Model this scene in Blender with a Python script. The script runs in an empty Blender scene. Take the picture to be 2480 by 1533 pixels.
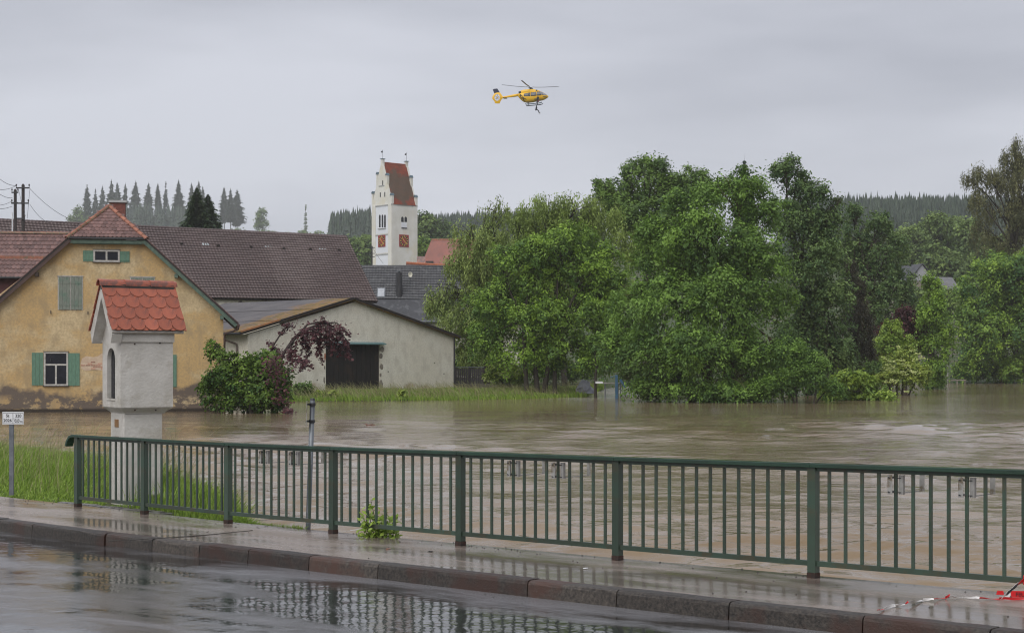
import bpy, math, random
import numpy as np
from mathutils import Vector, Matrix, noise
rad = math.radians
random.seed(7)
RNG = np.random.default_rng(11)
scene = bpy.context.scene
COL = scene.collection

# ------------------------------------------------------------------ camera, sky, sun, exposure
F, CX, HY, CZ = 3850.0, 1240.0, 875.0, 2.6      # focal length and horizon in photo pixels, eye height above the water
cam_d = bpy.data.cameras.new("camera")
cam = bpy.data.objects.new("camera", cam_d)
COL.objects.link(cam)
cam.location = (0, 0, CZ)
cam.rotation_euler = (rad(90), 0, 0)
cam_d.sensor_width = 36
cam_d.lens = 36 * F / 2480
cam_d.shift_y = (HY - 766.5) / 2480
cam_d.clip_start = 0.1
cam_d.clip_end = 6000
scene.camera = cam

world = bpy.data.worlds.new("World")
scene.world = world
world.use_nodes = True
wn, wl = world.node_tree.nodes, world.node_tree.links
wn.clear()
w_out = wn.new("ShaderNodeOutputWorld")
w_bg = wn.new("ShaderNodeBackground")
w_sky = wn.new("ShaderNodeTexSky")
w_sky.sky_type = 'NISHITA'
w_sky.sun_disc = False
SUN_EL, SUN_AZ = 48, 205
w_sky.sun_elevation = rad(SUN_EL)
w_sky.sun_rotation = rad(SUN_AZ)
w_tc = wn.new("ShaderNodeTexCoord")
w_map = wn.new("ShaderNodeMapping")
w_map.inputs['Scale'].default_value = (1.0, 1.0, 4.5)
w_n1 = wn.new("ShaderNodeTexNoise")
w_n1.inputs['Scale'].default_value = 1.7
w_n1.inputs['Detail'].default_value = 5
w_n1.inputs['Roughness'].default_value = 0.5
w_ramp = wn.new("ShaderNodeValToRGB")
w_ramp.color_ramp.elements[0].position = 0.36
w_ramp.color_ramp.elements[0].color = (1.95, 2.04, 2.40, 1)
w_ramp.color_ramp.elements[1].position = 0.68
w_ramp.color_ramp.elements[1].color = (3.85, 3.96, 4.40, 1)
w_mix = wn.new("ShaderNodeMixRGB")
w_mix.inputs['Fac'].default_value = 0.97
wl.new(w_tc.outputs['Generated'], w_map.inputs['Vector'])
wl.new(w_map.outputs['Vector'], w_n1.inputs['Vector'])
wl.new(w_n1.outputs['Fac'], w_ramp.inputs['Fac'])
wl.new(w_sky.outputs['Color'], w_mix.inputs['Color1'])
wl.new(w_ramp.outputs['Color'], w_mix.inputs['Color2'])
wl.new(w_mix.outputs['Color'], w_bg.inputs['Color'])
w_bg.inputs['Strength'].default_value = 0.1
wl.new(w_bg.outputs['Background'], w_out.inputs['Surface'])

sun_d = bpy.data.lights.new("sun", 'SUN')
sun_d.energy = 1.5
sun_d.angle = rad(70)
sun_d.color = (1.0, 0.97, 0.92)
sun = bpy.data.objects.new("sun", sun_d)
COL.objects.link(sun)
sun.rotation_euler = (rad(90 - SUN_EL), 0, rad(-25))      # high behind the camera, to its left

scene.view_settings.view_transform = 'Standard'
scene.view_settings.look = 'None'
scene.view_settings.gamma = 1
scene.view_settings.exposure = 0.82
scene.view_settings.use_curve_mapping = False
scene.render.engine = 'CYCLES'
scene.cycles.max_bounces = 6
scene.cycles.diffuse_bounces = 3
scene.cycles.glossy_bounces = 3
scene.cycles.transmission_bounces = 4
scene.cycles.transparent_max_bounces = 8
scene.cycles.volume_bounces = 2
scene.cycles.use_denoising = True
scene.cycles.filter_width = 1.15

# ------------------------------------------------------------------ helpers
def at(px, py, Y):
    return Vector(((px - CX) / F * Y, Y, CZ + (HY - py) / F * Y))

def link(o, parent=None):
    COL.objects.link(o)
    if parent is not None:
        o.parent = parent
    return o

def tag(o, label=None, cat=None, group=None, kind=None):
    if label: o['label'] = label
    if cat: o['category'] = cat
    if group: o['group'] = group
    if kind: o['kind'] = kind
    return o

def thing(name, label, cat, loc=(0, 0, 0), rz=0.0, group=None):
    o = bpy.data.objects.new(name, None)
    o.empty_display_size = 0.3
    link(o)
    o.location = loc
    o.rotation_euler = (0, 0, rz)
    return tag(o, label, cat, group)

class MB:
    def __init__(s):
        s.v, s.f = [], []
    def add(s, vs, fs, M=None):
        n = len(s.v)
        for p in vs:
            p = Vector(p)
            s.v.append(tuple(M @ p) if M is not None else tuple(p))
        s.f += [tuple(i + n for i in f) for f in fs]
        return s
    def box(s, x0, x1, y0, y1, z0, z1, M=None):
        return s.add([(x0, y0, z0), (x1, y0, z0), (x1, y1, z0), (x0, y1, z0), (x0, y0, z1), (x1, y0, z1), (x1, y1, z1), (x0, y1, z1)],
                     [(0, 3, 2, 1), (4, 5, 6, 7), (0, 1, 5, 4), (1, 2, 6, 5), (2, 3, 7, 6), (3, 0, 4, 7)], M)
    def prism(s, poly, y0, y1, M=None, axis='y'):
        """poly: (a, b) points; extruded along y (a=x, b=z), x (a=y, b=z) or z (a=x, b=y)"""
        def m(a, b, c):
            return (a, c, b) if axis == 'y' else ((c, a, b) if axis == 'x' else (a, b, c))
        n = len(poly)
        vs = [m(a, b, y0) for a, b in poly] + [m(a, b, y1) for a, b in poly]
        fs = [tuple(range(n)), tuple(range(2 * n - 1, n - 1, -1))]
        fs += [(i, i + n, (i + 1) % n + n, (i + 1) % n) for i in range(n)]
        return s.add(vs, fs, M)
    def slab(s, pts, t):
        """planar polygon of 3-D points, thickened by t against its normal"""
        pts = [Vector(p) for p in pts]
        nrm = Vector((0, 0, 0))
        for i in range(len(pts)):
            nrm += (pts[i] - pts[0]).cross(pts[(i + 1) % len(pts)] - pts[0])
        nrm.normalize()
        n = len(pts)
        vs = pts + [p - nrm * t for p in pts]
        fs = [tuple(range(n)), tuple(range(2 * n - 1, n - 1, -1))]
        fs += [(i, i + n, (i + 1) % n + n, (i + 1) % n) for i in range(n)]
        return s.add(vs, fs)
    def tube(s, pts, radii, n=8, cap=True):
        pts = [Vector(p) for p in pts]
        if not isinstance(radii, (list, tuple)): radii = [radii] * len(pts)
        base = len(s.v)
        ref = Vector((0.13, 0.31, 0.94)).normalized()
        for i, p in enumerate(pts):
            d = (pts[min(i + 1, len(pts) - 1)] - pts[max(i - 1, 0)]).normalized()
            a = d.cross(ref)
            if a.length < 0.1: a = d.cross(Vector((1, 0, 0)))
            a.normalize()
            b = d.cross(a)
            for k in range(n):
                t = 2 * math.pi * k / n
                s.v.append(tuple(p + (a * math.cos(t) + b * math.sin(t)) * radii[i]))
        for i in range(len(pts) - 1):
            for k in range(n):
                a0 = base + i * n + k
                a1 = base + i * n + (k + 1) % n
                s.f.append((a0, a1, a1 + n, a0 + n))
        if cap:
            s.f.append(tuple(base + k for k in range(n))[::-1])
            s.f.append(tuple(base + (len(pts) - 1) * n + k for k in range(n)))
        return s
    def sweep(s, pts, w, h, side):
        """rectangular bar along pts: w across (direction side), h upward"""
        side = Vector(side).normalized()
        base = len(s.v)
        pts = [Vector(p) for p in pts]
        for i, p in enumerate(pts):
            d = (pts[min(i + 1, len(pts) - 1)] - pts[max(i - 1, 0)]).normalized()
            up = side.cross(d).normalized()
            if up.z < 0: up = -up
            if abs(up.z) < 0.2: up = Vector((0, 0, 1)) if i == 0 else up
            for a, b in ((-1, 0), (1, 0), (1, 1), (-1, 1)):
                s.v.append(tuple(p + side * (a * w / 2) + up * (b * h)))
        for i in range(len(pts) - 1):
            for k in range(4):
                a0 = base + i * 4 + k; a1 = base + i * 4 + (k + 1) % 4
                s.f.append((a0, a1, a1 + 4, a0 + 4))
        s.f.append((base + 3, base + 2, base + 1, base))
        e = base + (len(pts) - 1) * 4
        s.f.append((e, e + 1, e + 2, e + 3))
        return s
    def mesh(s, name, mat=None, smooth=False):
        me = bpy.data.meshes.new(name)
        me.from_pydata(s.v, [], s.f)
        import bmesh
        bm = bmesh.new(); bm.from_mesh(me)
        bmesh.ops.recalc_face_normals(bm, faces=bm.faces[:])
        bm.to_mesh(me); bm.free()
        if mat: me.materials.append(mat)
        if smooth:
            me.polygons.foreach_set("use_smooth", [True] * len(me.polygons))
        return me
    def build(s, name, mat, parent=None, smooth=False, bevel=0, loc=None):
        o = bpy.data.objects.new(name, s.mesh(name, mat, smooth))
        link(o, parent)
        if loc is not None: o.location = loc
        if bevel:
            m = o.modifiers.new("bevel", 'BEVEL'); m.width = bevel; m.segments = 2; m.limit_method = 'ANGLE'
        return o

def mesh_np(name, V, Q, mat, attrs=None, smooth=False):
    """V (n,3), Q (m,k) all faces with k corners"""
    me = bpy.data.meshes.new(name)
    V = np.asarray(V, dtype=np.float32); Q = np.asarray(Q, dtype=np.int32)
    me.vertices.add(len(V)); me.vertices.foreach_set("co", V.ravel())
    me.loops.add(Q.size); me.loops.foreach_set("vertex_index", Q.ravel())
    me.polygons.add(len(Q)); me.polygons.foreach_set("loop_start", np.arange(len(Q), dtype=np.int32) * Q.shape[1])
    if smooth: me.polygons.foreach_set("use_smooth", np.ones(len(Q), dtype=bool))
    if attrs:
        for k, a in attrs.items():
            at_ = me.attributes.new(k, 'FLOAT', 'POINT')
            at_.data.foreach_set("value", np.asarray(a, dtype=np.float32))
    me.update(calc_edges=True)
    me.validate()
    if mat: me.materials.append(mat)
    return me

def obj(name, me, parent=None, loc=None, rot=None):
    o = bpy.data.objects.new(name, me)
    link(o, parent)
    if loc is not None: o.location = loc
    if rot is not None: o.rotation_euler = rot
    return o

class Frame:
    """a building's own axes; L() is the point of its plane y=c seen at a photo pixel, LX() that of its plane x=c"""
    def __init__(s, px, Y, deg, z=0.0):
        s.o = Vector(((px - CX) / F * Y, Y, z)); s.a = rad(deg)
        s.ex = Vector((math.cos(s.a), math.sin(s.a), 0)); s.ey = Vector((-math.sin(s.a), math.cos(s.a), 0))
    def _hit(s, px, py, n, c):
        d = Vector(((px - CX) / F, 1, (HY - py) / F)); C = Vector((0, 0, CZ))
        t = (c - (C - s.o).dot(n)) / d.dot(n)
        p = C + d * t - s.o
        return p.dot(s.ex), p.dot(s.ey), p.z
    def L(s, px, py, c=0.0):
        x, y, z = s._hit(px, py, s.ey, c); return x, z
    def LX(s, px, py, c=0.0):
        x, y, z = s._hit(px, py, s.ex, c); return y, z
    def W(s, x, y, z):
        return s.o + s.ex * x + s.ey * y + Vector((0, 0, z))

# ------------------------------------------------------------------ materials
def nodes_of(m):
    m.use_nodes = True
    n, l = m.node_tree.nodes, m.node_tree.links
    return n, l, n['Principled BSDF']

def ramp(n, l, src, stops):
    r = n.new("ShaderNodeValToRGB")
    e = r.color_ramp.elements
    while len(e) < len(stops): e.new(0.5)
    for k, (p, c) in enumerate(stops):
        e[k].position = p; e[k].color = tuple(c) + (1,) if len(c) == 3 else c
    l.new(src, r.inputs['Fac'])
    return r.outputs['Color']

def noise_n(n, l, coord, scale, detail=4, rough=0.55, stretch=None, dist=0.0):
    if stretch:
        mp = n.new("ShaderNodeMapping"); mp.inputs['Scale'].default_value = stretch
        l.new(coord, mp.inputs['Vector']); coord = mp.outputs['Vector']
    t = n.new("ShaderNodeTexNoise")
    t.inputs['Scale'].default_value = scale; t.inputs['Detail'].default_value = detail
    t.inputs['Roughness'].default_value = rough; t.inputs['Distortion'].default_value = dist
    l.new(coord, t.inputs['Vector'])
    return t.outputs['Fac']

def mixc(n, l, fac, a, b, mode='MIX'):
    m = n.new("ShaderNodeMixRGB"); m.blend_type = mode
    for k, v in (('Fac', fac), ('Color1', a), ('Color2', b)):
        if isinstance(v, (int, float)): m.inputs[k].default_value = v
        elif isinstance(v, tuple): m.inputs[k].default_value = v + (1,) if len(v) == 3 else v
        else: l.new(v, m.inputs[k])
    return m.outputs['Color']

def math_n(n, l, op, a, b=None, clamp=False):
    m = n.new("ShaderNodeMath"); m.operation = op; m.use_clamp = clamp
    for k, v in ((0, a), (1, b)):
        if v is None: continue
        if isinstance(v, (int, float)): m.inputs[k].default_value = v
        else: l.new(v, m.inputs[k])
    return m.outputs[0]

def bump_n(n, l, p, h, strength, dist):
    b = n.new("ShaderNodeBump"); b.inputs['Strength'].default_value = strength; b.inputs['Distance'].default_value = dist
    l.new(h, b.inputs['Height']); l.new(b.outputs['Normal'], p.inputs['Normal'])
    return b

def mat(name, c1, c2=None, rough=0.8, scale=3.0, lo=0.35, hi=0.65, bump=None, metal=0.0, rnd=0.0, spec=0.5, stretch=None, c3=None, s3=0.6):
    m = bpy.data.materials.new(name)
    n, l, p = nodes_of(m)
    tc = n.new("ShaderNodeTexCoord").outputs['Object']
    c2 = c2 or tuple(v * 0.8 for v in c1)
    f = noise_n(n, l, tc, scale, 6, 0.6, stretch)
    c = ramp(n, l, f, [(lo, c1), (hi, c2)])
    if c3:
        g = ramp(n, l, noise_n(n, l, tc, s3, 5, 0.65), [(0.52, (0, 0, 0)), (0.62, (1, 1, 1))])
        c = mixc(n, l, g, c, c3)
    if rnd:
        oi = n.new("ShaderNodeObjectInfo")
        hs = n.new("ShaderNodeHueSaturation")
        l.new(math_n(n, l, 'MULTIPLY_ADD', oi.outputs['Random'], rnd * 2), hs.inputs['Value'])
        hs.inputs['Value'].links[0].from_node.inputs[2].default_value = 1 - rnd
        l.new(c, hs.inputs['Color']); c = hs.outputs['Color']
    l.new(c, p.inputs['Base Color'])
    p.inputs['Roughness'].default_value = rough
    p.inputs['Metallic'].default_value = metal
    p.inputs['Specular IOR Level'].default_value = spec
    if bump:
        bump_n(n, l, p, noise_n(n, l, tc, bump[0], 5, 0.6, stretch), bump[1], bump[2])
    return m

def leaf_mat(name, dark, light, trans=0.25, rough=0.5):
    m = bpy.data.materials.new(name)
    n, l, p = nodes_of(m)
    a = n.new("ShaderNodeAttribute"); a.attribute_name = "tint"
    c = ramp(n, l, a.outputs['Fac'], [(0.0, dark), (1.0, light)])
    l.new(c, p.inputs['Base Color'])
    p.inputs['Roughness'].default_value = rough
    p.inputs['Specular IOR Level'].default_value = 0.3
    t = n.new("ShaderNodeBsdfTranslucent"); l.new(c, t.inputs['Color'])
    mx = n.new("ShaderNodeMixShader"); mx.inputs[0].default_value = trans
    l.new(p.outputs[0], mx.inputs[1]); l.new(t.outputs[0], mx.inputs[2])
    l.new(mx.outputs[0], n['Material Output'].inputs['Surface'])
    return m

M = {}
M['green_paint'] = mat('green_paint', (0.042, 0.078, 0.056), (0.040, 0.050, 0.036), 0.32, 2.2, 0.3, 0.7, bump=(60, 0.15, 0.002), rnd=0.22, c3=(0.060, 0.058, 0.036), s3=4)
M['green_paint_edge'] = mat('green_paint_edge', (0.024, 0.060, 0.040), (0.020, 0.040, 0.028), 0.10, 3, bump=(60, 0.1, 0.002))
M['rust'] = mat('rust', (0.05, 0.022, 0.014), (0.02, 0.014, 0.012), 0.7, 30, bump=(80, 0.5, 0.004))
M['galv'] = mat('galvanised_steel', (0.19, 0.205, 0.22), (0.11, 0.12, 0.135), 0.45, 6, metal=0.5, bump=(40, 0.1, 0.002))
M['galv_light'] = mat('bracket_steel', (0.38, 0.375, 0.36), (0.26, 0.255, 0.24), 0.45, 14, metal=0.2, c3=(0.16, 0.13, 0.09), s3=9)
M['sign_white'] = mat('sign_white', (0.75, 0.76, 0.78), (0.66, 0.67, 0.69), 0.35, 4)
M['black'] = mat('black_print', (0.012, 0.012, 0.014), None, 0.6)
M['kerb'] = mat('wet_granite', (0.075, 0.063, 0.052), (0.020, 0.017, 0.015), 0.5, 34, 0.35, 0.65, bump=(60, 0.8, 0.006), rnd=0.35, c3=(0.055, 0.028, 0.020), s3=1.2)
M['white_plaster'] = mat('shrine_plaster', (0.56, 0.54, 0.505), (0.44, 0.42, 0.385), 0.8, 3.0, bump=(22, 0.5, 0.02), c3=(0.42, 0.395, 0.35), s3=1.7)
M['shrine_tile'] = mat('shrine_tile', (0.37, 0.115, 0.066), (0.29, 0.085, 0.052), 0.3, 9, rnd=0.14, bump=(70, 0.15, 0.003), c3=(0.16, 0.07, 0.055), s3=6.5)
M['mortar'] = mat('mortar', (0.06, 0.055, 0.05), None, 0.9, 20, bump=(60, 0.5, 0.01))
M['stone_base'] = mat('wet_sandstone', (0.14, 0.12, 0.095), (0.06, 0.055, 0.045), 0.6, 8, bump=(30, 0.5, 0.01))
M['brass'] = mat('plaque', (0.36, 0.19, 0.07), (0.25, 0.12, 0.04), 0.4, 20, metal=0.3)
M['old_tile'] = mat('old_tile', (0.185, 0.10, 0.085), (0.105, 0.07, 0.068), 0.38, 2.2, rnd=0.3, c3=(0.30, 0.14, 0.10), s3=0.8)
M['hip_tile'] = mat('ridge_tile', (0.38, 0.14, 0.075), (0.22, 0.08, 0.05), 0.45, 5, rnd=0.25, c3=(0.14, 0.12, 0.07), s3=3)
M['roof_brown'] = mat('brown_roof_tile', (0.135, 0.098, 0.094), (0.100, 0.073, 0.070), 0.42, 0.5, c3=(0.155, 0.118, 0.112), s3=0.25)
M['roof_edge'] = mat('roof_edge', (0.026, 0.019, 0.017), None, 0.6, 4)
M['green_wood'] = mat('green_fascia', (0.085, 0.135, 0.10), (0.05, 0.085, 0.065), 0.6, 6)
M['shutter'] = mat('shutter_green', (0.115, 0.225, 0.155), (0.08, 0.165, 0.115), 0.6, 5, stretch=(6, 6, 1), rnd=0.1)
M['shutter_old'] = mat('shutter_weathered', (0.20, 0.225, 0.19), (0.135, 0.155, 0.13), 0.75, 4, stretch=(5, 5, 1), c3=(0.11, 0.17, 0.13), s3=1.2)
M['frame_white'] = mat('window_frame_white', (0.50, 0.49, 0.46), (0.33, 0.31, 0.28), 0.6, 8)
M['glass'] = mat('window_glass', (0.012, 0.013, 0.017), (0.02, 0.02, 0.028), 0.12, 2, spec=0.25)
M['brick_red'] = mat('chimney_brick', (0.20, 0.065, 0.045), (0.13, 0.045, 0.035), 0.75, 8, bump=(20, 0.4, 0.01))
M['dark_metal'] = mat('dark_metal', (0.03, 0.03, 0.033), (0.02, 0.02, 0.022), 0.4, 8)
M['brown_pipe'] = mat('brown_pipe', (0.075, 0.042, 0.032), (0.05, 0.028, 0.022), 0.35, 6)
M['grey_pipe'] = mat('weathered_pipe', (0.17, 0.125, 0.105), (0.10, 0.075, 0.065), 0.45, 6)
M['dark_wood'] = mat('door_wood', (0.008, 0.007, 0.007), (0.018, 0.014, 0.013), 0.75, 2.2, stretch=(7, 7, 0.8), rnd=0.3, c3=(0.026, 0.016, 0.012), s3=0.9)
M['pole_wood'] = mat('pole_wood', (0.055, 0.045, 0.042), (0.035, 0.03, 0.03), 0.8, 6, stretch=(4, 4, 0.5))
M['wire'] = mat('wire', (0.03, 0.03, 0.035), None, 0.6)
M['porcelain'] = mat('insulator', (0.04, 0.03, 0.03), (0.06, 0.05, 0.05), 0.25)
M['teal'] = mat('door_canopy', (0.13, 0.24, 0.25), (0.09, 0.17, 0.18), 0.45, 4)
M['slate'] = mat('slate_roof', (0.045, 0.047, 0.055), (0.030, 0.031, 0.037), 0.45, 0.8, c3=(0.075, 0.078, 0.085), s3=1.6)
M['rubble'] = mat('rubble_stone', (0.26, 0.23, 0.19), (0.17, 0.145, 0.12), 0.8, 3, bump=(10, 0.6, 0.02), rnd=0.2)
M['orange_wall'] = mat('brick_orange', (0.38, 0.13, 0.06), (0.28, 0.10, 0.05), 0.8, 3)
M['tower_white'] = mat('tower_plaster', (0.72, 0.705, 0.665), (0.62, 0.60, 0.54), 0.85, 0.35, c3=(0.66, 0.62, 0.52), s3=0.2)
M['tower_panel'] = mat('tower_panel_plaster', (0.72, 0.735, 0.78), (0.66, 0.675, 0.72), 0.85, 0.4)
M['cornice'] = mat('cornice_grey', (0.42, 0.42, 0.42), (0.30, 0.30, 0.30), 0.8, 1)
M['copper'] = mat('cap_metal', (0.11, 0.17, 0.20), (0.08, 0.12, 0.15), 0.5, 3)
M['red_tile'] = mat('tower_tile', (0.34, 0.085, 0.045), (0.22, 0.06, 0.04), 0.6, 0.7)
M['clock_red'] = mat('clock_red', (0.30, 0.03, 0.02), (0.24, 0.025, 0.018), 0.5)
M['gold'] = mat('clock_gold', (0.72, 0.42, 0.08), (0.60, 0.34, 0.06), 0.35, metal=0.2)
M['bark'] = mat('bark', (0.060, 0.050, 0.038), (0.030, 0.026, 0.020), 0.9, 5, stretch=(3, 3, 0.6), bump=(12, 0.7, 0.03))
M['bark_moss'] = mat('mossy_bark', (0.095, 0.085, 0.030), (0.050, 0.040, 0.022), 0.9, 3, stretch=(3, 3, 0.6), bump=(12, 0.7, 0.03))
M['twig'] = mat('twig', (0.045, 0.03, 0.028), None, 0.8)
M['stem_green'] = mat('stem_green', (0.08, 0.12, 0.03), None, 0.7)
M['yellow'] = mat('aircraft_yellow', (0.86, 0.50, 0.015), (0.82, 0.46, 0.012), 0.25, 2)
M['navy'] = mat('fin_navy', (0.012, 0.016, 0.05), None, 0.3)
M['cockpit'] = mat('cockpit_glass', (0.02, 0.025, 0.035), (0.06, 0.065, 0.08), 0.08, 3, spec=0.8)
M['windshield'] = mat('windscreen', (0.34, 0.36, 0.42), (0.12, 0.13, 0.16), 0.08, 2.0, spec=0.8)
M['rotor'] = mat('rotor_grey', (0.05, 0.05, 0.055), None, 0.5)
M['skid'] = mat('skid_blue', (0.03, 0.06, 0.09), None, 0.4)
M['suit'] = mat('dark_suit', (0.02, 0.022, 0.03), (0.035, 0.035, 0.045), 0.8, 8)
M['suit_red'] = mat('red_suit', (0.30, 0.03, 0.02), (0.15, 0.02, 0.02), 0.8, 8)
M['hi_vis'] = mat('pale_boot', (0.45, 0.45, 0.42), None, 0.7)
M['tape_red'] = mat('tape_red', (0.62, 0.018, 0.022), (0.5, 0.012, 0.016), 0.3, 6)
M['tape_white'] = mat('tape_white', (0.78, 0.77, 0.76), None, 0.3)
M['blue_steel'] = mat('blue_steel', (0.05, 0.14, 0.24), (0.04, 0.10, 0.17), 0.5)
M['fence_dark'] = mat('fence_dark_wood', (0.028, 0.024, 0.026), (0.045, 0.038, 0.038), 0.8, 3, stretch=(6, 6, 1), rnd=0.25)
M['red_wall'] = mat('dark_red_wall', (0.10, 0.03, 0.03), (0.07, 0.022, 0.022), 0.8, 4)
M['cobble'] = mat('wet_cobble', (0.16, 0.15, 0.14), (0.09, 0.085, 0.08), 0.35, 12, rnd=0.3)
M['debris'] = mat('debris_red', (0.25, 0.10, 0.07), (0.15, 0.06, 0.04), 0.7)

# pipes, plaster of the farmhouse, the barn and so on
def wall_material(name, base, pale, dark, damp, zdamp, patch=True):
    m = bpy.data.materials.new(name)
    n, l, p = nodes_of(m)
    tc = n.new("ShaderNodeTexCoord").outputs['Object']
    sx = n.new("ShaderNodeSeparateXYZ"); l.new(tc, sx.inputs[0])
    big = noise_n(n, l, tc, 0.33, 5, 0.6, (1, 1, 1.4))
    c = mixc(n, l, ramp(n, l, big, [(0.46, (0, 0, 0)), (0.56, (1, 1, 1))]), base, pale)
    fine = noise_n(n, l, tc, 9, 6, 0.7)
    c = mixc(n, l, ramp(n, l, fine, [(0.42, (0, 0, 0)), (0.68, (0.75,) * 3)]), c, dark)
    mid = noise_n(n, l, tc, 1.4, 5, 0.65, (1, 1, 0.6))
    c = mixc(n, l, ramp(n, l, mid, [(0.48, (0, 0, 0)), (0.64, (0.65,) * 3)]), c, dark)
    # rising damp: a ragged tide line above the water
    lim = math_n(n, l, 'MULTIPLY_ADD', noise_n(n, l, tc, 0.55, 6, 0.62), 2.4)
    lim.node.inputs[2].default_value = zdamp - 1.2
    d = math_n(n, l, 'SUBTRACT', lim, sx.outputs['Z'])
    # the damp climbs at the right-hand corner
    cor = math_n(n, l, 'MULTIPLY', math_n(n, l, 'SUBTRACT', sx.outputs['X'], 4.0, False), 0.9)
    cor = math_n(n, l, 'MAXIMUM', cor, 0.0)
    cor = math_n(n, l, 'MINIMUM', cor, 1.6)
    if patch: d = math_n(n, l, 'ADD', d, cor)
    dm = math_n(n, l, 'MULTIPLY', d, 3.5, True)
    # pale yellow scraps left inside the damp zone
    scr = ramp(n, l, noise_n(n, l, tc, 1.5, 8, 0.72, (0.7, 1, 1.3)), [(0.50, (1, 1, 1)), (0.56, (0.15,) * 3)])
    lowz = math_n(n, l, 'MULTIPLY', math_n(n, l, 'SUBTRACT', 0.95, sx.outputs['Z']), 3, True)
    keep = mixc(n, l, lowz, (1, 1, 1), scr)
    dmk = mixc(n, l, 1.0, dm, keep, 'MULTIPLY')
    c = mixc(n, l, dmk, c, damp)
    wet = math_n(n, l, 'MULTIPLY', math_n(n, l, 'SUBTRACT', 0.22, sx.outputs['Z']), 9, True)
    c = mixc(n, l, wet, c, (0.03, 0.022, 0.016))
    l.new(c, p.inputs['Base Color'])
    p.inputs['Roughness'].default_value = 0.85
    bump_n(n, l, p, noise_n(n, l, tc, 14, 6, 0.7), 0.6, 0.03)
    return m
M['yellow_plaster'] = wall_material('yellow_plaster', (0.50, 0.34, 0.150), (0.57, 0.45, 0.265), (0.31, 0.235, 0.135), (0.125, 0.098, 0.078), 1.15)
M['barn_plaster'] = wall_material('barn_plaster', (0.74, 0.695, 0.59), (0.78, 0.745, 0.65), (0.54, 0.50, 0.42), (0.44, 0.36, 0.26), 0.75, False)

# barn roof: corrugated grey sheets, moss towards the verge
def barn_roof_material():
    m = bpy.data.materials.new('mossy_fibre_cement')
    n, l, p = nodes_of(m)
    tc = n.new("ShaderNodeTexCoord").outputs['Object']
    sx = n.new("ShaderNodeSeparateXYZ"); l.new(tc, sx.inputs[0])
    c = ramp(n, l, noise_n(n, l, tc, 0.6, 6, 0.6), [(0.35, (0.085, 0.08, 0.085)), (0.65, (0.13, 0.12, 0.12))])
    # y = metres behind the gable, x = metres from the left eave
    e = math_n(n, l, 'MULTIPLY_ADD', noise_n(n, l, tc, 0.5, 6, 0.65), 6.0)
    e.node.inputs[2].default_value = 0.2
    near = math_n(n, l, 'SUBTRACT', e, sx.outputs['Y'])
    near = math_n(n, l, 'MULTIPLY', near, 0.9, True)
    mossn = ramp(n, l, noise_n(n, l, tc, 2.5, 6, 0.7), [(0.38, (0, 0, 0)), (0.5, (1, 1, 1))])
    mk = mixc(n, l, 1.0, near, mossn, 'MULTIPLY')
    pink = mixc(n, l, near, c, (0.20, 0.125, 0.11))
    mossc = ramp(n, l, noise_n(n, l, tc, 1.3, 4, 0.6), [(0.4, (0.23, 0.13, 0.022)), (0.6, (0.11, 0.085, 0.022))])
    l.new(mixc(n, l, mk, pink, mossc), p.inputs['Base Color'])
    p.inputs['Roughness'].default_value = 0.7
    bump_n(n, l, p, noise_n(n, l, tc, 6, 5, 0.7), 0.5, 0.05)
    return m
M['barn_roof'] = barn_roof_material()

def tower_roof_material():
    m = bpy.data.materials.new('lichened_red_tile')
    n, l, p = nodes_of(m)
    tc = n.new("ShaderNodeTexCoord").outputs['Object']
    c = ramp(n, l, noise_n(n, l, tc, 1.0, 6, 0.6), [(0.35, (0.40, 0.085, 0.04)), (0.65, (0.24, 0.06, 0.035))])
    sx = n.new("ShaderNodeSeparateXYZ"); l.new(tc, sx.inputs[0])
    g = noise_n(n, l, tc, 0.35, 6, 0.65)
    # lichen over the lower middle of the slope
    zc = math_n(n, l, 'ABSOLUTE', math_n(n, l, 'SUBTRACT', sx.outputs['Z'], 42.4))
    xc = math_n(n, l, 'ABSOLUTE', math_n(n, l, 'SUBTRACT', sx.outputs['X'], 3.5))
    k = math_n(n, l, 'SUBTRACT', math_n(n, l, 'MULTIPLY_ADD', g, 3.0), math_n(n, l, 'MULTIPLY', zc, 0.34))
    k.node.inputs[0].links[0].from_node.inputs[2].default_value = 0.25
    k = math_n(n, l, 'SUBTRACT', k, math_n(n, l, 'MULTIPLY', xc, 0.28))
    k = math_n(n, l, 'MULTIPLY', k, 2.5, True)
    k = math_n(n, l, 'MULTIPLY', k, 0.82)
    l.new(mixc(n, l, k, c, (0.14, 0.115, 0.08)), p.inputs['Base Color'])
    p.inputs['Roughness'].default_value = 0.65
    return m
M['tower_roof'] = tower_roof_material()

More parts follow.
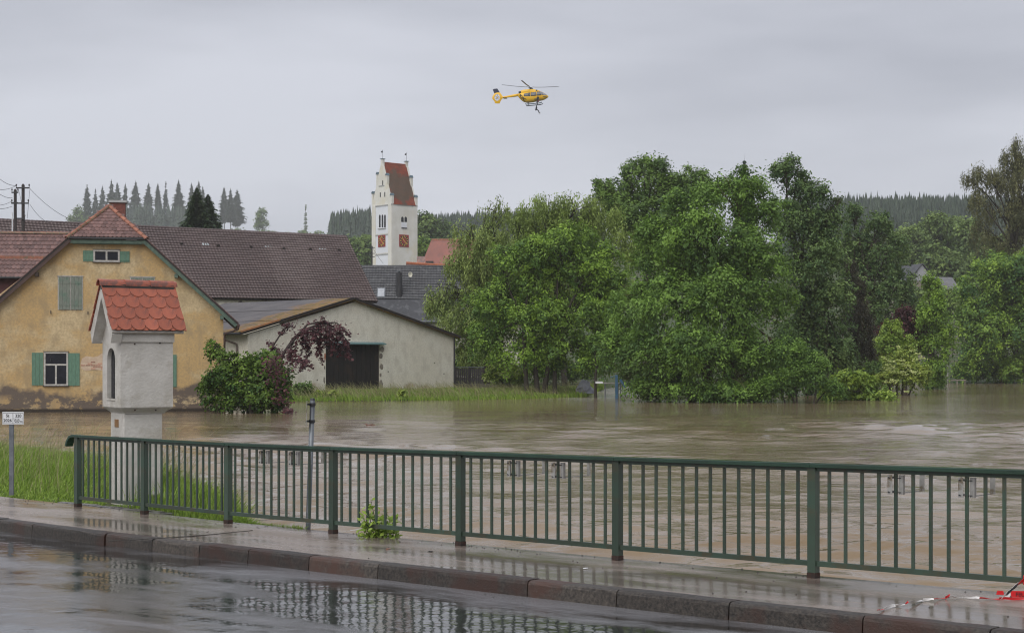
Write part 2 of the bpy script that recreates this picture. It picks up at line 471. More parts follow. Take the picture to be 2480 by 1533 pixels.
def road_material(name, dry, wetc, puddle_lo, puddle_hi, r0, r1, scale, stretch, bumpy, angle):
    m = bpy.data.materials.new(name)
    n, l, p = nodes_of(m)
    tc = n.new("ShaderNodeTexCoord").outputs['Object']
    mp = n.new("ShaderNodeMapping"); mp.inputs['Rotation'].default_value = (0, 0, angle); l.new(tc, mp.inputs['Vector'])
    tc = mp.outputs['Vector']
    f = noise_n(n, l, tc, scale, 8, 0.62, stretch, 0.3)
    k = ramp(n, l, f, [(puddle_lo, (1, 1, 1)), (puddle_hi, (0, 0, 0))])       # 1 = puddle
    grain = noise_n(n, l, tc, 130, 3, 0.6)
    c = mixc(n, l, ramp(n, l, grain, [(0.4, (0, 0, 0)), (0.7, (1, 1, 1))]), dry, tuple(v * 1.6 for v in dry))
    c = mixc(n, l, k, c, wetc)
    l.new(c, p.inputs['Base Color'])
    rr = n.new("ShaderNodeMapRange"); rr.inputs[3].default_value = r1; rr.inputs[4].default_value = r0
    l.new(k, rr.inputs[0]); l.new(rr.outputs[0], p.inputs['Roughness'])
    p.inputs['IOR'].default_value = 1.45
    # fine grit where it only shines, slow ripples where water stands
    rip = noise_n(n, l, tc, 3.2, 3, 0.55, (1.0, 1.0, 1))
    rip2 = noise_n(n, l, tc, 22, 2, 0.5)
    rsum = math_n(n, l, 'MULTIPLY_ADD', rip2, 0.10); l.new(rip, rsum.node.inputs[2])
    b1 = n.new("ShaderNodeBump"); b1.inputs['Strength'].default_value = bumpy[0]; b1.inputs['Distance'].default_value = bumpy[1]
    l.new(rsum, b1.inputs['Height'])
    b2 = n.new("ShaderNodeBump"); b2.inputs['Distance'].default_value = bumpy[3]
    inv = math_n(n, l, 'SUBTRACT', 1.0, k)
    l.new(math_n(n, l, 'MULTIPLY', inv, bumpy[2]), b2.inputs['Strength'])
    l.new(grain, b2.inputs['Height']); l.new(b1.outputs['Normal'], b2.inputs['Normal'])
    l.new(b2.outputs['Normal'], p.inputs['Normal'])
    return m
RAIL_ANG = math.atan2(-8.21, 8.71)
M['asphalt'] = road_material('wet_asphalt', (0.135, 0.133, 0.140), (0.026, 0.024, 0.022), 0.48, 0.59, 0.07, 0.24, 0.40, (0.55, 1.5, 1), (0.30, 0.02, 0.70, 0.0024), -RAIL_ANG)
M['pavement'] = road_material('wet_pavement', (0.235, 0.195, 0.170), (0.14, 0.112, 0.094), 0.42, 0.60, 0.10, 0.28, 0.8, (0.6, 1.6, 1), (0.16, 0.012, 0.45, 0.002), -RAIL_ANG)

def water_material():
    m = bpy.data.materials.new('flood_water')
    n, l, p = nodes_of(m)
    tc = n.new("ShaderNodeTexCoord").outputs['Object']
    silt = noise_n(n, l, tc, 0.06, 5, 0.6, (0.6, 1.6, 1))
    l.new(ramp(n, l, silt, [(0.35, (0.190, 0.134, 0.076)), (0.65, (0.270, 0.208, 0.142))]), p.inputs['Base Color'])
    p.inputs['Roughness'].default_value = 0.04
    p.inputs['IOR'].default_value = 1.33
    w1 = noise_n(n, l, tc, 0.9, 3, 0.5, (0.8, 1.3, 1), 0.6)
    w2 = noise_n(n, l, tc, 3.6, 4, 0.6, (0.8, 1.3, 1), 0.4)
    w3 = noise_n(n, l, tc, 14, 3, 0.6)
    calm = ramp(n, l, noise_n(n, l, tc, 0.05, 4, 0.55, (0.4, 1.4, 1)), [(0.35, (0.35,) * 3), (0.62, (1, 1, 1))])
    w0 = noise_n(n, l, tc, 0.24, 3, 0.5, (0.5, 1.5, 1), 0.8)
    w01 = math_n(n, l, 'MULTIPLY_ADD', w0, 0.5); l.new(w1, w01.node.inputs[2])
    h = math_n(n, l, 'MULTIPLY_ADD', w2, 0.34); l.new(w01, h.node.inputs[2])
    h2 = math_n(n, l, 'MULTIPLY_ADD', w3, 0.07); l.new(h, h2.node.inputs[2])
    b = bump_n(n, l, p, h2, 0.6, 0.085)
    l.new(math_n(n, l, 'MULTIPLY', calm, 1.0), b.inputs['Strength'])
    return m
M['water'] = water_material()

M['earth'] = mat('grassy_ground', (0.055, 0.085, 0.022), (0.035, 0.055, 0.016), 0.95, 0.4, c3=(0.075, 0.065, 0.03), s3=0.15, bump=(3, 0.6, 0.05))
M['bank_earth'] = mat('bank_earth', (0.06, 0.085, 0.022), (0.05, 0.045, 0.025), 0.95, 2.0, bump=(9, 0.7, 0.05))
M['grass'] = leaf_mat('grass_blades', (0.115, 0.20, 0.030), (0.34, 0.48, 0.08), 0.3)
M['grass_dry'] = leaf_mat('grass_dry', (0.20, 0.20, 0.08), (0.38, 0.36, 0.18), 0.3)
L_ = {}
L_['ash'] = leaf_mat('leaf_ash', (0.076, 0.152, 0.033), (0.319, 0.493, 0.059))
L_['bigash'] = leaf_mat('leaf_big_ash', (0.064, 0.130, 0.031), (0.234, 0.389, 0.063))
L_['willow'] = leaf_mat('leaf_willow', (0.150, 0.210, 0.055), (0.373, 0.463, 0.130))
L_['willow2'] = leaf_mat('leaf_willow_pale', (0.140, 0.199, 0.041), (0.350, 0.458, 0.113))
L_['oak'] = leaf_mat('leaf_oak', (0.061, 0.116, 0.033), (0.191, 0.305, 0.059))
L_['alder'] = leaf_mat('leaf_alder', (0.051, 0.105, 0.037), (0.192, 0.285, 0.084))
L_['maple'] = leaf_mat('leaf_maple', (0.055, 0.130, 0.038), (0.319, 0.474, 0.063))
L_['birch'] = leaf_mat('leaf_birch', (0.097, 0.109, 0.051), (0.242, 0.243, 0.095))
L_['young'] = leaf_mat('leaf_young', (0.116, 0.199, 0.034), (0.354, 0.483, 0.078))
L_['elder'] = leaf_mat('leaf_elder', (0.125, 0.199, 0.038), (0.417, 0.500, 0.095))
L_['blossom'] = leaf_mat('elder_blossom', (0.34, 0.42, 0.12), (0.52, 0.56, 0.24))
L_['brown'] = leaf_mat('leaf_brown_conifer', (0.038, 0.038, 0.024), (0.087, 0.078, 0.047))
L_['purple'] = leaf_mat('leaf_purple', (0.042, 0.015, 0.021), (0.128, 0.045, 0.048))
L_['hill'] = leaf_mat('leaf_hill', (0.076, 0.130, 0.043), (0.218, 0.305, 0.075))
L_['bush'] = leaf_mat('leaf_bush', (0.031, 0.081, 0.014), (0.202, 0.310, 0.046))
L_['spruce'] = leaf_mat('needle_spruce', (0.021, 0.035, 0.027), (0.051, 0.074, 0.049), 0.05)
L_['thuja'] = leaf_mat('needle_thuja', (0.017, 0.038, 0.016), (0.058, 0.088, 0.034), 0.05)

# ------------------------------------------------------------------ bridge geometry: u along the railing, v towards the road
_hx = [188.6, 349.8, 552.6, 807.0, 1115.3, 1495.5, 1970.0]          # posts in the photo
_by = [1227, 1245, 1267.5, 1292, 1321, 1356.5, 1399]
_Z = [F / ((163 + 0.0582 * x / 1.0139) * 1.0139) for x in _hx]
POSTS = [Vector(((x - CX) / F * z, z, CZ - (y - HY) / F * z)) for x, y, z in zip(_hx, _by, _Z)]
_d = POSTS[6] - POSTS[5]
POSTS += [POSTS[6] + _d * 1.02, POSTS[6] + _d * 2.05]
O0 = Vector((POSTS[0].x, POSTS[0].y, 0))
UD = Vector((POSTS[6].x - POSTS[0].x, POSTS[6].y - POSTS[0].y, 0)).normalized()
VD = Vector((UD.y, -UD.x, 0))                                          # towards the road
_pu = [(p - O0).dot(UD) for p in POSTS]
def deck_z(u):
    if u <= _pu[0]: return POSTS[0].z - 0.002 * min(_pu[0] - u, 10)
    for i in range(len(_pu) - 1):
        if u <= _pu[i + 1]:
            t = (u - _pu[i]) / (_pu[i + 1] - _pu[i])
            return POSTS[i].z * (1 - t) + POSTS[i + 1].z * t
    return POSTS[-1].z + 0.014 * min(u - _pu[-1], 14)
def UV(u, v, dz=0.0):
    p = O0 + UD * u + VD * v
    return Vector((p.x, p.y, deck_z(u) + dz))
def uv_of(x, y):
    r = Vector((x, y, 0)) - O0
    return r.dot(UD), r.dot(VD)
RAIL_RZ = math.atan2(UD.y, UD.x)
US = [-70, -45, -30, -20, -14, -10, -7, -5, -3, -1.5] + [x * 0.5 for x in range(0, 41)] + [22, 25, 30, 40, 60]

def strip(name, profile, mat_, kind='structure', us=US, sub=1):
    """profile: (v, dz) list, swept along the bridge"""
    m = MB()
    n = len(profile)
    for u in us:
        for v, dz in profile: m.v.append(tuple(UV(u, v, dz)))
    for i in range(len(us) - 1):
        for k in range(n - 1):
            a = i * n + k
            m.f.append((a, a + 1, a + n + 1, a + n))
    o = m.build(name, mat_)
    if kind: o['kind'] = kind
    return o
KERB_V0, KERB_V1, KH = 1.50, 1.66, 0.14
strip('pavement', [(-0.15, -2.2), (-0.15, 0.0), (0.6, 0.004), (KERB_V0, 0.0), (KERB_V0, -0.3)], M['pavement'])
strip('road', [(KERB_V1 - 0.05, -KH), (KERB_V1 + 0.3, -KH + 0.004), (5.1, -KH + 0.05), (8.7, -KH)], M['asphalt'])
strip('opposite_pavement', [(8.7, -KH), (8.7, -0.01), (8.85, 0.0), (14.0, 0.0), (14.0, -2.5)], M['pavement'])
pave = bpy.data.objects['pavement']
# kerb stones (joints as in the photo)
def u_on_kerb(px, py):
    z = 0.75
    for _ in range(6):
        Y = (CZ - z) * F / (py - HY); x = (px - CX) / F * Y
        u, v = uv_of(x, Y); z = deck_z(u)
    return u
joints = sorted(u_on_kerb(px * 1.0139, py * 1.0139) for px, py in [(72, 1252), (260, 1273), (365, 1287), (475, 1300), (592, 1313), (730, 1330), (905, 1347), (1270, 1385), (1485, 1407), (1760, 1434), (2090, 1465)])
while joints[0] > -22: joints.insert(0, joints[0] - random.uniform(0.75, 1.0))
while joints[-1] < 24: joints.append(joints[-1] + random.uniform(0.95, 1.15))
for i in range(len(joints) - 1):
    u0, u1 = joints[i] + 0.006, joints[i + 1] - 0.006
    if 0 < i and abs(joints[i] - u_on_kerb(263.6, 1290.7)) < 0.01: u0 += 0.03
    m = MB()
    j = random.uniform(-0.004, 0.004)
    prof = [(KERB_V0 + 0.004, -0.32), (KERB_V0 + 0.004, 0.004 + j), (KERB_V1 - 0.03, 0.004 + j), (KERB_V1 - 0.006, -0.008 + j), (KERB_V1 + 0.002, -0.032), (KERB_V1 + 0.02, -KH - 0.15)]
    ks = 6
    for k in range(ks + 1):
        u = u0 + (u1 - u0) * k / ks
        for q, (v, dz) in enumerate(prof):
            w = random.uniform(-0.003, 0.003) if 0 < k < ks else 0
            m.v.append(tuple(UV(u, v + w, dz + w)))
    n = len(prof)
    for k in range(ks):
        for q in range(n - 1):
            a = k * n + q; m.f.append((a, a + 1, a + n + 1, a + n))
    m.f.append(tuple(range(n))); m.f.append(tuple(range(ks * n, ks * n + n)))
    m.build('kerb_stone', M['kerb'], pave)
# open joint of the bridge deck, and the gutter crack
jm = MB()
jp = [(264, 1291), (420, 1283), (520, 1276), (612, 1267)]
pts = []
for px, py in jp:
    Y = (CZ - 0.71) * F / (py - HY); pts.append(Vector(((px - CX) / F * Y, Y, 0)))
pp = []
for i in range(25):
    t = i / 24 * 3; k = min(int(t), 2); q = pts[k].lerp(pts[k + 1], t - k)
    u, v = uv_of(q.x, q.y); pp.append(UV(u + random.uniform(-.01, .01), v, 0.003))
for a, b in zip(pp[:-1], pp[1:]):
    s = Vector((b.y - a.y, a.x - b.x, 0)).normalized() * random.uniform(0.008, 0.016)
    jm.add([a - s, b - s, b + s, a + s, (a - s) + Vector((0, 0, .006)), (b - s) + Vector((0, 0, .006)), (b + s) + Vector((0, 0, .006)), (a + s) + Vector((0, 0, .006))],
           [(4, 5, 6, 7), (0, 1, 5, 4), (1, 2, 6, 5), (2, 3, 7, 6), (3, 0, 4, 7)])
jm.build('expansion_joint', M['mortar'], pave)
# small stones and grit along the outer edge of the pavement
gm = MB()
for k in range(260):
    u = random.uniform(-6, 18); v = random.choice([random.uniform(-0.15, 0.12), random.uniform(-0.15, 0.12), random.uniform(0.1, 1.45)])
    s = random.uniform(0.003, 0.011); p = UV(u, v, 0.003)
    gm.add([p + Vector((-s, 0, 0)), p + Vector((0, -s, 0)), p + Vector((s, 0, 0)), p + Vector((0, s, 0)), p + Vector((0, 0, s * 1.1))], [(0, 1, 4), (1, 2, 4), (2, 3, 4), (3, 0, 4)])
for k in range(120):
    u = random.uniform(-4, 16); v = random.uniform(1.7, 2.6)
    s = random.uniform(0.003, 0.009); p = UV(u, v, -KH + 0.006)
    gm.add([p + Vector((-s, 0, 0)), p + Vector((0, -s, 0)), p + Vector((s, 0, 0)), p + Vector((0, s, 0)), p + Vector((0, 0, s))], [(0, 1, 4), (1, 2, 4), (2, 3, 4), (3, 0, 4)])
g = gm.build('grit', M['mortar']); tag(g, 'dark grit scattered on the wet pavement and gutter', 'grit', kind='stuff')

# ------------------------------------------------------------------ water and ground
def grid_mesh(name, xs, ys, fz, mat_, smooth=True):
    V = np.array([(x, y, fz(x, y)) for y in ys for x in xs], dtype=np.float32)
    nx, ny = len(xs), len(ys)
    Q = [(j * nx + i, j * nx + i + 1, (j + 1) * nx + i + 1, (j + 1) * nx + i) for j in range(ny - 1) for i in range(nx - 1)]
    o = obj(name, mesh_np(name, V, Q, mat_, smooth=smooth)); o['kind'] = 'structure'
    return o
def water_mesh():
    """the flood as one sheet: real small waves in front of us, plain at the sides and far away"""
    rg = np.random.default_rng(21)
    hwt = CZ
    ys = [13.0]
    while ys[-1] < 215:
        ys.append(ys[-1] + max(0.055, 0.85 * ys[-1] ** 2 / (hwt * 1590)))
    ys = np.array([-80, -20, 4, 9, 11.5] + ys + [240, 300])
    pxs = np.concatenate([[-26000, -9000, -3500, -1500], np.linspace(-500, 2980, 760), [4200, 7000, 14000, 30000]])
    Yc = np.maximum(ys, 13.0)
    X = (pxs[None, :] - CX) / F * Yc[:, None]
    Y = np.repeat(ys[:, None], len(pxs), 1)
    Z = np.zeros_like(X)
    dy = np.gradient(Yc)
    nw = 130
    for k in range(nw):
        lam = 0.20 * (18.0 ** (rg.random() ** 1.15))
        a = rg.normal(0.12, 0.42)               # crests mostly across the current
        kx, ky = math.sin(a) * 2 * math.pi / lam, math.cos(a) * 2 * math.pi / lam
        ph = rg.uniform(0, 6.28)
        amp = 0.020 * lam ** 0.55 / math.sqrt(nw) * 3.2
        fade = np.clip((lam / (2.1 * dy) - 1.0) * 1.2, 0, 1)[:, None]
        if fade.max() <= 0: continue
        wx = 0.35 * lam * np.sin(X * 0.23 + k) + 0.25 * lam * np.sin(Y * 0.31 + 2 * k)
        Z += amp * fade * np.sin((X + wx) * kx + (Y - wx) * ky + ph)
    # rough and calm patches drift with the current
    patch = 0.5 + 0.25 * np.sin(X * 0.11 + Y * 0.07 + 1) + 0.25 * np.sin(X * 0.05 - Y * 0.13 + 2.2 + np.sin(X * 0.17)) + 0.2 * np.sin(Y * 0.33 + np.sin(X * 0.2) * 1.5)
    Z *= np.clip(0.25 + 1.1 * patch, 0.15, 1.9)
    Z *= (0.62 + 0.75 * np.clip((Yc - 18) / 25, 0, 1))[:, None]
    Z = np.where((pxs[None, :] < -400) | (pxs[None, :] > 2880) | (ys[:, None] < 13) | (ys[:, None] > 214), 0, Z)
    V = np.stack([X, Y, Z], -1).reshape(-1, 3)
    n = len(pxs); r, c = np.meshgrid(np.arange(len(ys) - 1), np.arange(n - 1), indexing='ij')
    b = (r * n + c).ravel()
    Q = np.stack([b, b + 1, b + n + 1, b + n], 1)
    o = obj('water', mesh_np('water', V, Q, M['water'], smooth=True)); o['kind'] = 'structure'
    print('water quads', len(Q))
water_mesh()

def lerp_tab(t, x):
    if x <= t[0][0]: return t[0][1]
    for (a, b), (c, d) in zip(t[:-1], t[1:]):
        if x <= c: return b + (d - b) * (x - a) / (c - a)
    return t[-1][1]
SHORE = [(-4000, 88), (560, 88), (690, 102), (1000, 105), (1250, 109), (1420, 117), (1470, 150), (1600, 185), (2480, 188), (6000, 190)]
RIDGE = [(-4000, 1500), (650, 1500), (800, 1050), (1000, 880), (1250, 800), (2000, 700), (6000, 700)]
RHEIGHT = [(-4000, 110), (0, 112), (300, 116), (620, 111), (760, 80), (800, 72), (1000, 62), (1250, 56), (1700, 54), (2000, 55), (2330, 56), (2600, 56), (6000, 50)]
def smooth(a, b, x):
    t = min(max((x - a) / (b - a), 0), 1); return t * t * (3 - 2 * t)
def ground_z(x, y):
    if y < 20: return -2.5
    px = CX + F * x / y
    ys = lerp_tab(SHORE, px)
    z = min(max((y - ys) * (0.035 if y > ys else 0.16), -1.5), 0.30 + 0.60 * smooth(125, 160, y))
    if y > 200:
        yr = lerp_tab(RIDGE, px); h = lerp_tab(RHEIGHT, px)
        z += (h - 0.9) * smooth(230, yr, y) ** 1.15
        if y > 260: z += 3.0 * noise.noise(Vector((x * 0.008, y * 0.008, 3))) * smooth(260, 500, y) * (1 - smooth(yr * 0.8, yr, y))
        if y > yr: z -= (y - yr) * 0.05
    elif y > ys: z += 0.12 * noise.noise(Vector((x * 0.15, y * 0.15, 1)))
    return z
gxs = sorted(set([x for x in range(-1100, 1101, 50)] + [x for x in range(-220, 221, 10)] + [x for x in range(-46, 24, 2)]))
gys = [-250, -120, 19] + [x for x in range(84, 132, 3)] + [x for x in range(134, 250, 8)] + [x for x in range(260, 1100, 25)] + [x for x in range(1100, 1700, 40)] + [1750, 1900]
ground = grid_mesh('ground', gxs, gys, ground_z, M['earth'])

# the near bank beside and behind the railing: its water edge swings in towards the bridge
EDGE = [(-3000, 60), (-200, 46), (0, 42), (180, 38), (300, 34), (430, 28.5), (520, 24.0), (600, 20.9), (700, 19.2), (790, 18.35), (830, 17.2)]
_vc = uv_of(0, 0)[1]
def bank_t(x, y):
    """0 at the pavement's outer edge, 1 at the water's edge, measured along the line of sight"""
    px = CX + F * x / y
    u, v = uv_of(x, y)
    yr = y * (-0.17 - _vc) / (v - _vc)
    ye = lerp_tab(EDGE, px)
    if ye <= yr + 0.02: return 9.0, yr, ye
    return (y - yr) / (ye - yr), yr, ye
def bank_zz(x, y):
    t, yr, ye = bank_t(x, y)
    s = yr / y
    base = deck_z(uv_of(x * s, yr)[0]) - 0.035
    if t > 8: return -1.2
    if t < 1.0: z = base * (1 - 0.9 * max(t, 0) ** 1.7) - 0.015
    else: z = max(base * 0.1 - (t - 1) * (ye - yr) * 0.35, -1.2)
    return z + 0.03 * noise.noise(Vector((x * 0.9, y * 0.9, 0)))
V = []; Q = []
bpx = list(range(-3400, -400, 250)) + list(range(-400, 836, 20)); bts = [0, .01, .03, .06] + [k / 16 for k in range(2, 29)]
for px in bpx:
    k_ = (px - CX) / F
    lo, hi = 5.0, 200.0
    for _ in range(50):
        mid = (lo + hi) / 2
        if uv_of(k_ * mid, mid)[1] > -0.172: lo = mid
        else: hi = mid
    ye = max(lerp_tab(EDGE, px), lo + .03)
    for t in bts:
        y = lo + (ye - lo) * t; V.append((k_ * y, y, bank_zz(k_ * y, y + 1e-4)))
nb = len(bts)
for i in range(len(bpx) - 1):
    for k in range(nb - 1): Q.append((i * nb + k, (i + 1) * nb + k, (i + 1) * nb + k + 1, i * nb + k + 1))
bank = obj('grass_bank', mesh_np('grass_bank', V, Q, M['bank_earth'], smooth=True)); bank['kind'] = 'structure'

# grass as blades
def blades(name, pos, h, w, lean, mat_, label, windy=(0.15, 0.0)):
    """pos (n,3); h (n); bent blades of three segments"""
    n = len(pos)
    ang = RNG.uniform(0, 2 * math.pi, n)
    side = np.stack([np.cos(ang), np.sin(ang), np.zeros(n)], 1)
    la = RNG.uniform(0, 2 * math.pi, n)
    ld = np.stack([np.cos(la) + windy[0] * 3, np.sin(la) + windy[1], np.zeros(n)], 1) * (lean * RNG.uniform(0.2, 1.2, n))[:, None]
    up = np.array([0, 0, 1.0])
    W = (w * RNG.uniform(0.7, 1.3, n))[:, None] * side
    H = h[:, None]
    p0 = pos; p1 = pos + up * H * 0.5 + ld * H * 0.22; p2 = pos + up * H * 0.85 + ld * H * 0.65; p3 = pos + up * H * 0.98 + ld * H * 1.05
    V = np.stack([p0 - W, p0 + W, p1 - W * .85, p1 + W * .85, p2 - W * .5, p2 + W * .5, p3 - W * .1, p3 + W * .1], 1).reshape(-1, 3)
    b = (np.arange(n) * 8)[:, None]
    Q = np.concatenate([b + np.array([0, 1, 3, 2]), b + np.array([2, 3, 5, 4]), b + np.array([4, 5, 7, 6])], 0)
    t = np.repeat(np.clip(RNG.normal(0.5, 0.28, n), 0, 1), 8)
    o = obj(name, mesh_np(name, V, Q, mat_, {'tint': t}))
    tag(o, label, 'grass', kind='stuff')
    return o
SH_X, SH_Y = (343 - CX) / F * 22.9, 22.9
def bank_grass(n, pxr, tr, hfun, w, lean, mat_, label):
    P = []; H = []; tries = 0
    while len(P) < n and tries < n * 20:
        tries += 1
        px = random.uniform(*pxr); k_ = (px - CX) / F
        yr = O0.y + 2
        # railing distance on this line of sight
        d0 = uv_of(0, 0)[1]; d1 = uv_of(k_ * 10, 10)[1]
        yr = 10 * (-0.17 - d0) / (d1 - d0); ye = lerp_tab(EDGE, px)
        if ye < yr + .1: continue
        t = tr[0] + (tr[1] - tr[0]) * random.random()
        y = yr + (ye - yr) * t; x = k_ * y
        if abs(x - SH_X) < 0.5 and abs(y - SH_Y) < 0.5: continue
        u, v = uv_of(x, y)
        if -1.0 < u < 1.7 and v > -0.46: continue
        nz = 0.5 + 0.5 * noise.noise(Vector((x * 0.8, y * 0.8, 5)))
        hh = hfun(px, y - yr, t) * (0.5 + 0.9 * nz) * random.uniform(0.6, 1.25)
        if hh < 0.03: continue
        P.append((x, y, max(bank_zz(x, y), -0.05) - 0.01)); H.append(hh)
    return blades('grass', np.array(P), np.array(H), w, lean, mat_, label)
bank_grass(42000, (-150, 300), (0.005, 1.03), lambda px, d, t: 0.06 + 0.32 * smooth(1.2, 7.0, d), 0.006, 0.7, M['grass'], 'lush green grass on the near bank beside the road')
bank_grass(9000, (300, 800), (0.02, 1.05), lambda px, d, t: 0.10 + 0.34 * smooth(0.1, 1.5, d), 0.006, 0.6, M['grass'], 'green grass behind the railing round the wayside shrine')
bank_grass(1500, (-150, 560), (0.1, 0.85), lambda px, d, t: 0.30 + 0.75 * smooth(1.5, 6.0, d), 0.0035, 0.9, M['grass_dry'], 'long pale seed stalks standing over the near grass')
# far strip in front of the barn
P = []; H = []
for k in range(42000):
    px = random.uniform(640, 1462); ys = lerp_tab(SHORE, px)
    d = random.random() ** 0.8 * 15
    Y = ys + d - 0.4; x = (px - CX) / F * Y
    nz = 0.5 + 0.5 * noise.noise(Vector((x * 0.35, Y * 0.35, 2)))
    P.append((x, Y, max(ground_z(x, Y), 0) - 0.02)); H.append((0.12 + 0.34 * nz) * random.uniform(0.5, 1.2) * (0.75 if px < 820 else 1))
blades('grass', np.array(P), np.array(H), 0.022, 0.5, M['grass'], 'rough tall grass strip between the flood water and the white barn', windy=(-0.25, 0))
P = []; H = []
for k in range(3000):
    px = random.uniform(700, 1450); ys = lerp_tab(SHORE, px)
    Y = ys + random.random() * 12; x = (px - CX) / F * Y
    P.append((x, Y, ground_z(x, Y))); H.append(random.uniform(0.4, 0.95))
blades('grass', np.array(P), np.array(H), 0.014, 0.8, M['grass_dry'], 'pale grass seed heads rising in front of the white barn wall', windy=(-0.4, 0))

# ------------------------------------------------------------------ bridge railing
rail = thing('bridge_railing', 'long dark green steel railing along the wet bridge pavement', 'railing', POSTS[0])
def rl(p): return Vector(p) - POSTS[0]
H_ = 1.0
post_me = MB()
post_me.box(-0.04, 0.04, -0.036, 0.036, 0.05, 0.957)
post_mesh = post_me.mesh('post', M['green_paint'])
foot_mesh = MB().box(-0.043, 0.043, -0.039, 0.039, -0.02, 0.048).mesh('post_foot', M['rust'])
bal_mesh = MB().box(-0.013, 0.013, -0.010, 0.010, 0.150, 0.925).mesh('baluster', M['green_paint'])
plate_mesh = MB().box(-0.075, 0.075, -0.07, 0.07, -0.004, 0.008).mesh('base_plate', M['rust'])
for i, p in enumerate(POSTS):
    po = obj('post', post_mesh, rail, rl(p), (0, 0, RAIL_RZ))
    obj('post_foot', foot_mesh, po)
def sub_pts(i, t0, t1, dz, n=6):
    return [rl(POSTS[i].lerp(POSTS[i + 1], t0 + (t1 - t0) * k / n)) + Vector((0, 0, dz)) for k in range(n + 1)]
nb_ = [11, 13, 13, 13, 13, 13, 13, 13]
for i in range(len(POSTS) - 1):
    L = (POSTS[i + 1] - POSTS[i]).length
    e = 0.042 / L
    MB().sweep(sub_pts(i, e, 1 - e, 0.105), 0.036, 0.045, VD).build('bottom_rail', M['green_paint'], rail)
    MB().sweep(sub_pts(i, e, 1 - e, 0.925), 0.04, 0.028, VD).build('upper_rail', M['green_paint'], rail)
    for k in range(nb_[i]):
        t = (k + 1) / (nb_[i] + 1)
        obj('baluster', bal_mesh, rail, rl(POSTS[i].lerp(POSTS[i + 1], t)), (0, 0, RAIL_RZ))
# handrail cap in bays, the first one turned down over its end post
for i in range(len(POSTS) - 1):
    m = MB()
    pts = [rl(POSTS[i].lerp(POSTS[i + 1], k / 6)) + Vector((0, 0, 0.955)) for k in range(7)]
    if i == 0:
        a = pts[0]
        pts = [a - UD * 0.215 + Vector((0, 0, -0.135)), a - UD * 0.19 + Vector((0, 0, -0.075)), a - UD * 0.14 + Vector((0, 0, -0.02)), a - UD * 0.07] + pts
    pts[-1] = pts[-1] - UD * 0.002
    m.sweep(pts, 0.115, 0.038, VD)
    m.build('handrail', M['green_paint_edge'], rail, bevel=0.006)

# ------------------------------------------------------------------ flower-box brackets clamped to the balusters
def bal_u(i, k): return POSTS[i].lerp(POSTS[i + 1], (k + 1) / (nb_[i] + 1))
def bracket(px, label, arm=True, off=0.32):
    best = None
    for i in range(8):
        for k in range(nb_[i]):
            p = bal_u(i, k); q = CX + F * p.x / p.y
            if best is None or abs(q - px) < best[0]: best = (abs(q - px), p)
    p = best[1]
    t = thing('flower_box_bracket', label, 'bracket', p, RAIL_RZ, 'steel flower-box brackets on the railing')
    MB().box(-0.062, -0.018, -0.030, -0.026, 0.755, 0.915).box(-0.062, -0.058, -0.026, 0.028, 0.755, 0.915).build('clamp_plate', M['galv_light'], t)
    MB().box(0.020, 0.058, 0.012, 0.016, 0.755, 0.915).box(0.054, 0.058, 0.016, 0.045, 0.755, 0.915).build('clamp_plate', M['galv_light'], t)
    for z in (0.775, 0.895):
        MB().tube([(-0.05, -0.036, z), (-0.05, 0.05, z)], 0.006, 6).tube([(-0.045, -0.033, z - 0.004), (0.05, 0.02, z - 0.004)], 0.004, 5).build('bolt', M['dark_metal'], t)
    # arm that reached under the box, out over the water
    MB().box(0.036, 0.046, 0.045, off, 0.763, 0.771).build('arm', M['galv_light'], t)
    if arm:
        MB().box(0.02, 0.065, off - 0.005, off, 0.763, 0.935).build('upright', M['galv_light'], t)
        MB().box(-0.10, 0.075, off - 0.012, off - 0.006, 0.905, 0.930).build('hook', M['galv_light'], t)
bracket(641, 'steel bracket on the railing close left of the grey signpost, the farther from it', False, 0.4)
bracket(712, 'steel bracket on the railing right beside the grey signpost', True, 0.4)
bracket(1245, 'steel bracket right of the small green shrub, left one of that pair', True, 0.42)
bracket(1350, 'steel bracket in the middle bay of the railing, right one of that pair', True, 0.42)
bracket(2168, 'steel bracket near the right end of the railing with a clear square hook', True, 0.36)
bracket(2330, 'rightmost steel bracket on the railing above the red and white tape', True, 0.36)

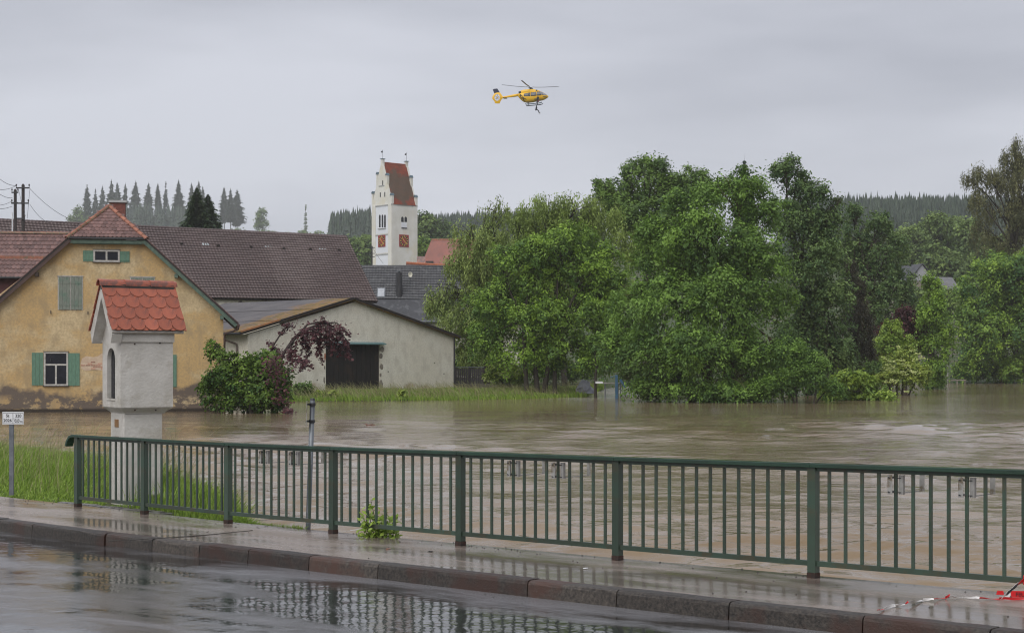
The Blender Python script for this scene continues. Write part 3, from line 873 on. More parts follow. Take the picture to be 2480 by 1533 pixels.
# ------------------------------------------------------------------ barrier tape
def tape():
    t = thing('barrier_tape', 'red and white barrier tape lying on the pavement and tied to the railing', 'tape', POSTS[6])
    def G(px, py, dz=0.006):
        z = 0.84
        for _ in range(6):
            Y = (CZ - z) * F / (py - HY); x = (px - CX) / F * Y
            u, v = uv_of(x, Y); z = deck_z(u) + dz
        return Vector((x, Y, z)) - POSTS[6]
    path = [G(2125, 1478, 0.03), G(2140, 1476), G(2168, 1468), G(2192, 1463, 0.02), G(2200, 1459, 0.03), G(2235, 1455), G(2262, 1451, 0.02), G(2290, 1449), G(2300, 1445, 0.03), G(2330, 1448), G(2372, 1449, 0.02), G(2420, 1451), G(2500, 1453)]
    def ribbon(a, b, w0, w1, mt, tw=0.0):
        d = (b - a); n = 5; mm = MB()
        side = Vector((d.y, -d.x, 0)).normalized()
        for k in range(n + 1):
            q = a + d * (k / n)
            s = (side * math.cos(tw * k / n + 0.9) + Vector((0, 0, 1)) * math.sin(tw * k / n + 0.9)) * ((w0 + (w1 - w0) * k / n) / 2)
            up = Vector((0, 0, abs(s.z) + 0.002 * math.sin(k * 2)))
            mm.v += [tuple(q - s + up), tuple(q + s + up)]
        for k in range(n): mm.f.append((2 * k, 2 * k + 1, 2 * k + 3, 2 * k + 2))
        o = mm.build('tape_section', mt, t)
        sm = o.modifiers.new('thickness', 'SOLIDIFY'); sm.thickness = 0.0015
    cols = ['tape_red', 'tape_white', 'tape_white', 'tape_red', 'tape_white', 'tape_white', 'tape_red', 'tape_red', 'tape_white', 'tape_white', 'tape_red', 'tape_red']
    for k in range(12):
        ribbon(path[k], path[k + 1], 0.010 + 0.007 * (k % 3), 0.011 + 0.007 * ((k + 1) % 3), M[cols[k]], 1.2 * ((k % 2) * 2 - 1))
    # the length that climbs to the bottom rail, tied round it
    a = G(2428, 1452, 0.03)
    rb = POSTS[6].lerp(POSTS[7], 0.885) + Vector((0, 0, 0.16)) - POSTS[6] + VD * 0.03
    b = a.lerp(rb, 0.55)
    ribbon(a, b, 0.05, 0.045, M['tape_white'], 0.3)
    ribbon(b, rb, 0.05, 0.03, M['tape_red'], 0.6)
    for k in range(7):
        q = a.lerp(b, 0.25 + k * 0.1) - VD * -0.012
        MB().box(-0.004, 0.004, -0.003, 0.0, 0.015, 0.052, Matrix.Translation(q) @ Matrix.Rotation(0.5, 4, 'Y')).build('print_bar', M['black'], t)
    MB().box(-0.035, 0.035, -0.045, 0.03, -0.06, 0.02, Matrix.Translation(rb) @ Matrix.Rotation(RAIL_RZ, 4, 'Z')).build('knot', M['tape_red'], t, bevel=0.01)
    # flat red panel with black lettering
    c0, c1 = G(2448, 1446, 0.0), G(2640, 1450, 0.0)
    ex = (c1 - c0).normalized()
    mm = MB(); hh = 0.052
    lean = Vector((0, 0.012, 1)).normalized()
    mm.add([c0, c1, c1 + lean * hh, c0 + lean * hh + ex * 0.0], [(0, 1, 2, 3)])
    o = mm.build('tape_section', M['tape_red'], t); o.modifiers.new('thickness', 'SOLIDIFY').thickness = 0.0015
    mm = MB(); w0 = c0 - ex * 0.10
    mm.add([w0, c0 - ex * 0.002, c0 + lean * hh * 0.7 - ex * 0.002, c0 - ex * 0.03 + lean * 0.01], [(0, 1, 2, 3)])
    o = mm.build('tape_section', M['tape_white'], t); o.modifiers.new('thickness', 'SOLIDIFY').thickness = 0.0015
    mm = MB(); mm.add([w0 - ex * .01 + lean * .02, w0 + ex * 0.05 + lean * .018, w0 + ex * .045 + lean * .05, w0 + lean * hh], [(0, 1, 2, 3)])
    o = mm.build('tape_section', M['tape_red'], t); o.modifiers.new('thickness', 'SOLIDIFY').thickness = 0.0015
    txt = bpy.data.curves.new('lettering', 'FONT'); txt.body = 'FEUERWEHR'; txt.size = 0.042; txt.extrude = 0.0006
    txt.materials.append(M['black'])
    to = bpy.data.objects.new('lettering', txt); link(to, t)
    to.location = c0 + ex * 0.035 + Vector((0, -0.006, 0.012))
    to.rotation_euler = (rad(90), 0, math.atan2(ex.y, ex.x))
tape()

def text(body, size, mt, parent, loc, rot, ext=0.001, align='CENTER', sx=1.0, name='lettering', bold=0.0):
    c = bpy.data.curves.new(name, 'FONT'); c.body = body; c.size = size; c.extrude = ext; c.align_x = align; c.align_y = 'CENTER'; c.offset = bold
    c.materials.append(mt)
    o = bpy.data.objects.new(name, c); link(o, parent); o.location = loc; o.rotation_euler = rot; o.scale = (sx, 1, 1)
    return o

# ------------------------------------------------------------------ kilometre sign
Y = 23.6
b = at(27, 1128, Y)
sg = thing('kilometre_sign', 'small white road station sign on a grey post in the grass', 'sign', (b.x, b.y, at(0, 1150, Y).z))
zt = at(0, 998, Y).z - sg.location.z; zb_ = at(0, 1027, Y).z - sg.location.z
ww = 52 / F * Y
MB().box(-0.033, 0.033, 0.004, 0.034, -0.3, zt - 0.02).build('post', M['galv'], sg)
px0 = (32 - 27) / F * Y
MB().box(px0 - ww / 2, px0 + ww / 2, -0.012, -0.002, zb_ - 0.004, zt + 0.004).build('sign_panel', M['sign_white'], sg, bevel=0.004)
fr = MB()
for (x0, x1, z0, z1) in ((-ww/2+.008, ww/2-.008, zt-.014, zt-.010), (-ww/2+.008, ww/2-.008, zb_+.010, zb_+.014), (-ww/2+.008, -ww/2+.012, zb_+.014, zt-.014), (ww/2-.012, ww/2-.008, zb_+.014, zt-.014), (-0.0025, 0.0025, zb_+.014, zt-.014), (0.0025, ww/2-.012, (zt+zb_)/2-.008, (zt+zb_)/2-.004)):
    fr.box(px0 + x0, px0 + x1, -0.0145, -0.0125, z0, z1)
fr.build('printed_lines', M['black'], sg)
zm = (zt + zb_) / 2
for s, x, z, sz in (('St', -ww/4, zm + .035, .062), ('2026', -ww/4, zm - .035, .062), ('320', ww/4, zm + .034, .062), ('0,0', ww/4 - .02, zm - .040, .062), ('km', ww/4 + .045, zm - .048, .028)):
    text(s, sz, M['black'], sg, (px0 + x, -0.0135, z), (rad(90), 0, 0), bold=0.0012)

# ------------------------------------------------------------------ tall grey signpost seen edge-on
Y = 18.95
b = at(746, 1282, Y); t_ = at(757, 968, Y)
sp = thing('signpost', 'leaning grey steel signpost seen edge-on behind the railing', 'signpost', (b.x, b.y, b.z))
d = t_ - b
MB().tube([(0, 0, -0.8), (0, 0, 0), tuple(d)], 0.030, 12).build('post', M['galv'], sp, smooth=True)
MB().tube([tuple(d), tuple(d * 1.012)], [0.033, 0.024], 12).build('cap', M['dark_metal'], sp)
k0, k1 = d * 0.80, d * 0.99
MB().add([tuple(k0 + Vector((-0.075, 0.06, 0))), tuple(k0 + Vector((-0.05, -0.16, 0))), tuple(k1 + Vector((-0.05, -0.16, 0))), tuple(k1 + Vector((-0.075, 0.06, 0))),
          tuple(k0 + Vector((-0.069, 0.06, 0))), tuple(k0 + Vector((-0.044, -0.16, 0))), tuple(k1 + Vector((-0.044, -0.16, 0))), tuple(k1 + Vector((-0.069, 0.06, 0)))],
         [(0, 1, 2, 3), (4, 7, 6, 5), (0, 4, 5, 1), (1, 5, 6, 2), (2, 6, 7, 3), (3, 7, 4, 0)]).build('sign_panel', M['galv_light'], sp)
for k in (0.835, 0.965):
    q = d * k
    MB().tube([tuple(q - Vector((0, 0, 0.016))), tuple(q + Vector((0, 0, 0.016)))], 0.039, 12).box(-0.07, -0.02, -0.015, 0.015, -0.01, 0.01, Matrix.Translation(q)).build('clamp', M['dark_metal'], sp)

# ------------------------------------------------------------------ wayside shrine
SB = 33.0
fr_ = Frame(292, 22.5, SB)                       # nearest vertical edge; x = long side to the right, y = front depth to the left-back
S = fr_.o
sh = thing('wayside_shrine', 'white plastered wayside shrine with red scalloped tile roof behind the railing', 'shrine', S, rad(SB))
a_ = fr_.L(419, 900)[0]                          # side length
b_ = -fr_.LX(248.4, 900)[0] if fr_.LX(248.4, 900)[0] < 0 else fr_.LX(248.4, 900)[0]
z_bot = fr_.L(292, 987)[1]; z_mid = fr_.L(292, 1001)[1]; z_c0 = fr_.L(292, 828)[1]; z_c1 = fr_.L(292, 800)[1]
z_r = fr_.L(335, 684, b_ / 2)[1] - 0.03
# body with the niche cut into its front (x = 0 face)
nz0, nz1 = fr_.LX(262, 964)[1], fr_.LX(265, 842.6)[1]
ny0, ny1 = fr_.LX(278.6, 900)[0], fr_.LX(259.5, 900)[0]
ny0, ny1 = min(ny0, ny1), max(ny0, ny1)
def niche_outline(n=10):
    r = (ny1 - ny0) / 2; c = (ny0 + ny1) / 2; zc = nz1 - r
    return [(ny0, nz0)] + [(c - r * math.cos(math.pi * k / n), zc + r * math.sin(math.pi * k / n)) for k in range(n + 1)] + [(ny1, nz0)]
def shrine_body():
    m = MB()
    x0, x1, y0, y1 = 0, a_, 0, b_
    gz = z_r - 0.09; ez = z_c1; c = b_ / 2
    no = niche_outline()
    nn = len(no); ztop = ez
    # front face split round the niche (fan bridging outer square and niche outline)
    outer = []
    for (y, z) in no:
        if z <= nz0 + 1e-6: outer.append((y0 if y < c else y1, z_bot))
        else:
            ang = math.atan2(z - (nz1 - (ny1 - ny0) / 2), y - (ny0 + ny1) / 2)
            s_ = 1e9
            dy, dz = math.cos(ang), math.sin(ang)
            cy, cz = (ny0 + ny1) / 2, nz1 - (ny1 - ny0) / 2
            if dy > 1e-6: s_ = min(s_, (y1 - cy) / dy)
            if dy < -1e-6: s_ = min(s_, (y0 - cy) / dy)
            if dz > 1e-6: s_ = min(s_, (ztop - cz) / dz)
            outer.append((cy + dy * s_, cz + max(dz * s_, 0)))
    base = len(m.v)
    for y, z in no: m.v.append((0, y, z))
    for y, z in outer: m.v.append((0, y, z))
    for y, z in no: m.v.append((0.16, y, z))
    for i in range(nn - 1):
        m.f.append((base + i, base + i + 1, base + nn + i + 1, base + nn + i))
        m.f.append((base + i, base + i + 1, base + 2 * nn + i + 1, base + 2 * nn + i))
    m.f.append((base, base + nn, base + 2 * nn - 1, base + nn - 1))
    m.f.append((base, base + nn - 1, base + 3 * nn - 1, base + 2 * nn))
    # corners of the front face above
    m.add([(0, y0, ztop), (0, y1, ztop), (0, c, gz)], [(0, 1, 2)])
    for yc, idx in ((y0, 0), (y1, 1)): pass
    # other faces
    m.add([(0, y0, z_bot), (x1, y0, z_bot), (x1, y0, ez), (0, y0, ez)], [(0, 1, 2, 3)])
    m.add([(0, y1, z_bot), (x1, y1, z_bot), (x1, y1, ez), (0, y1, ez)], [(0, 1, 2, 3)])
    m.add([(x1, y0, z_bot), (x1, y1, z_bot), (x1, y1, ez), (x1, c, gz), (x1, y0, ez)], [(0, 1, 2, 3, 4)])
    m.add([(0, y0, z_bot), (x1, y0, z_bot), (x1, y1, z_bot), (0, y1, z_bot)], [(0, 1, 2, 3)])
    # fill the two upper front corners left open by the radial bridge
    for (y, yy) in ((y0, -1), (y1, 1)):
        cand = [o for o in outer if abs(o[0] - y) < 1e-6 and o[1] > z_bot + 0.05]
        top = [o for o in outer if abs(o[1] - ztop) < 1e-6]
        if cand and top:
            a = max(cand, key=lambda o: o[1]); b = min(top, key=lambda o: abs(o[0] - y))
            m.add([(0, a[0], a[1]), (0, y, ztop), (0, b[0], b[1])], [(0, 1, 2)])
    return m
shrine_body().build('body', M['white_plaster'], sh)
npz = MB().prism(niche_outline(), 0.158, 0.162, axis='x')
npz.build('niche_back', mat('niche_dark', (0.05, 0.05, 0.055), (0.03, 0.03, 0.032), 0.3), sh)
MB().box(0.05, 0.065, (ny0 + ny1) / 2 - 0.006, (ny0 + ny1) / 2 + 0.006, nz0, nz1 - 0.01).box(0.06, 0.066, ny0 + 0.012, ny1 - 0.006, nz0 + 0.01, nz1 - 0.03).build('niche_glass', M['glass'], sh)
MB().box(-0.012, 0.15, ny0 - 0.012, ny1 + 0.012, nz0 - 0.028, nz0).build('niche_sill', M['white_plaster'], sh)
# cornice under the eaves (both long sides)
for y0, y1 in ((-0.024, 0.0), (b_, b_ + 0.024)):
    MB().box(-0.012, a_ + 0.012, y0 - 0.001, y1 + 0.001, z_c0, z_c1).box(-0.02, a_ + 0.02, y0 - 0.014, y1 + 0.012, z_c1 - 0.035, z_c1 + 0.03).build('cornice', M['white_plaster'], sh)
# moulding under the body: stepped and tapering
m = MB()
prof = [(-0.0, z_bot + 0.0), (0.012, z_bot - 0.015), (0.03, z_bot - 0.03), (0.085, z_mid + 0.005), (0.095, z_mid - 0.012)]
for dd, z in prof:
    m.v += [(dd, dd, z), (a_ - dd, dd, z), (a_ - dd, b_ - dd, z), (dd, b_ - dd, z)]
for i in range(len(prof) - 1):
    for k in range(4):
        m.f.append((i * 4 + k, i * 4 + (k + 1) % 4, i * 4 + 4 + (k + 1) % 4, i * 4 + 4 + k))
m.f.append((0, 1, 2, 3)); e = (len(prof) - 1) * 4; m.f.append((e, e + 1, e + 2, e + 3))
m.build('moulding', M['white_plaster'], sh)
pi = 0.105
px_l = fr_.L(299, 1100, pi)[0]; px_r = fr_.L(393.5, 1100, pi)[0]
MB().box(pi - 0.02, px_r, pi, b_ - pi, 0.35, z_mid - 0.012).build('pedestal', M['white_plaster'], sh, bevel=0.012)
# brass plaque on the pedestal's front
MB().box(pi - 0.028, pi - 0.020, b_ * 0.42, b_ * 0.62, fr_.LX(285, 1036)[1], fr_.LX(285, 1017)[1]).build('plaque', M['brass'], sh)
# bolts and drain holes on the long side
for px, py in ((326, 833), (387, 831), (327, 993), (377, 993)):
    x, z = fr_.L(px, py)
    MB().tube([(x, -0.010, z), (x, 0.01, z)], 0.011, 8).build('anchor_hole', M['rust'], sh)
# plinth stones
MB().box(-0.05, a_ * 0.42, -0.08, b_ + 0.05, -0.3, fr_.L(300, 1225)[1] - 0.02).build('base_stone', M['stone_base'], sh, bevel=0.015)
MB().box(a_ * 0.43, a_ + 0.08, -0.13, b_ * 0.6, -0.3, fr_.L(400, 1197)[1] - 0.0).build('base_stone', M['stone_base'], sh, bevel=0.015)
# gable boards and roof: slopes, tiles, ridge
ov = 0.145
x_a, x_b = -0.17, a_ + 0.15
ye = -0.105
ze = fr_.L(360, 803, ye)[1]
sl = Vector((0, b_ / 2 - ye, z_r - ze)); SLN = sl.length; sln = sl.normalized()
roof = MB()
for sgn in (1, -1):
    def RY(y): return y if sgn > 0 else b_ - y
    nrm = Vector((0, -sln.z * sgn, sln.y))
    p = [(x_a + .02, RY(ye + .01), ze - 0.012), (x_b - .02, RY(ye + .01), ze - 0.012), (x_b - .02, RY(b_ / 2), z_r - 0.012), (x_a + .02, RY(b_ / 2), z_r - 0.012)]
    if sgn < 0: p = p[::-1]
    roof.slab(p, 0.03)
ro = roof.build('roof_deck', M['white_plaster'], sh)
for sgn in (1, -1):
    mm = MB()
    for off, th, wd in ((0.02, 0.035, 0.16), (0.055, 0.045, 0.09)):
        for q in range(1):
            y0_, y1_ = (ye + 0.03, b_ / 2) if sgn > 0 else (b_ - ye - 0.03, b_ / 2)
            z0_ = ze - 0.045
            mm.add([(x_a + off, y0_, z0_), (x_a + off, y1_, z_r - 0.045), (x_a + off, y1_, z_r - 0.045 - wd), (x_a + off, y0_ + (0.05 if sgn > 0 else -0.05), z0_ - wd * 0.75),
                    (0.0, y0_, z0_), (0.0, y1_, z_r - 0.045), (0.0, y1_, z_r - 0.045 - wd), (0.0, y0_ + (0.05 if sgn > 0 else -0.05), z0_ - wd * 0.75)],
                   [(0, 1, 2, 3), (4, 5, 6, 7), (0, 1, 5, 4), (2, 3, 7, 6), (0, 3, 7, 4)])
    mm.build('gable_board', M['white_plaster'], sh)
def tile_mesh(w, h, th, mt, name='roof_tile', cut=None, drop=0.45):
    """flat tile lying in its x-y plane, rounded lower end at y=0, top at y=h"""
    n = 8; pts = []
    r = w / 2 * 0.985
    for k in range(n + 1):
        a = math.pi + math.pi * k / n
        x = r * math.cos(a)
        pts.append((x, drop * w + math.sin(a) * drop * w))
    pts += [(r, h), (-r, h)]
    if cut == 'L': pts = [(max(x, 0.0), y) for x, y in pts if x >= -1e-6]; pts.append((0, h))
    if cut == 'R': pts = [(min(x, 0.0), y) for x, y in pts if x <= 1e-6]; pts.insert(len(pts) - 1, (0, h)) if False else None
    if cut == 'R': pts = [(x, y) for x, y in pts]; pts = pts[:-1] + [(0, h), pts[-1]] if pts[-1][0] < 0 else pts
    if cut == 'R':
        k = [(r * math.cos(math.pi + math.pi * j / n), drop * w + math.sin(math.pi + math.pi * j / n) * drop * w) for j in range(n // 2 + 1)]
        pts = k + [(0, h), (-r, h)]
    if cut == 'L':
        k = [(r * math.cos(math.pi + math.pi * j / n), drop * w + math.sin(math.pi + math.pi * j / n) * drop * w) for j in range(n // 2, n + 1)]
        pts = k + [(r, h), (0, h)]
    m = MB().prism(pts, 0, th, axis='z')
    return m.mesh(name, mt)
tw = (x_b - x_a) / 5.45
rowh = SLN * 0.94 / 4
T_full = tile_mesh(tw, rowh * 1.55, 0.014, M['shrine_tile'])
T_L = tile_mesh(tw, rowh * 1.55, 0.014, M['shrine_tile'], cut='L')
T_R = tile_mesh(tw, rowh * 1.55, 0.014, M['shrine_tile'], cut='R')
tilt = 0.05
for sgn in (1, -1):
    X = Vector((1, 0, 0)) * sgn
    Yv = Vector((0, sln.y * sgn, sln.z))
    Zv = X.cross(Yv)
    rot = Matrix((X, Yv, Zv)).transposed()
    y_e = ye if sgn > 0 else b_ - ye
    for r in range(-1, 4):
        base = Vector((0, y_e, ze)) + Yv * (r * rowh + (0.02 if r < 0 else 0)) + Zv * (0.026 if r >= 0 else 0.010)
        if r < 0: base += Yv * (rowh * 0.93)
        half = (r % 2 == 0)
        xs = []
        x = x_a + (tw * 0.0 if half else tw * 0.5)
        k = 0
        items = []
        if half:
            items.append((x_a, 'L'))
            x = x_a + tw
        while x + tw / 2 <= x_b + 0.02:
            items.append((x, None)); x += tw
        if x - tw / 2 < x_b - 0.04: items.append((x, 'R') if sgn > 0 else (x, 'R'))
        for xx, c in items:
            me = {None: T_full, 'L': T_L, 'R': T_R}[c]
            if sgn < 0 and c: me = {'L': T_R, 'R': T_L}[c]
            jit = Matrix.Rotation(random.uniform(-0.012, 0.012), 3, 'Z') @ Matrix.Rotation(tilt * -1 + random.uniform(-0.008, 0.008), 3, 'X')
            o = obj('roof_tile', me, sh)
            o.matrix_local = Matrix.Translation(base + X * 0 + Vector((xx, 0, 0))) @ (rot @ jit).to_4x4()
# dark bedding line and three ridge tiles
MB().box(x_a + 0.02, x_b - 0.02, b_ / 2 - 0.085, b_ / 2 + 0.085, z_r - 0.085, z_r - 0.01).build('ridge_bedding', M['mortar'], sh)
def ridge_tile_mesh(L, r0, r1, mt, n=10, th=0.014):
    m = MB()
    for (x, r) in ((0, r0), (L, r1)):
        for rr in (r, r - th):
            for k in range(n + 1):
                a = math.pi * k / n
                m.v.append((x, -rr * math.cos(a), rr * math.sin(a)))
    q = n + 1
    for k in range(n):
        m.f += [(k, k + 1, 2 * q + k + 1, 2 * q + k), (q + k, q + k + 1, 3 * q + k + 1, 3 * q + k), (k, k + 1, q + k + 1, q + k), (2 * q + k, 2 * q + k + 1, 3 * q + k + 1, 3 * q + k)]
    m.f += [(0, q, 3 * q, 2 * q), (n, q + n, 3 * q + n, 2 * q + n)]
    # raised collar
    return m.mesh('ridge_tile', mt)
rl_ = (x_b - x_a + 0.03) / 3
RT = ridge_tile_mesh(rl_ + 0.03, 0.098, 0.084, M['shrine_tile'])
for k in range(3):
    o = obj('ridge_tile', RT, sh, (x_a - 0.025 + k * rl_, b_ / 2, z_r - 0.03))
# verge paving round the shrine's foot
cb = thing('cobble_edging', 'patch of wet grey cobbles between the end post and the shrine', 'paving', (POSTS[0].x, POSTS[0].y, deck_z(0)))
cme = MB().box(-0.045, 0.045, -0.045, 0.045, -0.06, 0.0).mesh('cobble', M['cobble'])
for i in range(26):
    for j in range(3):
        u = -0.95 + i * 0.1; v = -0.22 - j * 0.1
        p = O0 + UD * (u + random.uniform(-.008, .008)) + VD * v
        o = obj('cobble', cme, cb, Vector((p.x, p.y, deck_z(u) - 0.012 + random.uniform(-0.008, 0.008))) - Vector(cb.location), (random.uniform(-.05, .05), random.uniform(-.05, .05), RAIL_RZ + random.uniform(-.06, .06)))

# ------------------------------------------------------------------ yellow farmhouse
def window(fr, parent, px0, px1, py0, py1, panes, c=-0.045, depth=0.10, frame_w=0.055, mt='frame_white', name='window'):
    """frame with panes; panes: list of (u0,u1,v0,v1) in 0..1 across and up"""
    x0, z1 = fr.L(px0, py0, c); x1, z0 = fr.L(px1, py1, c)
    w, h = x1 - x0, z1 - z0
    m = MB(); g = []
    xs = sorted(set([0, 1] + [a for p in panes for a in p[:2]])); zs = sorted(set([0, 1] + [a for p in panes for a in p[2:]]))
    k = frame_w / 2
    m.box(x0, x1, c - 0.03, c + 0.05, z0, z0 + frame_w); m.box(x0, x1, c - 0.03, c + 0.05, z1 - frame_w, z1)
    m.box(x0, x0 + frame_w, c - 0.028, c + 0.05, z0 + frame_w, z1 - frame_w); m.box(x1 - frame_w, x1, c - 0.028, c + 0.05, z0 + frame_w, z1 - frame_w)
    for (a, b, cc, d) in panes:
        if a > 0.02: m.box(x0 + a * w - k, x0 + a * w + k, c - 0.024, c + 0.05, z0 + cc * h, z0 + d * h)
        if cc > 0.02: m.box(x0 + a * w, x0 + b * w, c - 0.026, c + 0.05, z0 + cc * h - k, z0 + cc * h + k)
    f = m.build(name, M[mt], parent)
    for (a, b, cc, d) in panes:
        MB().box(x0 + a * w + k, x0 + b * w - k, c + 0.012, c + 0.018, z0 + cc * h + k, z0 + d * h - k).build('pane', M['glass'], f)
    # dark sill and lintel edge
    MB().box(x0 - 0.03, x1 + 0.03, c - 0.05, c + 0.04, z1 + 0.002, z1 + 0.03).box(x0 - 0.04, x1 + 0.04, c - 0.07, c + 0.04, z0 - 0.035, z0 - 0.002).build('sill', M['roof_edge'], f)
    return f

def shutter(fr, parent, px0, px1, py0, py1, c=-0.03, mt='shutter', planks=3, battens=True):
    x0, z1 = fr.L(px0, py0, c); x1, z0 = fr.L(px1, py1, c)
    m = MB(); w = (x1 - x0) / planks
    for k in range(planks):
        m.box(x0 + k * w + 0.004, x0 + (k + 1) * w - 0.004, c - 0.014 - 0.003 * (k % 2), c + 0.012, z0, z1)
    if battens:
        for q in (0.13, 0.80):
            m.box(x0 + 0.01, x1 - 0.01, c - 0.028, c - 0.0175, z0 + (z1 - z0) * q, z0 + (z1 - z0) * q + 0.07)
    m.box(x0 + (x1-x0)*.45, x0 + (x1-x0)*.45 + .02, c - .045, c - .02, z0 - .06, z0 + .03)
    return m.build('shutter', M[mt], parent)

FH = Frame(258, 82, 10.3)
fh = thing('farmhouse', 'yellow plastered farmhouse with half-hipped tile roof standing in the flood water', 'house', FH.o, FH.a)
xr, zer = FH.L(541, 749); xl = FH.L(-30, 900)[0]
xhr, zhip = FH.L(351, 588); xhl = FH.L(166, 588)[0]
zel = FH.L(-30, 735)[1]
Dp = 13.5
MB().prism([(xl, -1.2), (xr, -1.2), (xr, zer), (xhr, zhip), (xhl, zhip), (xl, zel)], 0, Dp).build('wall', M['yellow_plaster'], fh)
yo = -0.38
xE, zE = FH.L(578, 783, yo); xH, zH = FH.L(352, 577, yo); xHL = FH.L(165, 577, yo)[0]
slope = (zH - zE) / (xE - xH)
xc = (xH + xHL) / 2
zR = zH + slope * (xH - xc); yA = 1.45
xEL = xc - (xE - xc)
rf = MB()
rf.slab([(xH, yo, zH), (xc, yA, zR), (xc, Dp + .3, zR), (xE, Dp + .3, zE), (xE, yo, zE)][::-1], 0.09)
rf.slab([(xHL, yo, zH), (xEL, yo, zE), (xEL, Dp + .3, zE), (xc, Dp + .3, zR), (xc, yA, zR)][::-1], 0.09)
rf.slab([(xHL, yo, zH), (xH, yo, zH), (xc, yA, zR)], 0.09)
roof_fh = rf.build('roof', M['roof_edge'], fh)
# tiles of the hip face
def lay_tiles(parent, A, B, up, width_fn, rows, rowh, tw, th, mt, jitter=0.012, tilt=0.05, drop=0.42, lift=0.01, longer=1.6, off_at=None):
    """A->B along the eave; up = unit vector up the slope; width_fn(row) -> (s0, s1) range along A->B"""
    X = (B - A).normalized(); Zv = X.cross(up).normalized()
    if Zv.z < 0: Zv = -Zv
    Yv = Zv.cross(X)
    rot = Matrix((X, Yv, Zv)).transposed()
    me = tile_mesh(tw, rowh * longer, th, M[mt], drop=drop)
    for r in range(rows):
        s0, s1 = width_fn(r)
        s = s0 + tw * (0.5 if r % 2 == 0 else 0.0)
        while s < s1 + 0.01:
            if s > s0 - 0.01:
                o = obj('roof_tile', me, parent)
                p = A + X * s + Yv * (r * rowh) + Zv * (lift + 0.012)
                j = Matrix.Rotation(random.uniform(-jitter, jitter) * 1.6, 3, 'Z') @ Matrix.Rotation(-tilt + random.uniform(-jitter, jitter), 3, 'X') @ Matrix.Rotation(random.uniform(-jitter, jitter), 3, 'Y')
                o.matrix_local = Matrix.Translation(p + Zv * random.uniform(-.004, .006)) @ (rot @ j).to_4x4()
            s += tw
A = Vector((xHL, yo, zH)); B = Vector((xH, yo, zH)); C = Vector((xc, yA, zR))
upv = (C - (A + B) / 2); sl_len = upv.length; upn = upv.normalized()
rows = 10; rh = sl_len / rows; twf = 0.215
lay_tiles(roof_fh, A, B, upn, lambda r: ((B - A).length / 2 * (r / rows) + 0.06, (B - A).length * (1 - r / rows / 2) - 0.06), rows, rh, twf, 0.03, 'old_tile', tilt=0.09)
# hip ridge tiles
HT = ridge_tile_mesh(0.44, 0.13, 0.105, M['hip_tile'], 8, 0.02)
for P0, P1 in ((A, C), (B, C)):
    d = (P1 - P0); n = int(d.length / 0.37); dn = d.normalized()
    side = dn.cross(Vector((0, 0, 1))).normalized(); up = side.cross(dn)
    rot = Matrix((dn, -side, up)).transposed()
    for k in range(n + 1):
        o = obj('ridge_tile', HT, roof_fh)
        o.matrix_local = Matrix.Translation(P0 + dn * (k * 0.37 - 0.12) + up * 0.0) @ (rot @ Matrix.Rotation(random.uniform(-.04, .04), 3, 'Y')).to_4x4()
# verge tiles along both main slopes (edges seen from below) and green barge boards
VT = MB().box(-0.12, 0.12, 0.0, 0.30, 0, 0.02).mesh('verge_tile', M['old_tile'])
for sgn in (1, -1):
    e = Vector((xE if sgn > 0 else xEL, yo, zE)); h = Vector((xH if sgn > 0 else xHL, yo, zH))
    d = (h - e); dn = d.normalized(); n = int(d.length / 0.16)
    nrm = Vector((dn.z * sgn, 0, -dn.x * sgn)); nrm = nrm if nrm.z > 0 else -nrm
    rot = Matrix((Vector((0, 1, 0)), dn, Vector((0, 1, 0)).cross(dn))).transposed()
    if (rot @ Vector((0, 0, 1))).z < 0: rot = Matrix((Vector((0, -1, 0)), dn, Vector((0, -1, 0)).cross(dn))).transposed()
    for k in range(n):
        o = obj('verge_tile', VT, roof_fh)
        o.matrix_local = Matrix.Translation(e + dn * (k * 0.16) + nrm * 0.015 + Vector((0, 0.09, 0))) @ (rot @ Matrix.Rotation(-0.09, 3, 'X')).to_4x4()
    bb = MB(); w = 0.17
    if sgn < 0: w = 0.15
    p = [e - nrm * 0.10, h - nrm * 0.10, h - nrm * (0.10 + w), e - nrm * (0.10 + w)]
    bb.add(p + [q + Vector((0, 0.05, 0)) for q in p], [(0, 1, 2, 3), (4, 7, 6, 5), (0, 4, 5, 1), (1, 5, 6, 2), (2, 6, 7, 3), (3, 7, 4, 0)])
    bb.build('barge_board', M['green_wood'] if sgn > 0 else M['brown_pipe'], fh)
    # purlin heads under the verge
    for q in (0.13, 0.62):
        c = e.lerp(h, q) - nrm * 0.36
        MB().box(c.x - 0.09, c.x + 0.09, yo + 0.02, 0.05, c.z - 0.1, c.z + 0.1).build('purlin_head', M['green_wood'] if sgn > 0 else M['dark_wood'], fh)
MB().box(xHL + 0.08, xH - 0.08, yo + 0.02, yo + 0.07, zH - 0.30, zH - 0.11).box(xHL + .2, xH - .2, yo + 0.07, -0.001, zH - 0.33, zH - 0.28).build('fascia', M['green_wood'], fh)
MB().tube([(xHL + .02, yo - 0.05, zH - 0.05), (xH - .02, yo - 0.05, zH - 0.05)], 0.055, 8).build('gutter', M['dark_metal'], fh)
# eave gutter at the right, swan neck and downpipe at the corner
MB().tube([(xE - 0.0, yo, zE - 0.1), (xE + .02, Dp, zE - 0.1)], 0.075, 8).build('gutter', M['brown_pipe'], fh)
x1, z1 = FH.L(541, 797); 
MB().tube([(xE, yo + .1, zE - .14), (xE - .02, yo + .15, zE - .3), (xE - .35, -0.05, zE - .42), (xr + .1, -0.04, zE - .52), (xr + 0.06, -0.03, zE - .75), (xr + 0.06, -0.03, -0.6)], 0.055, 8).build('downpipe', M['brown_pipe'], fh, smooth=True)
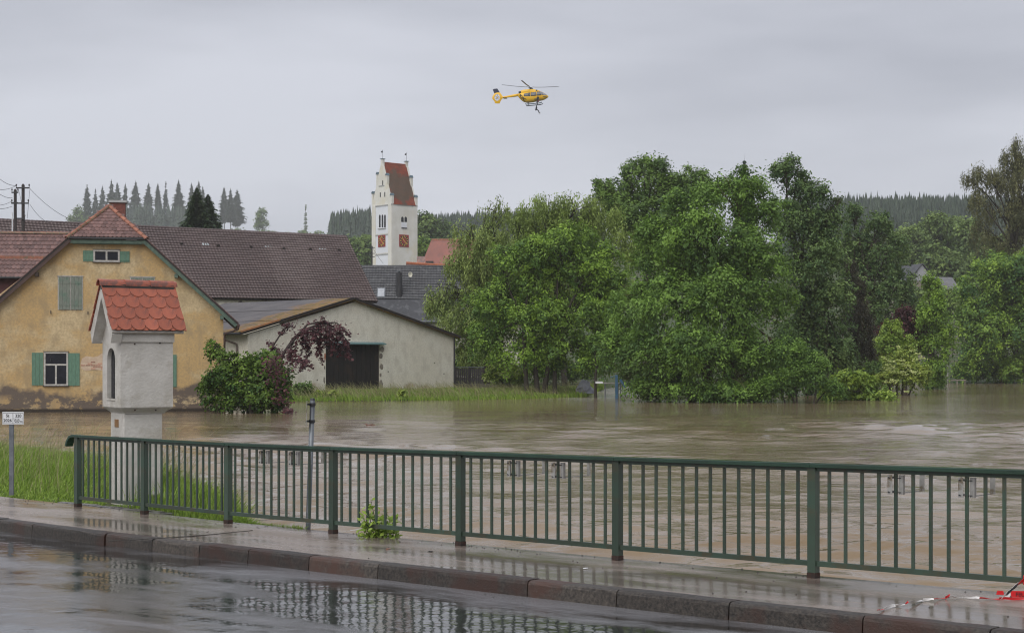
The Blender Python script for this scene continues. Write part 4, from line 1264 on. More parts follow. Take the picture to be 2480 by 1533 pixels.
# chimney
cx, cz0 = FH.L(285, 520, 2.6); cz1 = FH.L(285, 491, 2.6)[1]
hw = 17.5 / F * 85 / 1.0
MB().box(cx - hw, cx + hw, 2.6, 3.3, cz0 - 1.6, cz1).build('chimney', M['brick_red'], roof_fh)
MB().box(cx - hw - .08, cx + hw + .08, 2.52, 3.38, cz1, cz1 + 0.12).build('chimney_cap', M['cornice'], roof_fh)
# windows and shutters
window(FH, fh, 226, 290, 605, 635, [(0, .5, 0, 1), (.5, 1, 0, 1)], frame_w=0.09)
shutter(FH, fh, 201, 226, 607, 633); shutter(FH, fh, 290, 314, 609, 635)
window(FH, fh, 106, 165, 852, 934, [(0, .5, 0, .62), (.5, 1, 0, .62), (0, 1, .62, 1)], frame_w=0.085)
shutter(FH, fh, 77, 105, 854, 933, planks=3, battens=False); shutter(FH, fh, 165, 193, 855, 934, planks=3, battens=False)
shutter(FH, fh, 402, 428, 859, 937, planks=3, battens=False)
window(FH, fh, 342, 401, 857, 937, [(0, .5, 0, .62), (.5, 1, 0, .62), (0, 1, .62, 1)], frame_w=0.085)
shutter(FH, fh, 313, 341, 857, 936, planks=3, battens=False)
for x0, x1_, y0, y1_ in ((140, 201, 669, 751), (315, 375, 671, 753)):
    xa, za = FH.L(x0, y0); xb, zb2 = FH.L(x1_, y1_)
    MB().box(xa, xb, -0.02, 0.04, zb2, za).box(xa - .03, xb + .03, -.06, .03, za + .002, za + .03).build('window_frame', M['frame_white'], fh)
    mid = (x0 + x1_) / 2
    shutter(FH, fh, x0 + 2, mid - 1, y0 + 2, y1_ - 1, c=-0.04, mt='shutter_old')
    shutter(FH, fh, mid + 1, x1_ - 2, y0 + 2, y1_ - 1, c=-0.04, mt='shutter_old')
for px, py in ((123, 755), (213, 757), (123, 870)):
    x, z = FH.L(px, py); MB().box(x - .015, x + .015, -.07, .02, z - .1, z + .06).build('shutter_stay', M['dark_metal'], fh)
# patch where the plaster has fallen off the bricks
pm = MB()
outl = [(195, 880), (199, 868), (210, 862), (226, 865), (238, 862), (247, 856), (262, 850), (268, 870), (262, 892), (245, 897), (225, 895), (208, 898), (197, 893)]
pp = [FH.L(x, y) for x, y in outl]
pm.prism(pp, -0.012, 0.01)
patch = pm.build('bare_patch', mat('bare_render', (0.56, 0.45, 0.33), (0.46, 0.34, 0.25), 0.9, 4, bump=(20, .5, .02)), fh)
bk = MB().box(-0.11, 0.11, -0.018, 0, -0.028, 0.028).mesh('brick', mat('bare_brick', (0.34, 0.13, 0.09), (0.46, 0.30, 0.22), 0.9, 5, rnd=0.3))
for r in range(5):
    z = FH.L(200, 895)[1] + r * 0.085 + 0.05
    x = FH.L(199, 880)[0] + (0.12 if r % 2 else 0.0) + random.uniform(0, .05)
    xe = FH.L(262 - r * 3, 880)[0]
    while x < xe:
        if random.random() < 0.62: obj('brick', bk, patch, (x, -0.004, z))
        x += 0.25

# ------------------------------------------------------------------ neighbour's house at the far left
NF = Frame(60, 104, 8)
nb = thing('tiled_outbuilding', 'dark red outbuilding with weathered scalloped tile roof at the left edge', 'house', NF.o, NF.a)
zr = NF.L(60, 566, 3.0)[1]; zev = NF.L(60, 672, -0.3)[1]
xL_, xR_ = -9.0, NF.L(215, 620)[0]
m = MB(); m.box(xL_ + .2, xR_ - .2, 0.2, 6.0, -1, zev + 0.1)
m.prism([(0.2, zev + .1), (6.0, zev + .1), (3.1, zr - .15)], xL_ + .2, xR_ - .2, axis='x')
m.build('wall', M['red_wall'], nb)
rf = MB()
rf.slab([(xL_, -0.3, zev), (xR_, -0.3, zev), (xR_, 3.0, zr), (xL_, 3.0, zr)], 0.1)
rf.slab([(xL_, 6.3, zev), (xL_, 3.0, zr), (xR_, 3.0, zr), (xR_, 6.3, zev)], 0.1)
nro = rf.build('roof', M['roof_edge'], nb)
A = Vector((xL_, -0.3, zev)); B = Vector((xR_, -0.3, zev)); up = (Vector((xR_, 3.0, zr)) - B)
SL = up.length; rows = 11; rh = SL / rows
xv = NF.L(-25, 620)[0] - xL_
lay_tiles(nro, A, B, up.normalized(), lambda r: (xv, (B - A).length - .05), rows, rh, 0.265, 0.035, 'old_tile', jitter=0.014, tilt=0.09)
HT2 = ridge_tile_mesh(0.5, 0.15, 0.12, M['hip_tile'], 8, 0.02)
for k in range(30):
    x = xL_ + xv - 1 + k * 0.42
    if x > xR_: break
    obj('ridge_tile', HT2, nro, (x, 3.0, zr - 0.0), (0, random.uniform(-.02, .02), 0))
MB().box(xL_, xR_, 1.02, 1.2, zev + 1.32 * (zr - zev) / 3.3, zev + 1.32 * (zr - zev) / 3.3 + 0.24).build('snow_guard', M['hip_tile'], nro)
MB().tube([(xL_, -0.38, zev - 0.03), (xR_, -0.38, zev - 0.03)], 0.07, 8).build('gutter', M['dark_metal'], nb)

# ------------------------------------------------------------------ long brown-roofed hall
RE = Vector((-15.7, 150, CZ + (HY - 573) / F * 150))            # right end of the ridge
RL_ = Vector((-44.5, 131, RE.z))
rd = Vector((RL_.x - RE.x, RL_.y - RE.y, 0)).normalized()        # ridge direction, leftwards
HB_A = math.atan2(-rd.y, -rd.x)
hb = thing('long_hall', 'long building with a big brown pantile roof behind the farmhouse', 'building', (RE.x, RE.y, 0), HB_A)
# local: -x along the ridge to the left, -y towards us
Lh = 46.0
HF = Frame(CX + F * RE.x / RE.y, RE.y, math.degrees(HB_A))
ye_h = -6.2; zr = RE.z
# solve eave height so that the verge foot lands at (913,730)
zeh = HF.L(913, 731, ye_h)[1]
dxe = HF.L(913, 731, ye_h)[0]
m = MB(); m.box(-Lh + .3, -0.3, ye_h + .4, 5.8, -0.5, zeh + .15)
m.prism([(ye_h + .4, zeh + .15), (5.8, zeh + .15), (0, zr - .2)], -Lh + .3, -.3, axis='x')
m.build('wall', M['barn_plaster'], hb)
def pantile_roof(name, parent, x0, x1, y0, z0, y1, z1, rows, tilew, mt, amp=0.030, step=0.050, skew=0.0, seg=4, kind=True):
    """rows of wavy tiles between eave (y0,z0) and ridge (y1,z1)"""
    nx = int((x1 - x0) / tilew * seg) + 1
    xs = np.linspace(x0, x1, nx)
    ph = (np.arange(nx) % seg) / seg
    wave = np.where(ph < 0.5, np.sin(ph * 2 * np.pi) * amp, -amp * 0.35 * np.sin((ph - .5) * 2 * np.pi))
    d = Vector((0, y1 - y0, z1 - z0)); L = d.length; dn = d.normalized(); nn = Vector((0, -dn.z, dn.y))
    if nn.z < 0: nn = -nn
    V = []; Q = []
    sag = 0.05 * np.sin((xs - x0) / (x1 - x0) * 9)
    for r in range(rows):
        for (t, h) in ((r / rows, step + 0.012), (r / rows, step * 2.3), ((r + 1) / rows + 0.004, step * 0.7)):
            fl = random.uniform(-.002, .002)
            for i in range(nx):
                w = wave[i] + h + fl
                # rounded lower lip: the tile front dips where the wave is high
                tt = t - (0.10 / rows * (1 if ph[i] in (0.25,) else 0) if h != step * .7 else 0)
                s = xs[i] + skew * t
                V.append((s, y0 + dn.y * L * tt + nn.y * w, z0 + dn.z * L * tt + nn.z * w + sag[i]))
    for r in range(rows):
        for k in range(2):
            b = (r * 3 + k) * nx
            for i in range(nx - 1): Q.append((b + i, b + i + 1, b + nx + i + 1, b + nx + i))
    o = obj(name, mesh_np(name, V, Q, M[mt]), parent)
    if kind: o['kind'] = 'stuff'
    return o
rf = MB()
rf.slab([(-Lh, ye_h, zeh - .05), (0 + dxe * 1.0, ye_h, zeh - .05), (0, 0, zr - .05), (-Lh, 0, zr - .05)], 0.12)
rf.slab([(-Lh, 6.2, zeh - .05), (-Lh, 0, zr - .05), (0, 0, zr - .05), (0, 6.2, zeh - .05)], 0.12)
rb = rf.build('roof', M['roof_edge'], hb)
pantile_roof('roof_tiles', rb, -Lh, 0.0, ye_h, zeh, 0, zr, 27, 0.30, 'roof_brown', skew=-dxe if abs(dxe) < 1.5 else 0)
RTm = ridge_tile_mesh(0.44, 0.13, 0.11, M['roof_brown'], 6, 0.02)
for k in range(112):
    obj('ridge_tile', RTm, rb, (-Lh + k * 0.41, 0, zr + 0.0), (0, random.uniform(-.02, .02), 0))
MB().sweep([(0.03 + dxe, ye_h, zeh - .02), (0.03, 0, zr)], 0.05, 0.14, (1, 0, 0)).build('verge_board', M['roof_edge'], hb)
def on_roof(fr, px, py, y0, z0, y1, z1):
    """point of the slope plane (local) seen at the pixel"""
    C0 = Vector((0, 0, CZ)) - fr.o
    c = Vector((C0.dot(fr.ex), C0.dot(fr.ey), C0.z))
    d = Vector(((px - CX) / F, 1, (HY - py) / F)); d = Vector((d.dot(fr.ex), d.dot(fr.ey), d.z))
    dn = Vector((0, y1 - y0, z1 - z0)).normalized(); nn = Vector((0, -dn.z, dn.y))
    t = (Vector((0, y0, z0)) - c).dot(nn) / d.dot(nn)
    return c + d * t, dn, nn
gl = mat('glass_tile', (0.55, 0.60, 0.62), (0.42, 0.48, 0.5), 0.15)
def slope_box(parent, name, mt, p, dn, nn, w, h, t, lift=0.06):
    X = Vector((1, 0, 0)); rot = Matrix((X, dn, nn)).transposed()
    o = MB().box(-w / 2, w / 2, -h / 2, h / 2, lift, lift + t).build(name, mt, parent)
    o.matrix_local = Matrix.Translation(p) @ rot.to_4x4(); return o
for px, py in ((497, 593), (649, 600), (780, 606)):
    for k in (-1, 0, 1):
        p, dn, nn = on_roof(HF, px + k * 6, py, ye_h, zeh, 0, zr)
        slope_box(rb, 'glass_tile', gl, p, dn, nn, 0.13, 0.30, 0.015, 0.085)
for px, py in ((438, 592), (527, 597), (606, 600), (686, 604), (750, 606), (820, 608), (581, 733), (641, 733), (703, 732), (770, 732)):
    p, dn, nn = on_roof(HF, px, py, ye_h, zeh, 0, zr)
    m = MB().prism([(-.14, 0), (.14, 0), (.10, .14), (-.10, .14)], -.16, .12)
    o = m.build('vent_tile', M['roof_edge'], rb); o.location = p + nn * 0.06 - Vector((0, .02, .03))

# ------------------------------------------------------------------ white barn
Al = Vector(((600 - CX) / F * 109.6, 109.6, 0)); Br = Vector(((1099 - CX) / F * 124, 124, 0))
BA = math.atan2(Br.y - Al.y, Br.x - Al.x)
BF = Frame(600, 109.6, math.degrees(BA))
bn = thing('white_barn', 'low white plastered barn with mossy roof and a dark wooden door', 'barn', BF.o, BF.a)
Wb = (Br - Al).length
x_ap, z_ap = BF.L(860, 731); z_l = BF.L(600, 810)[1]; z_rr = BF.L(1099, 812)[1]
dx0, dz1 = BF.L(789, 833); dx1, dz0 = BF.L(921, 950)
gz0 = 0.2
m = MB(); Db = 15
def gable_wall(m, x0, x1, top, hole, y=0.0, th=0.4):
    hx0, hx1, hz = hole
    def zt(x): return top[0][1] + (top[1][1] - top[0][1]) * (x - top[0][0]) / (top[1][0] - top[0][0]) if x <= top[1][0] else top[1][1] + (top[2][1] - top[1][1]) * (x - top[1][0]) / (top[2][0] - top[1][0])
    m.prism([(x0, -1), (hx0, -1), (hx0, zt(hx0)), (x0, zt(x0))], y, y + th)
    if hx1 > top[1][0]:
        m.prism([(hx0, hz), (hx1, hz), (hx1, zt(hx1)), (top[1][0], top[1][1]), (hx0, zt(hx0))], y, y + th)
    m.prism([(hx1, -1), (x1, -1), (x1, zt(x1)), (hx1, zt(hx1))], y, y + th)
gable_wall(m, 0, Wb, [(0, z_l), (x_ap, z_ap), (Wb, z_rr)], (dx0, dx1, dz1))
m.box(0, 0.35, 0.4, Db, -1, z_l); m.box(Wb - .35, Wb, 0.4, Db, -1, z_rr); m.box(0.35, Wb - .35, Db - .3, Db, -1, z_l)
m.build('wall', M['barn_plaster'], bn)
# door of vertical planks
pk = 12; w = (dx1 - dx0) / pk
door = MB().box(dx0 + .02, dx1 - .02, 0.20, 0.26, 0.4, dz1 - .02).build('door', M['dark_wood'], bn)
for k in range(pk):
    MB().box(dx0 + k * w + .012, dx0 + (k + 1) * w - .012, 0.13 + random.uniform(-.02, .02), 0.195, 0.35 + random.uniform(0, .1), dz1 - .03).build('door_plank', M['dark_wood'], door)
MB().sweep([(dx0 + (dx1-dx0)*.50, 0.09, dz0 + 1.3), (dx0 + (dx1-dx0)*.66, 0.09, dz0 + .2)], .02, .09, (0, 1, 0)).build('door_brace', M['dark_wood'], door)
cxa = BF.L(846, 833)[0]
MB().prism([(-0.42, dz1 - .02), (0.10, dz1 + .14), (0.10, dz1 + .2), (-0.42, dz1 + .06)], dx0 - .1, dx1 + .25, axis='x').build('door_canopy', M['teal'], bn)
# exposed jamb stones
def jamb(px, py, w_, h_, mt='rubble'):
    x, z = BF.L(px, py); n = 9
    pts = [(x + w_ * math.cos(2 * math.pi * k / n) * random.uniform(.75, 1.1), z + h_ * math.sin(2 * math.pi * k / n) * random.uniform(.8, 1.1)) for k in range(n)]
    MB().prism(pts, -0.015, 0.05).build('jamb_stone', M[mt], bn)
for px, py, w_, h_ in ((925, 846, .22, .22), (923, 862, .17, .22), (924, 888, .16, .26), (923, 930, .18, .32), (922, 908, .08, .15)):
    jamb(px, py, w_, h_)
jamb(787, 863, .07, .3, 'orange_wall'); jamb(785, 920, .07, .25); jamb(786, 890, .06, .15)
for px, py in ((940, 900), (722, 902), (1052, 879), (1100 - 25, 905), (768, 920), (599, 851)):
    x, z = BF.L(px, py); MB().tube([(x, -.02, z), (x, .02, z)], .05, 7).build('wall_hole', M['rust'], bn)
# roof
yb = -0.35
xle, zle = BF.L(583, 806, yb); xap, zap = BF.L(857, 722.5, yb); xre, zre = BF.L(1114, 815, yb)
rf = MB()
nrr = 60
rf.slab([(xle, yb, zle), (xap, yb, zap), (xap, Db + .3, zap), (xle, Db + .3, zle)], 0.14)
rf.slab([(xap, yb, zap), (xre, yb, zre), (xre, Db + .3, zre), (xap, Db + .3, zap)], 0.14)
rb = rf.build('roof', M['barn_roof'], bn)
# corrugated sheets on the left pitch, one object per sheet column
sl = Vector((xap - xle, 0, zap - zle)); nn = Vector((-sl.z, 0, sl.x)).normalized()
ncol = 8; cw = (Db + .6) / ncol
for c_ in range(ncol):
    for r in range(3):
        V = []; Q = []; K = 12
        t0, t1 = r / 3 - (0.012 if r else 0), (r + 1) / 3
        for k in range(K + 1):
            y = yb + c_ * cw + cw * k / K * 0.995
            hgt = 0.03 + 0.022 * math.sin(2 * math.pi * k / 2.0 * 1.0 + 0) * (1 if k % 2 else -1) + 0.012 * (1 if k % 2 else 0)
            a = Vector((xle, 0, zle)) + sl * t0 + nn * (hgt + 0.03 * (1 if r else 1)); b = Vector((xle, 0, zle)) + sl * t1 + nn * (hgt + .004)
            V += [(a.x, y, a.z), (b.x, y, b.z)]
        for k in range(K): Q.append((2 * k, 2 * k + 2, 2 * k + 3, 2 * k + 1))
        obj('roof_sheet', mesh_np('roof_sheet', V, Q, M['barn_roof']), rb)
for a, b, mt in (((xle, yb - .02, zle + .01), (xap, yb - .02, zap + .03), 'roof_edge'), ((xap, yb - .02, zap + .03), (xre, yb - .02, zre + .01), 'roof_edge')):
    MB().sweep([(a[0], a[1], a[2] - .11), (b[0], b[1], b[2] - .11)], .05, .17, (0, 1, 0)).build('verge_board', M[mt], bn)
p = [Vector((xle, yb - .05, zle + .03)).lerp(Vector((xap, yb - .05, zap + .05)), t) for t in (0.0, 0.33)]
MB().sweep([p[0], p[1]], .12, .12, (0, 1, 0)).build('verge_capping', mat('orange_capping', (0.45, 0.20, 0.08), (0.30, 0.15, 0.07), .6, 3), bn)
MB().tube([(xle - .05, yb, zle - .05), (xle - .05, Db, zle - .05)], .08, 8).build('gutter', M['dark_metal'], bn)
MB().tube([(xre + .05, yb, zre - .05), (xre + .05, Db, zre - .05)], .08, 8).build('gutter', M['dark_metal'], bn)
# swan-neck downpipe and small window on the left side wall
MB().tube([(xle - .02, 1.6, zle - .12), (xle - .02, 1.6, zle - .45), (-0.12, 1.15, zle - .75), (-0.10, 1.1, zle - 1.0), (-0.10, 1.1, -.5)], .07, 8).build('downpipe', M['grey_pipe'], bn, smooth=True)
MB().box(-.03, .03, 1.9, 3.0, 2.3, 2.75).build('window', M['dark_metal'], bn)
MB().box(-.05, .02, 1.8, 3.1, 2.2, 2.29).build('sill', M['barn_plaster'], bn)
MB().tube([(Wb + .03, -0.04, z_rr - .15), (Wb + .03, -0.04, 0)], .07, 8).build('downpipe', M['dark_metal'], bn)

# ------------------------------------------------------------------ slate-roofed house behind
SF = Frame(874, 176, 2)
sh2 = thing('slate_house', 'house with dark slate roof between the hall and the church tower', 'house', SF.o, SF.a)
Wd = 20.0
yE = -6.5; zr = SF.L(960, 645, 0)[1]; zE_ = SF.L(1030, 778, yE)[1]
xl_ = -3.0
m = MB(); m.box(xl_ + .3, Wd - .3, yE + .5, 6, -.5, zE_ + .1); m.prism([(yE + .5, zE_ + .1), (6, zE_ + .1), (0, zr - .15)], xl_ + .3, Wd - .3, axis='x')
m.build('wall', mat('pale_house_wall', (0.55, 0.52, 0.47), (0.45, 0.42, 0.38), .85, 1), sh2)
rf = MB()
rf.slab([(xl_, yE, zE_), (Wd, yE, zE_), (Wd, 0, zr), (xl_, 0, zr)], .12)
rf.slab([(xl_, 6.5, zE_), (xl_, 0, zr), (Wd, 0, zr), (Wd, 6.5, zE_)], .12)
rb = rf.build('roof', M['slate'], sh2)
pantile_roof('roof_tiles', rb, xl_, Wd, yE + 2.55, zE_ + (zr - zE_) * 2.55 / 6.5, 0, zr, 13, 0.32, 'slate', amp=.008, step=.034)
RTm2 = ridge_tile_mesh(0.46, 0.13, 0.11, M['slate'], 6, 0.02)
for k in range(54): obj('ridge_tile', RTm2, rb, (xl_ + k * .425, 0, zr), (0, 0, 0))
p, dn, nn = on_roof(SF, 967, 716, yE, zE_, 0, zr)
ptop = SF.L(967, 661, p.y)[1]
MB().tube([(p.x, p.y, p.z - .3), (p.x, p.y, ptop)], .33, 14).build('flue', M['dark_metal'], sh2)
MB().tube([(p.x, p.y, ptop + .15), (p.x, p.y, ptop + .22)], .42, 14).tube([(p.x, p.y, ptop), (p.x, p.y, ptop + .15)], .12, 8).build('flue_cap', M['galv'], sh2)
p, dn, nn = on_roof(SF, 993, 690, yE, zE_, 0, zr)
MB().tube([tuple(p), (p.x, p.y - .3, p.z + .9)], .04, 6).build('dish_arm', M['galv'], sh2)
m = MB(); cc = Vector((p.x + .05, p.y - .45, p.z + 1.1)); n = 14
m.v.append(tuple(cc + Vector((0, .1, 0))))
for k in range(n): m.v.append(tuple(cc + Vector((.24 * math.cos(2 * math.pi * k / n), -.05, .30 * math.sin(2 * math.pi * k / n)))))
for k in range(n): m.f.append((0, 1 + k, 1 + (k + 1) % n))
o = m.build('satellite_dish', mat('dish_cream', (.62, .60, .50), None, .5), sh2); o.modifiers.new('t', 'SOLIDIFY').thickness = .03
p, dn, nn = on_roof(SF, 923, 710, yE, zE_, 0, zr)
slope_box(rb, 'roof_window', M['galv'], p, dn, nn, .9, 1.5, .05, .06); slope_box(rb, 'pane', mat('roof_glass', (.45, .47, .5), None, .1), p, dn, nn, .7, 1.3, .02, .113)
MB().tube([(xl_, yE - .1, zE_ - .05), (Wd, yE - .1, zE_ - .05)], .09, 8).build('gutter', M['galv'], sh2)
# white and orange house glimpsed behind the willow
OF = Frame(1100, 172, 3)
oh = thing('orange_house', 'orange brick house with white trim glimpsed through the willow', 'house', OF.o, OF.a)
x0, z1 = OF.L(1066, 744); x1, z0 = OF.L(1290, 830)
MB().box(x0, x1, 0, 8, -.5, OF.L(1100, 749)[1]).build('wall', M['orange_wall'], oh)
m = MB()
for a, b, c, d in ((1068, 1088, 735, 747), (1092, 1100, 737, 750), (1066, 1112, 781, 800)):
    xa, za = OF.L(a, c, -.05); xb, zb2 = OF.L(b, d, -.05); m.box(xa, xb, -.06, -.01, zb2, za)
m.build('white_trim', M['sign_white'], oh)
for a in (1072, 1096, 1130, 1180, 1230): window(OF, oh, a, a + 12, 782, 800, [(0, 1, 0, 1)], c=-.1, frame_w=.12)
rf = MB(); zz = OF.L(1100, 749)[1]
rf.slab([(x0 - .4, -.5, zz), (x1 + .4, -.5, zz), (x1 + .4, 4, zz + 3.2), (x0 - .4, 4, zz + 3.2)], .12)
rf.slab([(x0 - .4, 8.5, zz), (x0 - .4, 4, zz + 3.2), (x1 + .4, 4, zz + 3.2), (x1 + .4, 8.5, zz)], .12)
rf.build('roof', M['slate'], oh)

# ------------------------------------------------------------------ church tower
TF = Frame(948, 360, 41.3)
tw_ = thing('church_tower', 'tall white church tower with clocks and steep red saddle roof', 'tower', TF.o, TF.a)
ta = TF.L(1010.5, 560)[0]; tb = TF.LX(901, 560)[0]
z_eave = TF.L(975, 495)[1]; z_top = TF.LX(930, 398)[1] if False else TF.L(960, 396, tb / 2)[1]
g0 = TF.LX(925, 498)[1]
MB().box(0, ta, 0, tb, -.5, z_eave).build('wall', M['tower_white'], tw_)
# gable walls
for x0 in (0.0, ta - .45):
    MB().prism([(0, z_eave), (tb, z_eave), (tb / 2 + .25, z_top - .3), (tb / 2 - .25, z_top - .3)], x0, x0 + .45, axis='x').build('gable', M['tower_white'], tw_)
rf = MB()
sh_ = .42
rf.slab([(sh_, -.15, z_eave - .15), (ta - sh_, -.15, z_eave - .15), (ta - sh_, tb / 2, z_top - .1), (sh_, tb / 2, z_top - .1)], .12)
rf.slab([(sh_, tb + .15, z_eave - .15), (sh_, tb / 2, z_top - .1), (ta - sh_, tb / 2, z_top - .1), (ta - sh_, tb + .15, z_eave - .15)], .12)
trf = rf.build('roof', M['tower_roof'], tw_)
# tile courses: thin strips proud of the slope
L_s = Vector((0, tb / 2 + .15, z_top - z_eave + .05)); nrow = 40; dn = L_s.normalized(); nn = Vector((0, -dn.z, dn.y))
V = []; Q = []
for r in range(nrow):
    a = Vector((0, -.15, z_eave - .15)) + L_s * (r / nrow); b = Vector((0, -.15, z_eave - .15)) + L_s * ((r + 1) / nrow)
    for i in range(25):
        x = sh_ + .01 + (ta - 2 * sh_ - .02) * i / 24; w = random.uniform(0, .015)
        pa = a + nn * .0; pb = a + nn * (.06 + w); pc = b + nn * .015
        V += [(x, pa.y, pa.z), (x, pb.y, pb.z), (x, pc.y, pc.z)]
    for i in range(24):
        o_ = (r * 25 + i) * 3
        Q += [(o_, o_ + 3, o_ + 4, o_ + 1), (o_ + 1, o_ + 4, o_ + 5, o_ + 2)]
o = obj('roof_tiles', mesh_np('roof_tiles', V, Q, M['tower_roof']), trf); o['kind'] = 'stuff'
for k in range(11):
    x = sh_ + .25 + k * (ta - 2 * sh_ - .5) / 10
    MB().tube([(x - .27, tb / 2, z_top - .1), (x + .27, tb / 2, z_top - .08)], .13, 7).build('ridge_tile', M['red_tile'], trf)
# crow-step turrets on the gables
def turret(x0, y0, y1, z0, z1, cap=.55):
    p = MB().box(x0, x0 + .62, y0, y1, z0, z1).build('turret', M['tower_white'], tw_)
    ym = (y0 + y1) / 2
    MB().prism([(y0 - .1, z1), (y1 + .1, z1), (ym, z1 + cap)], x0 - .12, x0 + .74, axis='x').build('turret_cap', M['copper'], p)
def TZ(py, y): return TF.L(960, py, y)[1]
sA, sB = 1.35, 2.2
for x0 in (-.02, ta - .60):
    for side in (0, 1):
        yy = [(-.12, .42), (tb * .255 - .25, tb * .255 + .27)]
        if side: yy = [(tb - b, tb - a) for a, b in yy]
        turret(x0, yy[0][0], yy[0][1], z_eave - .3, TZ(474, yy[0][0]) )
        turret(x0, yy[1][0], yy[1][1], TZ(449, yy[1][0]) - .4, TZ(427, yy[1][0]))
    a, b = tb / 2 - .3, tb / 2 + .3
    p = MB().box(x0, x0 + .62, a, b, z_top - 1.0, TZ(389.5, tb / 2)).build('turret', M['tower_white'], tw_)
    zt = TZ(389.5, tb / 2)
    MB().box(x0 - .15, x0 + .77, a - .15, b + .15, zt, zt + .12).build('turret_cap', M['copper'], p)
    xm = x0 + .31
    MB().tube([(xm, tb / 2, zt + .1), (xm, tb / 2, TZ(367, tb / 2))], .035, 5).build('finial_rod', M['dark_metal'], p)
    MB().box(xm - .02 - .45, xm, tb / 2 - .02, tb / 2 + .02, TZ(374, tb / 2), TZ(371, tb / 2)).box(xm - .28, xm - .02, tb / 2 - .025, tb / 2 + .025, TZ(373, tb / 2), TZ(369.5, tb / 2)).build('weather_vane', M['dark_metal'], p)
# recessed panels, pilasters and cornices
pil = MB()
for (y0, y1) in ((0.0, .0),): pass
zz = [TF.LX(925, py)[1] for py in (640, 618, 613, 571, 566, 500, 497)]
ypl, ypr = TF.LX(910, 560)[0], TF.LX(940, 560)[0]      # panel edges on the gable side
for (za, zb2) in ((zz[0] - 12, zz[1]), (zz[2], zz[3]), (zz[4], zz[5])):
    MB().box(-.015, .0, ypr + .02, ypl - .02, za, zb2).build('wall_panel', M['tower_panel'], tw_)
for z in (zz[1], zz[3], zz[5]):
    MB().box(-.10, 0.0, ypr, ypl, z, z + .28).build('cornice', M['cornice'], tw_)
zc = TF.LX(928, 451)[1]
MB().box(-.10, -.001, tb / 2 - 1.05, tb / 2 + 1.05, zc, zc + .2).build('cornice', M['cornice'], tw_)
for (y0, y1) in ((0, ypr - .05), (ypl + .05, tb)):
    MB().box(-.09, -.002, y0, y1, -.4, z_eave).build('pilaster', M['tower_white'], tw_)
for (x0, x1) in ((0, TF.L(958, 560)[0]), (TF.L(1000, 560)[0], ta)):
    MB().box(x0, x1, -.09, -.002, -.4, z_eave - .25).build('pilaster', M['tower_white'], tw_)
MB().box(-.1, ta + .1, -.13, -.003, z_eave - .28, z_eave - .1).build('cornice', M['cornice'], tw_)
# slits and bell openings
dk = MB()
def slit_x(px, py0, py1, w=.22, zz_=None):
    y, z1 = TF.LX(px, py0); z0 = TF.LX(px, py1)[1]
    pts = [(y - w, z0), (y + w, z0), (y + w, z1 - w), (y + w * .6, z1 - w * .3), (y, z1), (y - w * .6, z1 - w * .3), (y - w, z1 - w)]
    MB().prism(pts, -.03, -.004, axis='x').build('bell_opening', M['glass'], tw_)
slit_x(927, 437, 450, .16); slit_x(921.3, 466, 477.5, .16); slit_x(932, 465, 477, .16)
for px in (920, 926.5, 932.5): slit_x(px, 520, 551, .32)
y0, z0 = TF.LX(934.5, 552); y1 = TF.LX(917, 552)[0]
MB().box(-.22, -.005, y0 - .1, y1 + .1, z0 - .15, z0).build('sill', M['cornice'], tw_)
for px in (975, 983):
    x, z1 = TF.L(px - .5, 525); z0 = TF.L(px, 538)[1]; w = .36
    MB().prism([(x - w, z0), (x + w, z0), (x + w, z1 - w), (x + w * .6, z1 - w * .3), (x, z1), (x - w * .6, z1 - w * .3), (x - w, z1 - w)], -.03, -.004).build('bell_opening', M['glass'], tw_)
x0, z0 = TF.L(972, 551); x1 = TF.L(985, 551)[0]
MB().box(x0, x1, -.05, -.004, z0, z0 + 1.15).build('wall_panel', M['tower_panel'], tw_)
MB().box(x0, x1, -.2, -.003, z0 - .17, z0).build('sill', M['dark_metal'], tw_)
# clocks: red square face, black ring, golden numerals, hands
def clock(axis, ca, cz, ra, rz):
    def P(a, z, d):      # a sideways, z up, d out of the wall
        return (ca + a, -d, cz + z) if axis == 'y' else (-d, ca - a, cz + z)
    def plate(poly, d0, d1, name, mt, parent):
        n = len(poly); m = MB()
        m.add([P(a, z, d0) for a, z in poly] + [P(a, z, d1) for a, z in poly], [tuple(range(n)), tuple(range(2 * n - 1, n - 1, -1))] + [(i, (i + 1) % n, (i + 1) % n + n, i + n) for i in range(n)])
        return m.build(name, mt, parent)
    ck = plate([(-ra, -rz), (ra, -rz), (ra, rz), (-ra, rz)], .02, .12, 'clock', M['clock_red'], tw_)
    circ = lambda k, n=24: [(ra * k * math.cos(2 * math.pi * i / n), rz * k * math.sin(2 * math.pi * i / n)) for i in range(n)]
    plate(circ(.90), .122, .135, 'dial_ring', M['black'], ck)
    plate(circ(.50), .137, .15, 'dial_centre', M['clock_red'], ck)
    for i in range(12):
        a = 2 * math.pi * i / 12; w = .075 if i % 3 else .10
        ca_, sa = math.cos(a), math.sin(a)
        pts = []
        for r_, s_ in ((.55, -w * .6), (.86, -w), (.86, w), (.55, w * .6)):
            pts.append((ra * (r_ * ca_ - s_ * sa), rz * (r_ * sa + s_ * ca_)))
        plate(pts, .137, .155, 'numeral', M['gold'], ck)
    for ang, r_, w in ((rad(-42), .80, .07), (rad(132), .62, .09)):
        ca_, sa = math.cos(ang), math.sin(ang)
        pts = [(ra * (q * ca_ - s_ * sa), rz * (q * sa + s_ * ca_)) for q, s_ in ((-.1, -w), (r_, -w * .6), (r_ + .1, 0), (r_, w * .6), (-.1, w))]
        plate(pts, .157, .175, 'clock_hand', M['gold'], ck)
xa, z1 = TF.L(966.5, 568); xb, z0 = TF.L(989.3, 599)
